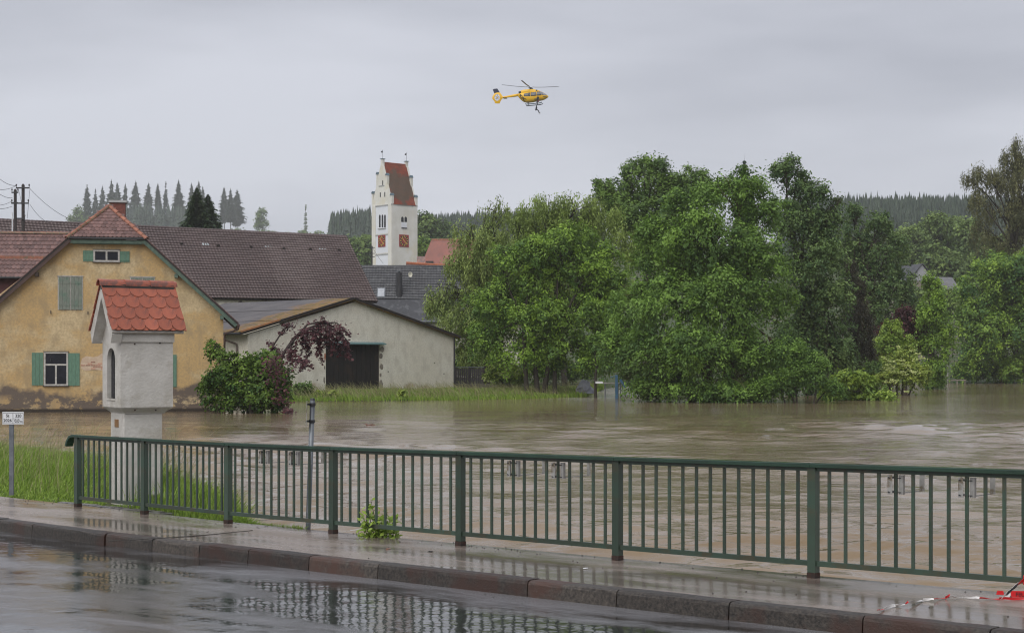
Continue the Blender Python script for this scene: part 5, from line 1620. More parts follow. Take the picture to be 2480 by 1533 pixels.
clock('y', (xa + xb) / 2, (z0 + z1) / 2, (xb - xa) / 2, (z1 - z0) / 2)
ya, z1 = TF.LX(933.8, 569); yb_, z0 = TF.LX(916.7, 599)
clock('x', (ya + yb_) / 2, (z0 + z1) / 2, (yb_ - ya) / 2, (z1 - z0) / 2)

# ------------------------------------------------------------------ church nave and small orange ridge
CF = Frame(1045, 345, 0)
cn = thing('church_nave', 'steep red tiled church roof half hidden behind the willow', 'church', CF.o, CF.a)
x0, zr = CF.L(1045, 581); xe, ze_ = CF.L(1017, 650, -5)
x1 = CF.L(1195, 600)[0]
rf = MB()
rf.slab([(xe, -5, ze_), (x1, -5, ze_), (x1, 0, zr), (x0, 0, zr)], .15)
rf.slab([(xe, 5, ze_), (x0, 0, zr), (x1, 0, zr), (x1, 5, ze_)], .15)
rf.slab([(xe, 5, ze_), (xe, -5, ze_), (x0, 0, zr)], .15)
nr = rf.build('roof', mat('nave_tile', (0.27, 0.095, 0.07), (0.18, 0.075, 0.06), .6, .5, stretch=(1, 1, .3)), cn)
MB().box(xe + .3, x1 - .3, -4.6, 4.6, -.5, ze_ - .1).build('wall', M['tower_white'], cn)
MB().tube([(x0, 0, zr), (x1, 0, zr)], .2, 8).build('ridge', M['hip_tile'], nr)
px_, pz_ = CF.L(1040, 638, -5)
MB().box(px_ - .8, px_ + .8, -5.1, -3.2, pz_ - .4, pz_ + .5).build('dormer', M['roof_edge'], nr)
LF = Frame(985, 240, 0)
lo = thing('low_tiled_house', 'low roof with bright orange ridge at the foot of the tower', 'house', LF.o, 0)
x0, zr = LF.L(984, 637.5); x1, zr2 = LF.L(1100, 645)
rf = MB(); rf.slab([(x0 - .3, -4, zr - 3.4), (x1, -4, zr2 - 3.4), (x1, 0, zr2), (x0, 0, zr)], .12); rf.slab([(x0, 4, zr - 3.4), (x0, 0, zr), (x1, 0, zr2), (x1, 4, zr2 - 3.4)], .12)
q = rf.build('roof', M['old_tile'], lo); MB().box(x0 + .2, x1 - .2, -3.7, 3.7, -.5, zr - 3.5).build('wall', M['tower_white'], lo)
n = 22
for k in range(n):
    a = Vector((x0 + (x1 - x0) * k / n, 0, zr + (zr2 - zr) * k / n)); b = Vector((x0 + (x1 - x0) * (k + .95) / n, 0, zr + (zr2 - zr) * (k + 1) / n))
    MB().tube([tuple(a), tuple(b)], [.26, .22], 8).build('ridge_tile', mat('bright_ridge', (.42, .13, .05), (.3, .09, .04), .6) if k == 0 else bpy.data.materials['bright_ridge'], q)
VF = Frame(1015, 330, 0)
va = thing('vestry', 'small dull red roof beside the tower foot', 'building', VF.o, 0)
x0, z1 = VF.L(1010, 621); x1, z0 = VF.L(1030, 660)
m = MB(); m.slab([(x0, -3, z0), (x1, -3, z0), (x1, 0, z1), (x0, 0, z1)], .12); m.build('roof', M['old_tile'], va); MB().box(x0 + .1, x1 - .1, -2.7, 0, -.5, z0 - .1).build('wall', M['tower_white'], va)

# far house between the trees at the right
WF = Frame(2233, 300, 12)
wh = thing('gabled_house', 'far house with pale slate gable and long grey roof among trees', 'house', WF.o, WF.a)
xa, zt = WF.L(2233, 641); xr_, zb_ = WF.L(2256, 668); hwid = (xr_ - xa) * 1.35
xl_2 = xa - hwid; xr2 = xa + hwid
MB().prism([(xl_2, zb_ - 1), (xr2, zb_ - 1), (xa, zt)], 0, .4).build('gable', mat('pale_slate', (.36, .36, .38), (.28, .28, .30), .7, 1), wh)
MB().box(xl_2 + .3, xr2 - .3, .1, 9, 0, zb_ - 1.1).build('wall', mat('cream_wall', (.24, .21, .17), None, .8), wh)
m = MB(); m.slab([(xa, -.3, zt + .1), (xa, 9, zt + .1), (xr2 + .3, 9, zb_ - 1.2), (xr2 + .3, -.3, zb_ - 1.2)], .15); m.slab([(xa, -.3, zt + .1), (xl_2 - .3, -.3, zb_ - 1.2), (xl_2 - .3, 9, zb_ - 1.2), (xa, 9, zt + .1)], .15)
m.build('roof', M['slate'], wh)
x0, z1 = WF.L(2262, 671, 5); x1, z0 = WF.L(2330, 708, 1)
m = MB(); m.slab([(x0 - 2, 1, z0), (x1, 1, z0), (x1, 5, z1), (x0 - 2, 5, z1)], .15); m.build('roof', mat('grey_roof', (.16, .16, .17), (.12, .12, .13), .6, 1), wh)
MB().box(x0 - 1.8, x1 - .2, 1.3, 5, 0, z0 - .1).build('wall', mat('cream_wall2', (.20, .18, .16), None, .8), wh)
MB().box(WF.L(2291, 690, .9)[0], WF.L(2294, 690, .9)[0], .8, .95, z0 - 3, WF.L(2292, 684, .9)[1]).build('flagpole', M['galv_light'], wh)

# ------------------------------------------------------------------ dark fence right of the barn, blue trailer frame, post and debris
D1 = at(1102, 930, 128); D2 = at(1172, 930, 128)
fn = thing('plank_fence', 'dark plank fence between the white barn and the trees', 'fence', (D1.x, D1.y, .8))
n = 14; L = (D2 - D1).length
for k in range(n):
    MB().box(k * L / n + .01, (k + 1) * L / n - .01, 0, .03, 0, 1.25 + random.uniform(-.02, .02)).build('fence_board', M['fence_dark'], fn)
MB().box(0, L, -.03, 0, 1.3, 1.36).box(0, L, .03, .07, .3, .4).build('fence_rail', M['galv'], fn)
for x in (0, L / 2, L): MB().box(x - .05, x + .05, .07, .17, -.5, 1.4).build('fence_post', M['dark_wood'], fn)
pl = MB().box(-1, L + 1, -.4, 1.2, -1.4, -.02).build('plinth', M['stone_base'], fn)
TRX = at(1443, 950, 112)
tr = thing('blue_trailer', 'blue steel trailer frame with pale board under the trees at the waterline', 'trailer', (TRX.x, TRX.y, 0))
def TP(px, py, c=0): q = at(px, py, TRX.y + c); return Vector((q.x - TRX.x, c, q.z))
a, b = TP(1443, 927), TP(1460, 927); MB().box(a.x, b.x, -.1, 1.4, a.z - .05, a.z + .09).build('board', M['sign_white'], tr)
a, b = TP(1455, 929), TP(1500, 929); MB().sweep([a, b], .08, .07, (0, 1, 0)).sweep([a + Vector((0, 1.4, 0)), b + Vector((0, 1.4, 0))], .08, .07, (0, 1, 0)).build('frame', M['galv_light'], tr)
a, b = TP(1493, 948), TP(1494, 908); MB().box(a.x - .09, a.x + .09, -.08, .08, -.3, b.z).build('upright', M['blue_steel'], tr)
a, b = TP(1500, 921), TP(1513, 940); MB().sweep([a, b], .3, .16, (0, 1, 0)).build('brace', M['blue_steel'], tr)
a, b = TP(1478, 914), TP(1491, 911); MB().tube([tuple(a), tuple(b)], .02, 5).build('stay', M['blue_steel'], tr)
for px in (1466, 1497, 1503):
    a = TP(px, 928, .2); MB().box(a.x - .03, a.x + .03, .17, .23, -.5, a.z).build('leg', M['galv'], tr)
rk = at(1415, 945, 119)
rkth = thing('white_tarpaulin', 'crumpled pale tarpaulin heap left of the trunk beside the blue trailer', 'tarpaulin', (rk.x, rk.y, .2))
m = MB(); n = 14; rr = 5
for j in range(rr):
    for k in range(n):
        t = j / (rr - 1); a = 2 * math.pi * k / n; r_ = (1.0 - t ** 2 * .75) * random.uniform(.75, 1.1)
        m.v.append((r_ * .75 * math.cos(a), r_ * .6 * math.sin(a), t * 1.0 + random.uniform(-.06, .06)))
for j in range(rr - 1):
    for k in range(n): m.f.append((j * n + k, j * n + (k + 1) % n, (j + 1) * n + (k + 1) % n, (j + 1) * n + k))
m.f.append(tuple((rr - 1) * n + k for k in range(n)))
m.build('sheet', mat('tarp', (.42, .43, .47), (.28, .29, .33), .6, 2), rkth)
wp = at(2295, 930, 180)
w_ = thing('white_post', 'thin white post at the far water edge before the large right tree', 'post', (wp.x, wp.y, 0))
MB().tube([(0, 0, -.5), (0, 0, at(2295, 877, 180).z)], .06, 8).build('pole', M['galv_light'], w_)
jt = at(2318, 922, 184)
j_ = thing('wooden_landing', 'low wooden rail at the far water edge by the white post', 'rail', (jt.x, jt.y, 0))
MB().box(-1.0, 1.0, -.1, .1, .35, .5).build('beam', M['rubble'], j_)
for x in (-.9, 0, .9): MB().box(x - .05, x + .05, -.05, .05, -.5, .35).build('leg', M['rubble'], j_)
db = at(897, 1030, 10010 / (1030 - 875))
dz = thing('floating_debris', 'small reddish clump of debris drifting on the brown water', 'debris', (db.x, db.y, 0))
m = MB()
for k in range(9):
    a = random.uniform(0, 6.3); x, y = random.uniform(-.2, .2), random.uniform(-.15, .15)
    m.tube([(x, y, .0), (x + .18 * math.cos(a), y + .18 * math.sin(a), random.uniform(.02, .09))], [.02, .008], 5)
m.build('twigs', M['debris'], dz)

# ------------------------------------------------------------------ power poles with wires
def pole(px, py_top, py_base, Y, arms, label, r=.11):
    b = at(px, py_base, Y); t = thing('power_pole', label, 'power pole', (b.x, b.y, b.z - 6), 0, 'wooden power poles behind the tiled outbuilding')
    H = at(px, py_top, Y).z - b.z + 6
    MB().tube([(0, 0, -3), (0, 0, H)], [r * 1.15, r], 10).tube([(0, 0, H), (0, 0, H + .12)], [r * 1.1, r * .5], 10).build('pole', M['pole_wood'], t)
    for (py, hl, hr, ins) in arms:
        z = at(px, py, Y).z - (b.z - 6)
        m = MB().box(-hl, hr, -.16, -.1, z - .05, z + .05); m.build('crossarm', M['dark_metal'], t)
        for x in ins:
            MB().tube([(x, -.13, z + .04), (x, -.13, z + .13), (x, -.13, z + .16), (x, -.13, z + .27)], [.02, .02, .06, .045], 8).build('insulator', M['porcelain'], t)
    return t
YP = 112
k_ = YP / F
pole(56, 450, 562, YP, [(456, 16 * k_, 17 * k_, (-15 * k_, 16 * k_)), (493, 27 * k_, 15 * k_, (-26 * k_, 14 * k_)), (530, 14 * k_, 6 * k_, (5 * k_,))], 'nearer and taller wooden power pole with two long crossarms')
pole(37, 462, 560, YP + 5, [(467, 8 * k_, 9 * k_, (-7 * k_, 8 * k_)), (492, 9 * k_, 8 * k_, ())], 'thinner power pole just left behind the taller one')
def wire(p, q, sag, label, r=.016):
    pts = []
    for k in range(15):
        t = k / 14; v = p.lerp(q, t); v.z -= sag * 4 * t * (1 - t); pts.append(tuple(v))
    o = MB().tube(pts, r, 4).build('power_line', M['wire']); tag(o, label, 'cable', 'overhead wires at the power poles'); return o
wire(at(40, 450, YP), at(-60, 355, 90), .6, 'topmost overhead wire rising to the left edge')
wire(at(72, 457, YP), at(205, 540, 128), .5, 'overhead wire falling from the tall pole right towards the farmhouse roof')
wire(at(72, 495, YP), at(118, 540, 125), .2, 'short thin wire from the lower crossarm down to the roof')
wire(at(40, 450, YP), at(-60, 430, 100), .5, 'second overhead wire from the top crossarm nearly level to the left')
wire(at(30, 480, YP + 5), at(-60, 395, 100), .6, 'steep overhead wire between the two poles and the left edge')
wire(at(28, 488, YP + 5), at(-60, 478, 100), .4, 'lower overhead wire from the thin pole to the left edge')
wire(at(30, 500, YP + 5), at(-60, 490, 100), .3, 'lowest overhead wire at the left edge')
wire(at(72, 460, YP), at(66, 530, YP), .0, 'slack wire hanging down the right of the tall pole', .012)
wire(at(44, 460, YP), at(52, 492, YP), -.1, 'looped wire between the two crossarms', .012)
vt = at(30, 560, 120)
o = thing('antenna_mast', 'thin white mast in front of the brown roof at far left', 'mast', (vt.x, vt.y, vt.z - 6)); MB().tube([(0, 0, 0), (0, 0, at(30, 515, 120).z - vt.z + 6)], .05, 6).build('mast', M['sign_white'], o)
# small pole by the tower with two wires
pb = at(901, 640, 200)
o = thing('roof_power_mast', 'small dark wire mast left of the church tower base', 'mast', (pb.x, pb.y, pb.z - 2))
MB().tube([(0, 0, 0), (0, 0, at(901, 596, 200).z - pb.z + 2)], .09, 6).build('mast', M['dark_metal'], o)
for py in (600, 614, 622):
    z = at(901, py, 200).z - pb.z + 2; MB().box(-.25, .35, -.04, .04, z - .04, z + .04).build('crossarm', M['dark_metal'], o)
wire(at(899, 600, 200), at(860, 599, 205), .1, 'upper thin wire left of the tower mast', .03); wire(at(899, 613, 200), at(862, 612, 205), .1, 'lower thin wire left of the tower mast', .03)
wire(at(903, 601, 200), at(928, 638, 196), .1, 'thin wire slanting down across the tower face', .02)

# ------------------------------------------------------------------ foliage
DS = 1.0139
def unit(n):
    v = RNG.normal(size=(n, 3)); return v / np.linalg.norm(v, axis=1)[:, None]

def leaf_geometry(cent, outw, size, width, mode, tint, along=None):
    n = len(cent)
    r = unit(n)
    nrm = outw * 0.75 + np.array([0, 0, 0.55]) + r * 0.75
    nrm /= np.linalg.norm(nrm, axis=1)[:, None]
    if mode == 'droop':
        a = np.array([0.0, 0, -1.0]) * 0.9 + unit(n) * 0.45 + outw * 0.25
    else:
        a = unit(n) * (0.75 if along is not None else 1.0) + np.array([0, 0, -0.25]) + (along * 0.8 if along is not None else outw * 0.3)
    a -= nrm * np.sum(a * nrm, 1)[:, None]
    a /= np.linalg.norm(a, axis=1)[:, None]
    b = np.cross(nrm, a)
    s = (size * RNG.uniform(0.45, 1.5, n))[:, None]
    w = s * width
    mid = cent + a * s * RNG.uniform(-0.12, 0.05, (n, 1))
    V = np.stack([cent - a * s * .5, mid + b * w * .5, cent + a * s * .5, mid - b * w * .5], 1).reshape(-1, 3)
    Q = np.arange(4 * n).reshape(-1, 4)
    return V, Q, np.repeat(tint, 4)

def crown_leaves(lobes, n, leaf, width, mode, clump=26, cr=0.45, seed=0, sub=7, inner=0.22):
    """lobes: (cx, cy, cz, rx, ry, rz) local metres. Leaves sit in clumps over lumpy shells."""
    rg = np.random.default_rng(seed + 5)
    lob = []
    for L in lobes:
        c = np.array(L[:3]); r = np.array(L[3:6])
        lob.append((c, r * 0.80, r.mean() ** 2 * 0.6))
        for k in range(sub * 2):
            d = rg.normal(size=3); d[2] = abs(d[2]) * 0.9 + rg.uniform(-.5, .2); d /= np.linalg.norm(d)
            q = rg.uniform(0.16, 0.42)
            lob.append((c + d * r * (1 - q * 0.5), r * q * rg.uniform(.7, 1.3, 3), (r.mean() * q) ** 2))
    w = np.array([x[2] for x in lob]); w /= w.sum()
    nc = max(int(n / clump), 1)
    idx = rg.choice(len(lob), nc, p=w)
    C = np.array([lob[i][0] for i in idx]); R_ = np.array([lob[i][1] for i in idx])
    d = rg.normal(size=(nc, 3)); d[:, 2] += 0.25; d /= np.linalg.norm(d, axis=1)[:, None]
    rr = np.where(rg.random(nc) < inner, rg.uniform(0.2, 0.8, nc), rg.uniform(0.82, 1.08, nc))
    cc = C + d * R_ * rr[:, None]
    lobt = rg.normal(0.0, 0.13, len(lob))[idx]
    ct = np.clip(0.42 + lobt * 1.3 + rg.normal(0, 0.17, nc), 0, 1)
    # leaves: short sprays that follow the twig outwards and a little down
    ii = np.repeat(np.arange(nc), clump)
    ax = d * 1.0 + np.array([0, 0, -0.35]) + rg.normal(0, 0.45, (nc, 3)); ax /= np.linalg.norm(ax, axis=1)[:, None]
    csz = rg.uniform(0.55, 1.35, nc)
    g = rg.normal(size=(len(ii), 3)) * cr * 0.50 * csz[ii][:, None]
    if mode == 'droop':
        off = g * 0.75; off[:, 2] -= rg.random(len(ii)) ** .8 * cr * 3.4
    else:
        s_ = rg.uniform(-1, 1, len(ii)) * cr * 1.25 * csz[ii]
        g *= (1.15 - 0.45 * np.abs(s_) / (cr * 1.3))[:, None]
        off = g + ax[ii] * s_[:, None]
        off[:, 2] -= 0.22 * (s_ + cr) ** 2 / cr
    P = cc[ii] + off
    o = d[ii] * 0.9 + off / (cr * 2.6)
    o /= np.maximum(np.linalg.norm(o, axis=1)[:, None], 1e-6)
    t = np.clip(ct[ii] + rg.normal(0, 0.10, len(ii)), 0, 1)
    # light and shade put into the tint: outer, upper leaves paler, inner ones darker
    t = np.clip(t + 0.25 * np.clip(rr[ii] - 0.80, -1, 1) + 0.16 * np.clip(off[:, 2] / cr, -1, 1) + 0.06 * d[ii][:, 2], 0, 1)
    return leaf_geometry(P, o, leaf, width, mode, t, ax[ii]), cc

def branchy(m, p0, p1, r0, r1, seed, bend=0.12, n=6, sides=7):
    rg = random.Random(seed)
    p0, p1 = Vector(p0), Vector(p1); L = (p1 - p0).length
    o1 = Vector((rg.uniform(-1, 1), rg.uniform(-1, 1), rg.uniform(-.3, .3))) * bend * L
    pts = []
    for k in range(n + 1):
        t = k / n
        q = p0.lerp(p1, t) + o1 * math.sin(math.pi * t) + Vector((0, 0, 1)) * 0.10 * L * math.sin(math.pi * t)
        pts.append(tuple(q))
    m.tube(pts, [r0 + (r1 - r0) * k / n for k in range(n + 1)], sides)
    return pts

def tree(name, label, cat, Y, lobes, base, n, leaf=.22, width=.5, lm='ash', mode='', clump=26, cr=.42, trunk=.28, bark='bark', stems=1, seed=1, group=None, extra_branches=10, sub=7, inner=.22, zbase=None, depth=1.0, spread=0.25):
    """lobes: (px, py, rx, ry[, dy]) in picture coordinates of the 2446-wide view, dy = metres nearer/farther"""
    rg = random.Random(seed * 17 + 3)
    bx, by = base[0] * DS, base[1] * DS
    b = at(bx, by, Y)
    if zbase is not None: b.z = zbase
    t = thing(name, label, cat, b, 0, group)
    LL = []
    for L in lobes:
        px, py, rx, ry = [v * DS for v in L[:4]]
        dy = L[4] if len(L) > 4 else rg.uniform(-1, 1) * rx / F * Y * 0.5
        c = at(px, py, Y + dy) - b
        RX, RZ = rx / F * Y, ry / F * Y
        LL.append((c.x, c.y, c.z, RX, (RX + RZ) / 2 * depth, RZ))
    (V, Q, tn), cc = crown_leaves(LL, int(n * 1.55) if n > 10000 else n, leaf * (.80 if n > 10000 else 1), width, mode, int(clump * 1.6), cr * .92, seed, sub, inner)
    m = MB()
    # trunk(s) and limbs that reach into the lobes
    zmin = min(l[2] - l[5] * .3 for l in LL)
    fork = max(zmin * 0.6, 0.3 * max(l[2] for l in LL) * .5)
    tops = []
    for s in range(stems):
        off = Vector((rg.uniform(-1, 1) * spread * stems, rg.uniform(-.5, .5) * spread * stems, 0)) if stems > 1 else Vector((0, 0, 0))
        tgt = LL[s % len(LL)]
        top = Vector((tgt[0] * .35 + off.x, tgt[1] * .35 + off.y, fork + 0.4 * max(tgt[2] - fork, 0)))
        branchy(m, off * .5 + Vector((0, 0, -1.2)), top, trunk * rg.uniform(.8, 1.1), trunk * .6, seed + s, .04)
        tops.append(top)
    for i, l in enumerate(LL):
        tp = min(tops, key=lambda q: (q - Vector(l[:3])).length)
        e = Vector(l[:3])
        ps = branchy(m, tp, e, trunk * .5, trunk * .14, seed + 31 * i, .10)
        for k in range(extra_branches):
            s0 = Vector(ps[rg.randint(2, 6)])
            d = Vector((rg.uniform(-1, 1), rg.uniform(-1, 1), rg.uniform(-.2, 1))).normalized()
            branchy(m, s0, e + Vector((d.x * l[3], d.y * l[4], d.z * l[5])) * .92, trunk * .16, trunk * .05, seed + k * 7 + i, .12, 4, 5)
    m.build('trunk', M[bark], t, smooth=True)
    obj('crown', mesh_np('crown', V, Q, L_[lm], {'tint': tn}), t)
    return t

# -------- trees on the flooded bank
tree('willow_tree', 'olive green willow leaning over the right end of the white barn', 'tree', 131,
     [(1185, 505, 38, 38), (1130, 575, 62, 48), (1180, 570, 40, 50), (1110, 650, 62, 55), (1065, 705, 48, 42), (1100, 765, 55, 45), (1150, 640, 60, 80), (1160, 760, 70, 90), (1140, 850, 45, 60), (1040, 725, 25, 28), (1205, 640, 60, 80)],
     (1165, 925), 30000, .34, .28, 'willow', 'droop', 22, .42, .30, seed=3)
tree('willow_tree', 'pale willow crown rising behind the bright green ash', 'tree', 137,
     [(1290, 500, 58, 45), (1370, 505, 65, 48), (1425, 535, 60, 62), (1245, 550, 45, 55), (1480, 590, 50, 62), (1330, 560, 80, 60), (1300, 700, 90, 110), (1450, 700, 70, 90)],
     (1350, 935), 34000, .34, .28, 'willow2', 'droop', 22, .42, .34, seed=5)
tree('ash_tree', 'bright green many-stemmed ash on the grass strip beside the barn', 'tree', 116,
     [(1345, 595, 88, 60), (1265, 640, 85, 65), (1400, 650, 60, 60), (1330, 690, 110, 80), (1190, 740, 75, 65), (1270, 770, 90, 80), (1400, 760, 70, 80), (1160, 820, 50, 55), (1250, 850, 90, 60), (1350, 840, 80, 65), (1430, 850, 50, 55), (1420, 720, 50, 60), (1200, 620, 35, 40), (1470, 700, 40, 55), (1465, 800, 42, 55), (1455, 620, 30, 40)],
     (1290, 936), 62000, .27, .42, 'ash', '', 28, .40, .20, stems=5, seed=7, spread=.5)
tree('oak_tree', 'dark round-topped oak standing behind the willows', 'tree', 145,
     [(1545, 430, 68, 50), (1480, 470, 52, 48), (1600, 465, 55, 45), (1432, 440, 20, 16), (1530, 530, 95, 70), (1660, 455, 62, 48), (1600, 600, 100, 90), (1440, 470, 26, 26)],
     (1550, 940), 38000, .30, .55, 'oak', '', 24, .45, .40, seed=9)
tree('ash_tree', 'huge spreading ash with mossy branches in the middle of the flooded trees', 'tree', 104,
     [(1755, 455, 75, 50, 0), (1660, 490, 70, 55), (1810, 510, 58, 62), (1560, 570, 60, 55, 1), (1700, 590, 110, 80, -2), (1600, 640, 85, 75), (1800, 640, 85, 85), (1510, 740, 62, 70), (1620, 750, 90, 80, -3), (1740, 740, 105, 85, -3), (1850, 730, 52, 60), (1480, 830, 50, 55), (1560, 850, 75, 62, -3), (1680, 850, 95, 70, -4), (1800, 850, 85, 65, -2), (1640, 932, 120, 26, -3), (1790, 932, 90, 26, -2), (1530, 930, 55, 24, -2), (1720, 942, 90, 18, -4), (1885, 880, 40, 50), (1590, 910, 60, 25)],
     (1690, 955), 92000, .27, .42, 'bigash', '', 28, .42, .24, bark='bark_moss', stems=6, seed=11, extra_branches=8, spread=.35)
tree('alder_tree', 'tall dark alder right of the huge ash with airy top', 'tree', 122,
     [(1880, 415, 45, 34), (1930, 465, 48, 42), (1895, 530, 62, 58), (1965, 550, 50, 50), (1930, 640, 80, 80), (1970, 740, 75, 85), (1920, 820, 80, 80), (1990, 860, 60, 70), (2000, 480, 12, 14), (1900, 910, 60, 30), (1990, 930, 60, 22)],
     (1935, 945), 44000, .26, .55, 'alder', '', 22, .40, .30, seed=13, extra_branches=12)
tree('yew_tree', 'brownish dark conifer squeezed between the alder and the poplar', 'tree', 128,
     [(2040, 690, 28, 45), (2045, 770, 42, 75), (2050, 850, 50, 60), (2030, 640, 18, 30)],
     (2045, 935), 12000, .24, .35, 'brown', 'droop', 22, .34, .22, seed=15)
tree('poplar_tree', 'mid green poplar with two narrow tops right of the alder', 'tree', 155,
     [(2038, 515, 24, 28), (2045, 560, 32, 40), (2098, 545, 40, 40), (2070, 620, 60, 60), (2120, 610, 50, 55), (2130, 700, 62, 70), (2070, 700, 60, 80), (2110, 790, 70, 80), (2020, 600, 30, 35)],
     (2090, 925), 26000, .30, .5, 'alder', '', 22, .42, .30, seed=17)
tree('copper_beech', 'dark purple copper beech half hidden behind the young trees', 'tree', 151,
     [(2180, 762, 40, 30), (2125, 800, 50, 34), (2190, 810, 42, 42), (2140, 855, 50, 50)],
     (2160, 915), 8000, .30, .5, 'purple', '', 20, .42, .25, seed=19)
tree('poplar_tree', 'slender bright green poplar beside the thin white post', 'tree', 148,
     [(2228, 700, 24, 38), (2232, 760, 38, 50), (2240, 825, 44, 55), (2228, 885, 36, 35), (2216, 672, 12, 20), (2232, 915, 28, 22)],
     (2226, 935), 15000, .26, .5, 'ash', '', 22, .36, .18, seed=21)
tree('young_tree', 'small light green young tree left of the slender poplar', 'tree', 140,
     [(2132, 795, 28, 30), (2118, 840, 38, 38), (2160, 830, 24, 28)], (2125, 930), 7000, .24, .5, 'young', '', 22, .32, .12, seed=23)
tree('maple_tree', 'large dense maple at the right edge with sunny lime green top', 'tree', 188,
     [(2375, 645, 62, 42), (2440, 660, 70, 60), (2345, 700, 60, 60), (2430, 740, 90, 80), (2330, 780, 52, 70), (2400, 820, 90, 75), (2335, 860, 55, 52), (2440, 885, 80, 42), (2490, 760, 70, 110), (2370, 900, 60, 28), (2310, 890, 34, 34)],
     (2400, 922), 52000, .36, .6, 'maple', '', 28, .6, .45, seed=25, sub=10)
tree('birch_tree', 'tall drooping birch towering over the maple at the right edge', 'tree', 202,
     [(2415, 385, 26, 40), (2432, 345, 16, 30), (2446, 400, 30, 45), (2352, 415, 48, 26), (2400, 440, 50, 45), (2450, 450, 50, 80), (2340, 480, 25, 45), (2400, 520, 60, 55), (2455, 560, 60, 70), (2345, 560, 26, 45), (2400, 600, 50, 50), (2310, 425, 20, 14)],
     (2430, 922), 30000, .36, .30, 'birch', 'droop', 20, .46, .30, seed=27, extra_branches=9)
tree('elder_bush', 'elder bush with cream flower heads standing in the flood below the slender poplar', 'bush', 122,
     [(2150, 880, 40, 38), (2125, 905, 38, 28), (2190, 905, 30, 30), (2165, 850, 22, 22)], (2150, 945), 9000, .22, .5, 'elder', '', 20, .30, .10, stems=4, seed=29)
tree('elder_bush', 'small elder bush flowering on the grass just right of the plank fence', 'bush', 120,
     [(1205, 888, 34, 24), (1180, 905, 20, 16), (1240, 900, 25, 18)], (1205, 925), 3600, .20, .5, 'elder', '', 20, .26, .07, stems=3, seed=31)
tree('elder_bush', 'flowering elder bush against the right corner of the white barn', 'bush', 134,
     [(1112, 800, 24, 40), (1120, 845, 28, 30), (1130, 770, 25, 30)], (1120, 925), 5000, .24, .5, 'elder', '', 20, .30, .08, stems=3, seed=33)
def blossoms(parent_label, spots, Y, r, seed):
    par = [o for o in bpy.data.objects if o.get('label') == parent_label][0]
    rg = np.random.default_rng(seed); V = []; Q = []
    C = []; O = []
    for (px, py) in spots:
        c = at(px * DS, py * DS, Y - 1.0 - rg.uniform(0, .4)) - par.location
        for k in range(16):
            C.append((c.x + rg.normal() * r, c.y + rg.normal() * .05, c.z + rg.normal() * r * .45)); O.append((0, -.7, .7))
    v, q, t = leaf_geometry(np.array(C), np.array(O), np.full(len(C), .13), .9, '', rg.random(len(C)))
    obj('blossom', mesh_np('blossom', v, q, L_['blossom'], {'tint': t}), par)
rg_ = random.Random(4)
blossoms('elder bush with cream flower heads standing in the flood below the slender poplar', [(2150 + rg_.gauss(0, 32), 878 + rg_.gauss(0, 26)) for k in range(34)], 120.5, .12, 1)
blossoms('small elder bush flowering on the grass just right of the plank fence', [(1203 + rg_.gauss(0, 22), 888 + rg_.gauss(0, 12)) for k in range(16)], 119.5, .11, 2)
blossoms('flowering elder bush against the right corner of the white barn', [(1118 + rg_.gauss(0, 14), 800 + rg_.gauss(0, 32)) for k in range(22)], 132.5, .12, 3)
tree('hazel_bush', 'thin yellow-green bush with bare twigs at the foot of the alder', 'bush', 99,
     [(1900, 850, 48, 50), (1945, 895, 48, 45), (1880, 910, 55, 38), (1985, 930, 30, 24), (1830, 930, 40, 24)], (1910, 962), 12000, .20, .5, 'bigash', '', 16, .34, .07, stems=6, seed=35, inner=.5)
tree('fallen_branch', 'arching leafy branch trailing in the brown water', 'branch', 106,
     [(2030, 905, 48, 20), (2085, 925, 34, 28), (2110, 950, 40, 13), (2030, 945, 40, 16), (1985, 945, 30, 18)], (2100, 962), 8000, .22, .5, 'young', '', 18, .28, .06, stems=3, seed=37, inner=.5)
tree('alder_bush', 'dark shrub under the trees behind the plank fence', 'bush', 139,
     [(1120, 870, 40, 40), (1175, 880, 50, 40), (1240, 885, 50, 35), (1320, 890, 60, 35), (1390, 890, 50, 32)], (1220, 925), 12000, .26, .5, 'oak', '', 22, .4, .08, stems=5, seed=39, inner=.5)
tree('willow_shrub', 'dark willow scrub at the waterline beneath the huge ash', 'bush', 125,
     [(1520, 890, 50, 40), (1600, 880, 60, 50), (1720, 880, 80, 50), (1820, 890, 70, 45), (1950, 880, 70, 45), (2050, 895, 60, 35)], (1700, 940), 18000, .26, .5, 'oak', '', 22, .45, .08, stems=6, seed=41, inner=.5)
tree('young_ash', 'thin young ash with a straight dark trunk at the end of the grass strip', 'tree', 113,
     [(1425, 830, 28, 36), (1440, 870, 24, 22), (1408, 872, 20, 20)], (1426, 945), 3200, .22, .45, 'ash', '', 18, .3, .13, seed=43, inner=.5)
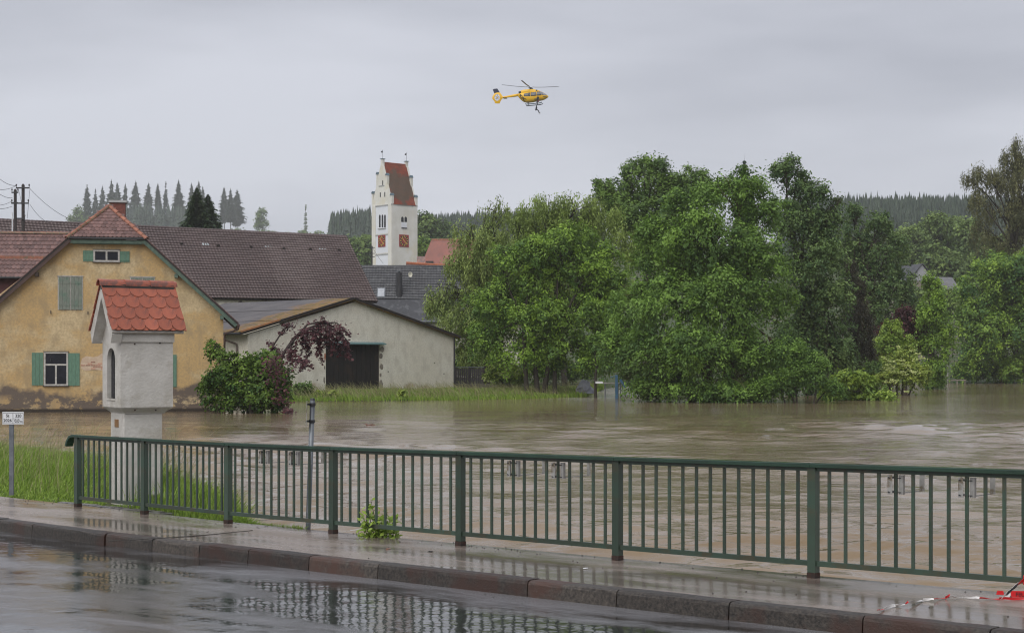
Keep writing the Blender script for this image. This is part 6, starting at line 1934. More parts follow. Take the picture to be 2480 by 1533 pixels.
# far round trees on the slope at the right
tree('round_tree', 'hazy round tree on the far slope, the highest one with yellow-green top', 'tree', 360,
     [(2255, 545, 50, 32), (2225, 575, 50, 35), (2280, 580, 40, 40)], (2250, 650), 11000, .75, .6, 'hill', '', 22, 1.1, .5, seed=51, group='round trees on the far slope at the right')
tree('round_tree', 'hazy round tree on the far slope left of the highest one', 'tree', 345,
     [(2170, 575, 42, 34), (2200, 620, 48, 40), (2155, 620, 40, 40)], (2180, 700), 11000, .7, .6, 'hill', '', 22, 1.1, .5, seed=52, group='round trees on the far slope at the right')
tree('round_tree', 'hazy round tree directly behind the far gabled house', 'tree', 335,
     [(2245, 620, 45, 35), (2225, 660, 50, 35), (2275, 650, 35, 40)], (2240, 730), 9000, .7, .6, 'hill', '', 22, 1.0, .5, seed=53, group='round trees on the far slope at the right')
tree('round_tree', 'hazy tree on the far slope touching the drooping birch', 'tree', 350,
     [(2310, 575, 32, 50), (2320, 640, 40, 55), (2295, 690, 26, 30)], (2310, 740), 8000, .7, .6, 'hill', '', 22, 1.0, .5, seed=54, group='round trees on the far slope at the right')
tree('round_tree', 'round dark tree immediately right of the church tower', 'tree', 430,
     [(1035, 545, 42, 38), (1015, 575, 35, 40), (1060, 580, 28, 34)], (1035, 680), 9000, .8, .6, 'hill', '', 22, 1.2, .5, seed=55)
tree('round_tree', 'small brighter tree low at the right foot of the church tower', 'tree', 375,
     [(1012, 600, 20, 26), (1028, 590, 14, 16)], (1015, 680), 3500, .6, .6, 'maple', '', 20, .7, .3, seed=56)
tree('round_tree', 'dark tree left of the church tower below the forest', 'tree', 430,
     [(868, 600, 28, 36), (850, 625, 26, 36), (885, 640, 24, 30), (845, 660, 20, 30)], (865, 720), 6500, .8, .6, 'hill', '', 22, 1.1, .4, seed=57)
tree('round_tree', 'hazy mid green tree just below the far gabled house', 'tree', 262,
     [(2180, 715, 42, 34), (2262, 738, 42, 42), (2225, 745, 45, 45), (2290, 715, 20, 26)], (2230, 860), 10000, .5, .6, 'hill', '', 22, .8, .4, seed=58, group='round trees on the far slope at the right')
# foreground maple bush and weeping purple beech beside the farmhouse
tree('maple_bush', 'bushy bright green maple standing in the flood at the farmhouse corner', 'bush', 80.5,
     [(570, 880, 55, 36), (620, 900, 62, 45), (530, 900, 42, 34), (590, 940, 80, 38), (660, 930, 36, 46), (535, 955, 42, 26), (630, 965, 48, 18), (520, 845, 22, 24), (506, 822, 13, 14), (630, 865, 40, 26), (670, 890, 24, 28), (500, 925, 22, 18)],
     (592, 985), 14500, .20, .62, 'bush', '', 18, .24, .12, bark='bark', stems=4, seed=61, inner=.3)
def weeping():
    Y = 84; b = at(648 * DS, 960 * DS, Y); b.z = 0
    t = thing('weeping_beech', 'arching purple weeping beech in front of the white barn', 'tree', b)
    m = MB(); rg = random.Random(8)
    def Pt(px, py, dy=0): return at(px * DS, py * DS, Y + dy) - b
    arcs = [[(650, 985), (655, 900), (672, 850), (700, 810), (735, 775), (775, 768), (810, 790), (830, 815), (836, 840)],
            [(650, 960), (640, 880), (650, 830), (675, 790), (690, 775)],
            [(655, 900), (680, 840), (720, 790), (760, 775), (800, 770), (815, 778)],
            [(700, 810), (740, 785), (775, 800), (800, 830)]]
    P = []
    for a in arcs:
        pts = [Pt(x, y, rg.uniform(-.3, .3)) for x, y in a]
        m.tube([tuple(p) for p in pts], [.07 * (1 - k / len(pts)) + .012 for k in range(len(pts))], 6)
    # hanging strands: (start, end) in picture coordinates
    st = [((690, 778), (668, 800)), ((672, 850), (640, 815)), ((655, 830), (640, 860)), ((700, 812), (690, 860)), ((690, 840), (700, 880)), ((712, 800), (702, 855)), ((726, 790), (722, 845)), ((735, 785), (730, 880)),
          ((748, 780), (765, 845)), ((760, 776), (768, 870)), ((770, 776), (742, 825)), ((780, 776), (790, 850)), ((790, 780), (795, 838)), ((800, 785), (812, 850)), ((812, 790), (820, 835)), ((825, 810), (838, 862)), ((830, 825), (830, 855)),
          ((740, 785), (752, 820)), ((755, 778), (786, 828)), ((765, 776), (810, 822)), ((805, 790), (830, 830)), ((720, 800), (745, 850)), ((770, 790), (756, 850)), ((785, 790), (775, 830)),
          ((655, 850), (668, 905)), ((662, 880), (700, 885)), ((690, 860), (735, 862)), ((735, 862), (712, 890)), ((655, 900), (690, 930)), ((655, 910), (640, 950)), ((680, 900), (690, 945)), ((650, 930), (690, 970)), ((660, 960), (695, 983)), ((735, 862), (745, 880)),
          ((700, 780), (672, 776)), ((752, 770), (800, 772)), ((775, 768), (770, 755)), ((808, 780), (836, 800)), ((676, 850), (640, 828))]
    for (a, c) in st:
        p0 = Pt(*a, rg.uniform(-.5, .5)); p1 = Pt(*c, rg.uniform(-.7, .7))
        k = max(int((p1 - p0).length / .05), 6)
        for i in range(k):
            q = p0.lerp(p1, i / k); s = .06 + .07 * rg.random()
            for j in range(4): P.append((q.x + rg.gauss(0, s * .75), q.y + rg.gauss(0, s), q.z + rg.gauss(0, s * .7)))
        m.tube([tuple(p0), tuple(p0.lerp(p1, .5) + Vector((0, 0, .08))), tuple(p1)], [.02, .014, .006], 4)
    for (px, py, rx, ry, nn_) in ((662, 895, 24, 30, 170), (672, 948, 20, 24, 110), (690, 982, 12, 6, 90), (650, 870, 18, 20, 160), (690, 850, 22, 20, 160), (735, 800, 30, 22, 260), (790, 795, 34, 20, 320), (720, 865, 18, 12, 110)):
        for k in range(nn_):
            q = Pt(px + rg.gauss(0, rx * .6), py + rg.gauss(0, ry * .6), rg.uniform(-5.6, -4.2) if py > 860 else rg.uniform(-1.2, .6)); P.append(tuple(q))
    P = np.array(P); O = np.tile(np.array([[0, -.6, .5]]), (len(P), 1))
    v, q, tt = leaf_geometry(P, O, np.full(len(P), .15), .75, '', np.clip(RNG.normal(.45, .25, len(P)), 0, 1))
    m.build('trunk', M['twig'], t, smooth=True)
    obj('crown', mesh_np('crown', v, q, L_['purple'], {'tint': tt}), t)
weeping()
tree('barn_shrub', 'low dark shrub at the foot of the barn wall left of its door', 'bush', 107, [(715, 933, 22, 15), (735, 925, 12, 10)], (718, 945), 1500, .18, .5, 'oak', '', 16, .2, .04, stems=3, seed=63)
for (px, py, rx, ry, lb) in ((765, 945, 14, 11, 'small green weed clump at the water edge below the barn door'), (800, 945, 18, 10, 'low leafy weed clump right of the door at the water edge'), (960, 945, 12, 12, 'leafy weed clump at the water edge below the right half of the barn')):
    tree('weed_clump', lb, 'plant', 105.5, [(px, py, rx, ry, 0)], (px, py + 10), 900, .16, .5, 'elder', '', 14, .15, .02, stems=2, seed=int(px), extra_branches=2)
# small shrub growing from the bridge wall behind the railing
def rail_shrub():
    Y = 17.75; b = at(905 * DS, 1285 * DS, Y)
    t = thing('bridge_shrub', 'small light green shrub growing at the bridge wall behind the railing', 'bush', (b.x, b.y, b.z - .1))
    m = MB(); P = []; O = []; rg = random.Random(12)
    tips = [(886, 1195), (878, 1215), (925, 1222), (932, 1235), (866, 1232), (945, 1240), (900, 1225), (855, 1272), (948, 1262), (912, 1240), (890, 1240), (928, 1262), (870, 1262), (905, 1262), (940, 1280), (858, 1290)]
    for (x, y) in tips:
        e = at(x * DS, y * DS, Y + rg.uniform(-.15, .2)) - t.location
        s = Vector((rg.uniform(-.08, .08), 0, -.2))
        mid = s.lerp(e, .5) + Vector((rg.uniform(-.04, .04), 0, .04))
        m.tube([tuple(s), tuple(mid), tuple(e)], [.008, .006, .003], 5)
        for k in range(66):
            q = s.lerp(mid, k / 33) if k < 33 else mid.lerp(e, (k - 33) / 33)
            if k < 14: continue
            P.append((q.x + rg.gauss(0, .034), q.y + rg.gauss(0, .04), q.z + rg.gauss(0, .03))); O.append((rg.uniform(-.5, .5), -.4, .6))
    v, q, tt = leaf_geometry(np.array(P), np.array(O), np.full(len(P), .072), .5, '', np.clip(RNG.normal(.6, .22, len(P)), 0, 1))
    m.build('trunk', M['stem_green'], t); obj('crown', mesh_np('crown', v, q, L_['young'], {'tint': tt}), t)
rail_shrub()

# -------- conifers
def conifer_mesh(H, W, seed, bare=0.1, levels=26, per=9, dens=1.0, droop=.35, ragged=.35, top=.03, blade=.16):
    rg = random.Random(seed); V = []; Q = []; T = []
    for l in range(levels):
        t = bare + (1 - bare) * (l / levels)
        if rg.random() > dens: continue
        z = H * t; prof = min((1 - t) ** .72 * 1.15, .8) * (1 if t > bare + .12 else .6 + 3 * (t - bare))
        R0 = W * max(prof, top)
        for k in range(per):
            if rg.random() < ragged * .5: continue
            a = 2 * math.pi * (k + rg.random()) / per; r = R0 * rg.uniform(1 - ragged, 1.08)
            dx, dy = math.cos(a), math.sin(a); n_seg = 3
            tint = min(max(rg.gauss(.45, .2), 0), 1)
            w0 = H * .022 + r * blade * 1.6
            for s in range(n_seg):
                q0, q1 = s / n_seg, (s + 1) / n_seg
                for side in (-1, 1):
                    wa = w0 * (1 - q0 * .55); j = rg.uniform(.6, 1.2)
                    p = (dx * r * q0, dy * r * q0, z - droop * r * q0 ** 1.4 * .8)
                    e = (dx * r * q1, dy * r * q1, z - droop * r * q1 ** 1.4 * .8)
                    o = (dx * r * (q1 + .16) - dy * side * wa * j, dy * r * (q1 + .16) + dx * side * wa * j, e[2] - wa * .7 * j - .0)
                    b = len(V); V += [p, e, o]; Q.append((b, b + 1, b + 2)); T += [tint] * 3
            b = len(V); p = (dx * r * .25, dy * r * .25, z); e = (dx * r * .9, dy * r * .9, z - droop * r * .7); o = (dx * r * .6, dy * r * .6, z - droop * r * .7 - H * .045)
            V += [p, e, o]; Q.append((b, b + 1, b + 2)); T += [tint * .7] * 3
    b = len(V); V += [(-W * .05, 0, H * .93), (W * .05, 0, H * .93), (0, 0, H * 1.02)]; Q.append((b, b + 1, b + 2)); T += [.5] * 3
    return V, Q, T
def conifer(name, label, cx, top, base, hw, Y, seed, bare=.1, dens=1.0, ragged=.35, group=None, lm='spruce', levels=26, per=9, droop=.35, blade=.16, top_=.03):
    b = at(cx * DS, base * DS, Y); H = at(cx * DS, top * DS, Y).z - b.z; W = hw * DS / F * Y
    t = thing(name, label, 'tree', b, random.uniform(0, 6), group)
    t.rotation_euler.x = random.uniform(-.03, .03)
    V, Q, T = conifer_mesh(H, W, seed, bare, levels, per, dens, droop, ragged, top_, blade)
    MB().tube([(0, 0, -4), (0, 0, H * .5), (0, 0, H * .97)], [H * .011, H * .008, H * .002], 6).build('trunk', M['bark'], t)
    obj('crown', mesh_np('crown', V, Q, L_[lm], {'tint': T}), t)
    return t
G1 = 'tall spruces on the misty ridge'
ridge = [(210, 438, 570, 14, .06, .95, 'leftmost tall spruce of the misty ridge behind the farmhouse'),
         (228, 450, 570, 11, .10, .9, 'narrow spruce right beside the leftmost tall one'),
         (242, 443, 570, 14, .08, .95, 'spruce close left of the farmhouse roof peak'),
         (266, 430, 570, 19, .10, 1, 'broad spruce straight above the farmhouse roof peak'),
         (283, 434, 570, 15, .12, 1, 'spruce directly above the red brick chimney'),
         (299, 438, 570, 14, .16, 1, 'spruce just right of the red brick chimney'),
         (323, 432, 572, 19, .2, 1, 'dense broad spruce right of the chimney, highest of its clump'),
         (352, 436, 572, 16, .34, 1, 'spruce with bare lower trunk between two gaps of sky'),
         (377, 438, 572, 13, .42, .9, 'slim spruce with a long bare trunk'),
         (393, 432, 574, 9, .40, .62, 'thinnest spruce of the ridge, almost bare and ragged'),
         (427, 430, 574, 18, .24, 1, 'full spruce with drooping low limb standing free on the ridge'),
         (459, 437, 576, 14, .30, 1, 'spruce left behind the dark double cypress'),
         (474, 432, 576, 15, .30, 1, 'spruce right behind the tips of the dark double cypress'),
         (487, 444, 576, 11, .30, .9, 'narrow spruce peeping out right behind the dark double cypress'),
         (536, 446, 556, 14, .16, 1, 'left one of the three bare-trunked spruces standing apart'),
         (551, 449, 556, 12, .20, 1, 'middle one of the three bare-trunked spruces standing apart'),
         (566, 452, 560, 18, .14, 1, 'right and widest one of the three bare-trunked spruces')]
for i, (cx, tp, bs, hw, bare, dens, lb) in enumerate(ridge):
    conifer('spruce_tree', lb, cx, tp, bs, hw * 1.7, 1440 + 24 * ((i * 7) % 5), 100 + i, min(bare + .08, .5), min(dens * 1.05, 1), .78, G1, levels=36, per=14, blade=.17)
G2 = 'lower spruces in front of the misty ridge'
for i, (cx, tp, hw, lb) in enumerate([(338, 492, 15, 'low spruce in the ridge undergrowth next to the chimney'), (362, 500, 15, 'low spruce below the bare-trunked one'), (386, 505, 14, 'low dark spruce at the foot of the thinnest one'),
                                 (412, 496, 13, 'low spruce between the thin and the full spruce'), (437, 492, 15, 'low spruce touching the double cypress from the left'), (312, 488, 14, 'low spruce just over the roof right of the chimney'), (402, 512, 12, 'smallest low spruce showing over the brown roof ridge')]):
    conifer('young_spruce', lb, cx, tp, 574, hw * 1.5, 1390 + 9 * i, 200 + i, .0, 1, .3, G2, levels=16, per=9)
for i, (cx, tp, bs, hw, lb) in enumerate([(186, 492, 556, 15, 'small misty broadleaf tree left of the ridge spruces'), (172, 515, 558, 10, 'smallest misty tree at the left end of the ridge'), (626, 495, 560, 17, 'pale misty birch standing alone right of the three spruces'), (203, 515, 566, 18, 'misty shrub under the leftmost ridge spruce')]):
    Yr = 1400
    tree('misty_tree', lb, 'tree', Yr, [(cx, tp + (bs - tp) * .38, hw * .8, (bs - tp) * .38, 0), (cx - 2, tp + (bs - tp) * .68, hw, (bs - tp) * .3, 0)], (cx, bs), 2600, 1.5, .5, 'hill', '', 12, 1.9, .5, seed=300 + i, group='small misty trees on the ridge', inner=.4, extra_branches=3)
conifer('poplar_tree', 'thin lonely pole-like tree on the misty ridge left of the forest', 730, 487, 562, 7, 1250, 331, .05, .9, .5, None, lm='hill', levels=30, per=7, droop=-.1, top_=.35)
# the dark double cypress behind the brown roof
for i, (cx, tp, hw, lb) in enumerate([(470, 446, 34, 'left and taller of two dark cypresses rising behind the brown roof'), (497, 462, 30, 'right and lower of two dark cypresses rising behind the brown roof'), (446, 525, 28, 'low spreading cypress at the left foot of the dark pair')]):
    conifer('cypress_tree', lb, cx, tp, 600, hw * 1.5, 205 + 3 * i, 400 + i, .0, 1, .38, 'dark cypresses behind the brown roof', lm='thuja', levels=46, per=14, droop=.1, blade=.18, top_=.05)
# the dark spruce whose tip stands over the huge ash
conifer('spruce_tree', 'dark spruce whose ragged tip shows above the huge ash', 1762, 376, 940, 75, 133, 501, .3, 1, .45, None, lm='spruce', levels=46, per=10, droop=.3, blade=.12)

# -------- the far forests: one mass each
def forest(label, n, px0, px1, Yf, hfun, seed, hmin=10, hmax=14.5, lm='spruce'):
    rg = random.Random(seed); V = []; Q = []; T = []
    for i in range(n):
        px = rg.uniform(px0, px1); yr = lerp_tab(RIDGE, px)
        Y = yr * rg.uniform(*Yf); x = (px - CX) / F * Y
        z = ground_z(x, Y) - 1.0; H = rg.uniform(hmin, hmax) * hfun(px) * (1.08 if rg.random() < .08 else 1); W = H * rg.uniform(.17, .25); tint = rg.random()
        for l in range(8):
            zc = z + H * (.12 + .11 * l); R0 = W * (1 - l / 8.6) * rg.uniform(.85, 1.15); k = 6; a0 = rg.random() * 6
            b = len(V); V.append((x, Y, zc + H * .21)); 
            for q in range(k):
                a = a0 + 2 * math.pi * q / k; rr = R0 * rg.uniform(.55, 1.15)
                V.append((x + rr * math.cos(a), Y + rr * math.sin(a), zc - H * .02 * rg.uniform(-1, 2)))
            for q in range(k): Q.append((b, b + 1 + q, b + 1 + (q + 1) % k))
            T += [min(max(tint + rg.uniform(-.2, .2), 0), 1)] * (k + 1)
    o = obj('far_forest', mesh_np('far_forest', V, Q, L_[lm], {'tint': T})); tag(o, label, 'forest', kind='stuff')
forest('dark conifer forest on the hill at both sides of the church tower', 4600, 800, 1460, (.78, 1.03), lambda p: 1.25 + (.3 if p < 900 else 0), 1)
forest('dark conifer forest on the hill at the right behind the round trees', 4600, 1900, 2560, (.72, 1.03), lambda p: 1.15, 2)
forest('misty undergrowth of low spruces at the foot of the ridge trees', 150, 300, 478, (.90, .96), lambda p: 1.9, 9)
# low bushes along the skyline of the cleared slope
def scrub(label, spots, Y, lm, seed):
    LL = []
    for (px, py, rx, ry) in spots:
        c = at(px * DS, py * DS, Y); LL.append((c.x, c.y, c.z, rx * DS / F * Y, rx * DS / F * Y, ry * DS / F * Y))
    (V, Q, tn), cc = crown_leaves(LL, 130 * len(spots), 1.3, .6, '', 10, 1.2, seed, 3)
    o = obj('hillside_scrub', mesh_np('hillside_scrub', V, Q, L_[lm], {'tint': tn})); tag(o, label, 'scrub', kind='stuff')
rg = random.Random(3)
scrub('misty scrub along the bare skyline behind the brown roof', [(x, 556 + (x - 500) * .025 + rg.uniform(-6, 4), rg.uniform(5, 10), rg.uniform(3, 9)) for x in range(505, 800, 9)], 1180, 'hill', 5)
scrub('broadleaf woodland edge below the dark forest at the right', [(x, 600 + rg.uniform(-35, 60), rg.uniform(14, 24), rg.uniform(12, 20)) for x in range(2010, 2420, 7)], 420, 'hill', 6)
scrub('broadleaf woodland below the dark forest behind the tower', [(x, 590 + rg.uniform(-15, 50), rg.uniform(12, 20), rg.uniform(10, 16)) for x in range(820, 1240, 8)], 470, 'hill', 7)

# ------------------------------------------------------------------ helicopter
YH = 311.0; sc_ = YH / F / 12.23
HC = at(1170 + 1400 / 12.23, 180 + 690 / 12.23, YH)
he = thing('rescue_helicopter', 'yellow rescue helicopter hovering in the grey sky with landing skids', 'helicopter', HC, rad(-6))
def hx(X): return (X - 1400) * sc_
def hz(Z): return (690 - Z) * sc_
def section_loft(st, name, mt, parent, n=20, p=2.6, y0=0.0):
    """st: (X, top, bottom, halfwidth)"""
    m = MB()
    for X, tp, bt, hw in st:
        zc, hh = (hz(tp) + hz(bt)) / 2, (hz(tp) - hz(bt)) / 2
        for k in range(n):
            a = 2 * math.pi * k / n; c, s = math.cos(a), math.sin(a)
            y = hw * math.copysign(abs(c) ** (2 / p), c); z = hh * math.copysign(abs(s) ** (2 / p), s)
            m.v.append((hx(X), y0 + y, zc + z))
    for i in range(len(st) - 1):
        for k in range(n):
            a = i * n + k; b_ = i * n + (k + 1) % n
            m.f.append((a, b_, b_ + n, a + n))
    m.f.append(tuple(range(n))); m.f.append(tuple((len(st) - 1) * n + k for k in range(n)))
    return m.build(name, mt, parent, smooth=True)
body = [(1032, 585, 655, .22), (1080, 560, 720, .55), (1140, 548, 780, .78), (1200, 545, 825, .85), (1300, 535, 852, .88), (1400, 525, 848, .9), (1500, 515, 832, .9), (1600, 512, 812, .88), (1680, 515, 800, .84), (1750, 535, 788, .76), (1810, 565, 770, .64), (1860, 600, 745, .5), (1905, 638, 715, .3), (1935, 668, 692, .1)]
hb_ = section_loft(body, 'fuselage', M['yellow'], he)
section_loft([(1075, 520, 590, .3), (1110, 495, 600, .5), (1200, 465, 600, .55), (1350, 452, 600, .55), (1500, 455, 590, .5), (1600, 475, 570, .4), (1700, 510, 560, .2)], 'engine_cowling', M['yellow'], he)
section_loft([(1055, 520, 575, .12), (1090, 510, 590, .2), (1130, 515, 590, .2)], 'exhaust', M['dark_metal'], he, y0=-.35)
for y in (-.5, .5): section_loft([(1560, 480, 520, .1), (1590, 475, 530, .16), (1610, 480, 535, .12)], 'air_intake', M['dark_metal'], he, y0=y * .6)
def body_at(X):
    for (a, b) in zip(body[:-1], body[1:]):
        if a[0] <= X <= b[0]:
            t = (X - a[0]) / (b[0] - a[0]); return [a[i] + (b[i] - a[i]) * t for i in range(4)]
    return body[-1]
def skin(X, Z, side, off=.02, p=2.6):
    _, tp, bt, hw = body_at(X); zc, hh = (hz(tp) + hz(bt)) / 2, (hz(tp) - hz(bt)) / 2
    q = min(abs((hz(Z) - zc) / hh), .999); y = hw * (1 - q ** p) ** (1 / p)
    return (hx(X), side * (y + off), hz(Z))
def patch_(xs, ztop, zbot, side, mt, name, nz_=5):
    m = MB()
    for X in xs:
        for k in range(nz_ + 1):
            Z = ztop(X) + (zbot(X) - ztop(X)) * k / nz_; m.v.append(skin(X, Z, side))
    for i in range(len(xs) - 1):
        for k in range(nz_): a = i * (nz_ + 1) + k; m.f.append((a, a + 1, a + nz_ + 2, a + nz_ + 1))
    o = m.build(name, mt, hb_, smooth=True); o.modifiers.new('t', 'SOLIDIFY').thickness = .012; return o
lin = lambda tab: (lambda X: lerp_tab(tab, X))
wt, wb = lin([(1215, 600), (1420, 560), (1640, 538), (1740, 545)]), lin([(1215, 675), (1400, 678), (1740, 662)])
for side in (-1, 1):
    patch_(np.linspace(1218, 1412, 8), wt, wb, side, M['cockpit'], 'side_window')
    patch_(np.linspace(1428, 1580, 8), wt, wb, side, M['cockpit'], 'side_window')
    patch_(np.linspace(1594, 1735, 8), wt, lin([(1590, 668), (1735, 655)]), side, M['cockpit'], 'door_window')
    patch_(np.linspace(1675, 1885, 12), lin([(1675, 530), (1740, 545), (1810, 578), (1885, 628)]), lin([(1675, 532), (1745, 640), (1885, 660)]), side, M['windshield'], 'windscreen')
    patch_(np.linspace(1780, 1900, 7), lin([(1780, 685), (1900, 690)]), lin([(1780, 700), (1840, 712), (1900, 706)]), side, M['dark_metal'], 'chin_window')
section_loft([(600, 655, 705, .12), (700, 635, 690, .16), (850, 605, 680, .2), (950, 590, 668, .24), (1040, 575, 655, .26)], 'tail_boom', M['yellow'], he)
# shrouded tail rotor
outer = [(320, 558), (400, 535), (490, 530), (530, 580), (568, 640), (610, 660), (605, 700), (560, 715), (520, 770), (490, 855), (420, 858), (345, 850), (325, 785), (262, 715), (268, 650), (300, 600)]
cX, cZ = 412, 680
n = 32; m = MB(); ring_i = []; ring_o = []
for k in range(n):
    a = 2 * math.pi * k / n; dx, dz_ = math.cos(a), math.sin(a)
    best = 1e9
    for (p, q) in zip(outer, outer[1:] + outer[:1]):
        ax, az, bx, bz = p[0] - cX, p[1] - cZ, q[0] - cX, q[1] - cZ
        den = dx * (bz - az) - dz_ * (bx - ax)
        if abs(den) < 1e-9: continue
        t = (ax * (bz - az) - az * (bx - ax)) / den; u = (ax * dz_ - az * dx) / den
        if t > 0 and -1e-6 <= u <= 1 + 1e-6: best = min(best, t)
    ring_o.append((cX + dx * best, cZ + dz_ * best)); ring_i.append((cX + dx * 82, cZ + dz_ * 100))
for y, f in ((-.16, 1), (.16, 1)):
    for p in ring_i: m.v.append((hx(p[0]), y, hz(p[1])))
for y in (-.05, .05):
    for p in ring_o: m.v.append((hx(p[0]), y, hz(p[1])))
for k in range(n):
    j = (k + 1) % n
    m.f += [(k, j, n + j, n + k), (k, j, 2 * n + j, 2 * n + k), (n + k, n + j, 3 * n + j, 3 * n + k), (2 * n + k, 2 * n + j, 3 * n + j, 3 * n + k)]
m.build('tail_shroud', M['yellow'], he)
for k in range(10):
    a = 2 * math.pi * (k + .3 * (k % 2)) / 10; ca, sa = math.cos(a), math.sin(a)
    p0 = (hx(cX + 14 * ca), 0, hz(cZ + 16 * sa)); p1 = (hx(cX + 79 * ca), 0, hz(cZ + 96 * sa))
    MB().sweep([p0, p1], .06, .05, (0, 1, 0)).build('tail_rotor_blade', M['rotor'], he)
MB().tube([(hx(cX), -.14, hz(cZ)), (hx(cX), .14, hz(cZ))], .14, 12).build('tail_rotor_hub', M['gold'], he)
MB().prism([(hx(x), hz(z)) for x, z in ((280, 440), (330, 420), (415, 415), (490, 528), (400, 533), (322, 556))], -.06, .06).build('tail_fin', M['navy'], he)
MB().box(hx(590), hx(700), -.9, .9, hz(700), hz(694)).build('tailplane', M['yellow'], he)
# main rotor at rest
hubX, hubZ = 1400, 408
MB().tube([(0, 0, hz(455)), (0, 0, hz(400))], [.2, .12], 10).build('rotor_mast', M['rotor'], he)
MB().tube([(0, 0, hz(415)), (0, 0, hz(400))], [.42, .30], 12).build('rotor_hub', M['rotor'], he)
for k, ang in enumerate((178, 258, -3, 86)):
    a = rad(ang); d = Vector((math.cos(a), math.sin(a), 0))
    tilt_ = Vector((0, 0, 0)); z0 = hz(hubZ)
    pts = []
    for q in (0.06, .15, .5, 1.0):
        r_ = 5.6 * q; pts.append(tuple(Vector((0, 0, z0)) + d * r_ + Vector((0, 0, .10 + .30 * q * q + (-.055 * d.x * r_)))))
    MB().sweep(pts[:2], .12, .07, (-d.y, d.x, 0)).sweep(pts[1:], .30, .035, (-d.y, d.x, 0)).build('rotor_blade', M['rotor'], he)
# skids
for y, (xa_, za_, xb_, zb_) in ((-.95, (1350, 938, 1700, 915)), (.95, (1180, 888, 1700, 842))):
    dx_ = 0
    pts = [(hx(1260), y, hz(905)), (hx(1300), y, hz(918)), (hx(1660), y, hz(890)), (hx(1720), y, hz(880)), (hx(1760), y, hz(862))]
    MB().tube(pts, .085, 8).build('skid', M['skid'], he)
for X in (1340, 1600):
    zc = hz(912 if X == 1340 else 893)
    MB().tube([(hx(X), -.95, zc), (hx(X), -.85, zc + .32), (hx(X), -.5, zc + .55), (hx(X), .5, zc + .55), (hx(X), .85, zc + .32), (hx(X), .95, zc)], .065, 8).build('skid_strut', M['skid'], he)
# fuselage lettering, slanting down the rear of the body as painted
for i, (ch, X, Z, sz) in enumerate((('A', 1108, 640, 78), ('D', 1145, 690, 84), ('A', 1195, 738, 90), ('C', 1240, 780, 98))):
    p = skin(X, Z, -1, .035)
    q1 = Vector(skin(X + 10, Z, -1, .035)) - Vector(p); q2 = Vector(skin(X, Z - 10, -1, .035)) - Vector(p)
    ex = q1.normalized(); nz_v = ex.cross(q2).normalized(); ey = nz_v.cross(ex)
    ex2 = (ex * math.cos(rad(-38)) + ey * math.sin(rad(-38))); ey2 = nz_v.cross(ex2)
    c = bpy.data.curves.new('lettering', 'FONT'); c.body = ch; c.size = sz * sc_ * 1.25; c.extrude = .005; c.offset = .012; c.align_x = 'CENTER'; c.align_y = 'CENTER'
    c.materials.append(M['black']); o = bpy.data.objects.new('lettering', c); link(o, hb_)
    o.matrix_local = Matrix.Translation(p) @ Matrix((ex2, ey2, nz_v)).transposed().to_4x4()
MB().sweep([(hx(1500), -.6, hz(780)), (hx(1560), -.85, hz(770)), (hx(1640), -.85, hz(775))], .12, .12, (0, 1, 0)).build('door_step', M['skid'], he)
def H2W(X, Z, y=0):
    v = Vector((hx(X), y, hz(Z))); v.rotate(Matrix.Rotation(rad(-6), 3, 'Z')); return HC + v

def person(label, joints, edges, radii, root, mts, colour, loc, extra=None):
    """one skinned body from a skeleton; joints dict name -> local point"""
    t = thing('person', label, 'person', loc)
    names = list(joints)
    me = bpy.data.meshes.new('body')
    me.from_pydata([joints[k] for k in names], [(names.index(a), names.index(b)) for a, b in edges], [])
    o = obj('body', me, t); me.materials.append(M[colour])
    sk = o.modifiers.new('skin', 'SKIN'); ly = me.skin_vertices[0].data
    for i, k in enumerate(names):
        r = radii[k]; ly[i].radius = (r, r); ly[i].use_root = (k == root)
    o.modifiers.new('sub', 'SUBSURF').levels = 1
    return t
def body_edges():
    E = [('pelvis', 'belly'), ('belly', 'chest'), ('chest', 'neck'), ('neck', 'head'), ('head', 'crown')]
    for s in 'LR': E += [('chest', 'sh' + s), ('sh' + s, 'el' + s), ('el' + s, 'wr' + s), ('wr' + s, 'ha' + s), ('pelvis', 'hip' + s), ('hip' + s, 'kn' + s), ('kn' + s, 'an' + s), ('an' + s, 'to' + s)]
    return E
BR = dict(pelvis=.15, belly=.14, chest=.16, neck=.07, head=.11, crown=.09)
for s in 'LR': BR.update({'sh' + s: .08, 'el' + s: .055, 'wr' + s: .04, 'ha' + s: .045, 'hip' + s: .11, 'kn' + s: .075, 'an' + s: .055, 'to' + s: .05})
# winched rescuer below the skids, face to the helicopter, legs trailing to the right
wp_ = H2W(1600, 965, -1.25)
J = dict(pelvis=(.02, 0, -.72), belly=(.0, 0, -.55), chest=(-.03, 0, -.36), neck=(.0, 0, -.16), head=(.02, -.02, -.04), crown=(.03, -.02, .06),
         shL=(-.03, .18, -.30), elL=(.14, .22, -.42), wrL=(.08, .1, -.2), haL=(.04, .03, -.10), shR=(-.05, -.18, -.30), elR=(-.22, -.2, -.45), wrR=(-.04, -.12, -.42), haR=(.04, -.06, -.38),
         hipL=(.06, .1, -.80), knL=(.40, .12, -.96), anL=(.55, .14, -1.36), toL=(.74, .14, -1.42), hipR=(.06, -.1, -.80), knR=(.36, -.1, -1.02), anR=(.46, -.1, -1.44), toR=(.64, -.12, -1.50))
t = person('rescuer in dark suit hanging on the winch cable below the helicopter', J, body_edges(), BR, 'pelvis', None, 'suit', wp_)
MB().box(-.26, -.02, -.2, .15, -.98, -.60).build('gear_bag', M['suit'], t, bevel=.05)
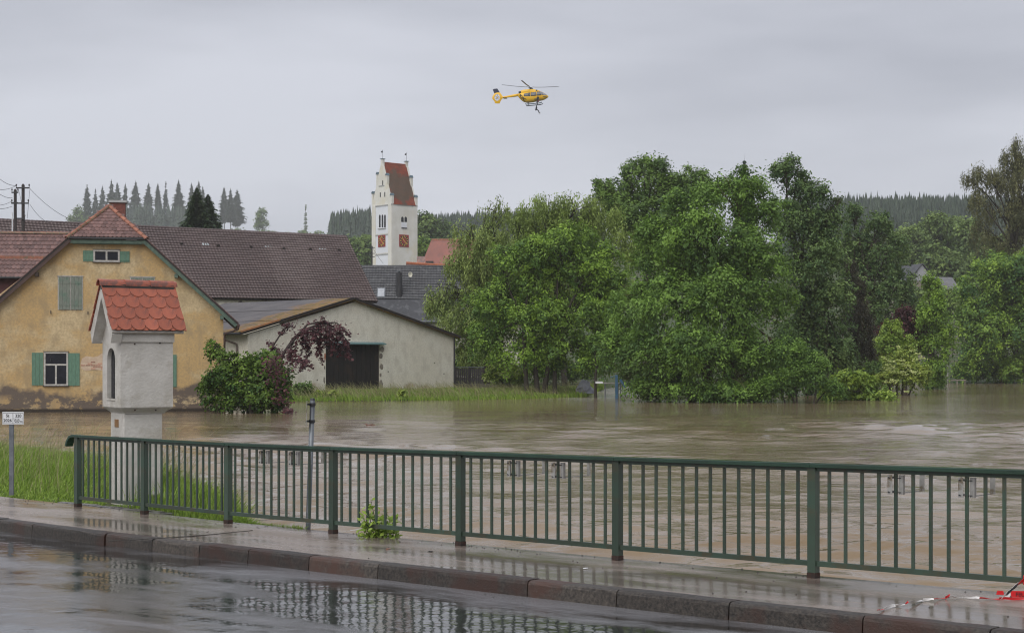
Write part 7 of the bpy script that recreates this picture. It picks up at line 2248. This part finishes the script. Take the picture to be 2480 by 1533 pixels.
for s in ('L', 'R'):
    a = J['an' + s]; MB().box(a[0] - .03, a[0] + .22, a[1] - .05, a[1] + .05, a[2] - .16, a[2] - .02).build('boot', M['hi_vis'], t, bevel=.02)
MB().tube([(.03, -.02, .07), (.04, -.02, .17)], [.125, .07], 10).build('helmet', M['suit'], t, smooth=True)
cr_top = H2W(1612, 800, -1.2)
o = MB().tube([tuple(wp_ + Vector((.03, 0, .0))), tuple(cr_top)], .012, 5).build('winch_cable', M['wire']); tag(o, 'thin winch cable from the helicopter door to the hanging rescuer', 'cable')
# winch operator sitting in the open door, legs on the skid
op = H2W(1640, 790, -.95)
J2 = dict(pelvis=(0, .1, .0), belly=(-.02, .05, .16), chest=(-.04, -.05, .36), neck=(-.02, -.12, .54), head=(.0, -.16, .64), crown=(0, -.17, .73),
          shL=(.13, -.02, .44), elL=(.2, -.2, .24), wrL=(.05, -.3, .1), haL=(.0, -.3, .04), shR=(-.2, -.05, .44), elR=(-.24, -.2, .2), wrR=(-.14, -.3, .05), haR=(-.12, -.32, 0),
          hipL=(.1, .05, -.02), knL=(.12, -.25, -.04), anL=(.14, -.22, -.44), toL=(.24, -.26, -.5), hipR=(-.1, .05, -.02), knR=(-.12, -.26, -.04), anR=(-.1, -.22, -.44), toR=(-.02, -.26, -.5))
t = person('crew member in red and dark suit sitting in the open helicopter door', J2, body_edges(), BR, 'pelvis', None, 'suit', op)
MB().box(-.06, .12, -.36, -.2, -.46, -.12).build('gear_bag', M['suit_red'], t, bevel=.04)

# ------------------------------------------------------------------ leaves and scraps lying on the wet pavement
for i, (px, py, lb, mt) in enumerate([(940, 1329, 'single orange leaf lying on the pavement behind the kerb', 'hip_tile'), (1043, 1335, 'dark scrap of leaf on the pavement near the fourth bay', 'dark_wood'), (1418, 1376, 'small pale scrap on the pavement right of the middle post', 'sign_white')]):
    u_, v_ = 0, 0; z = .74
    for _ in range(5):
        Yq = (CZ - z) * F / (py - HY); xq = (px - CX) / F * Yq; u_, v_ = uv_of(xq, Yq); z = deck_z(u_) + .008
    o = thing('fallen_leaf', lb, 'leaf', (xq, Yq, z), random.uniform(0, 6))
    MB().prism([(-.03, 0), (-.015, .018), (.015, .02), (.035, .0), (.012, -.018), (-.015, -.016)], 0, .004, axis='z').build('blade', M[mt], o)

# ------------------------------------------------------------------ rain-hazed air
hz_me = MB().box(-1300, 1300, -300, 2000, -90, 215).mesh('haze')
hm = bpy.data.materials.new('haze'); hm.use_nodes = True
hn, hl = hm.node_tree.nodes, hm.node_tree.links; hn.clear()
ho = hn.new('ShaderNodeOutputMaterial'); hv = hn.new('ShaderNodeVolumePrincipled')
hv.inputs['Color'].default_value = (0.97, 0.98, 1.0, 1); hv.inputs['Density'].default_value = HAZE_D = 0.00019
hl.new(hv.outputs['Volume'], ho.inputs['Volume'])
hz_me.materials.append(hm)
o = obj('haze', hz_me); o['kind'] = 'stuff'; o['label'] = 'thin rain haze filling the air'

# ------------------------------------------------------------------ lettering becomes plain mesh
dg = bpy.context.evaluated_depsgraph_get()
for o in [o for o in bpy.data.objects if o.type == 'FONT']:
    me = bpy.data.meshes.new_from_object(o.evaluated_get(dg))
    n_ = bpy.data.objects.new('lettering', me)
    COL.objects.link(n_); n_.parent = o.parent
    n_.matrix_local = o.matrix_local.copy()
    bpy.data.objects.remove(o)
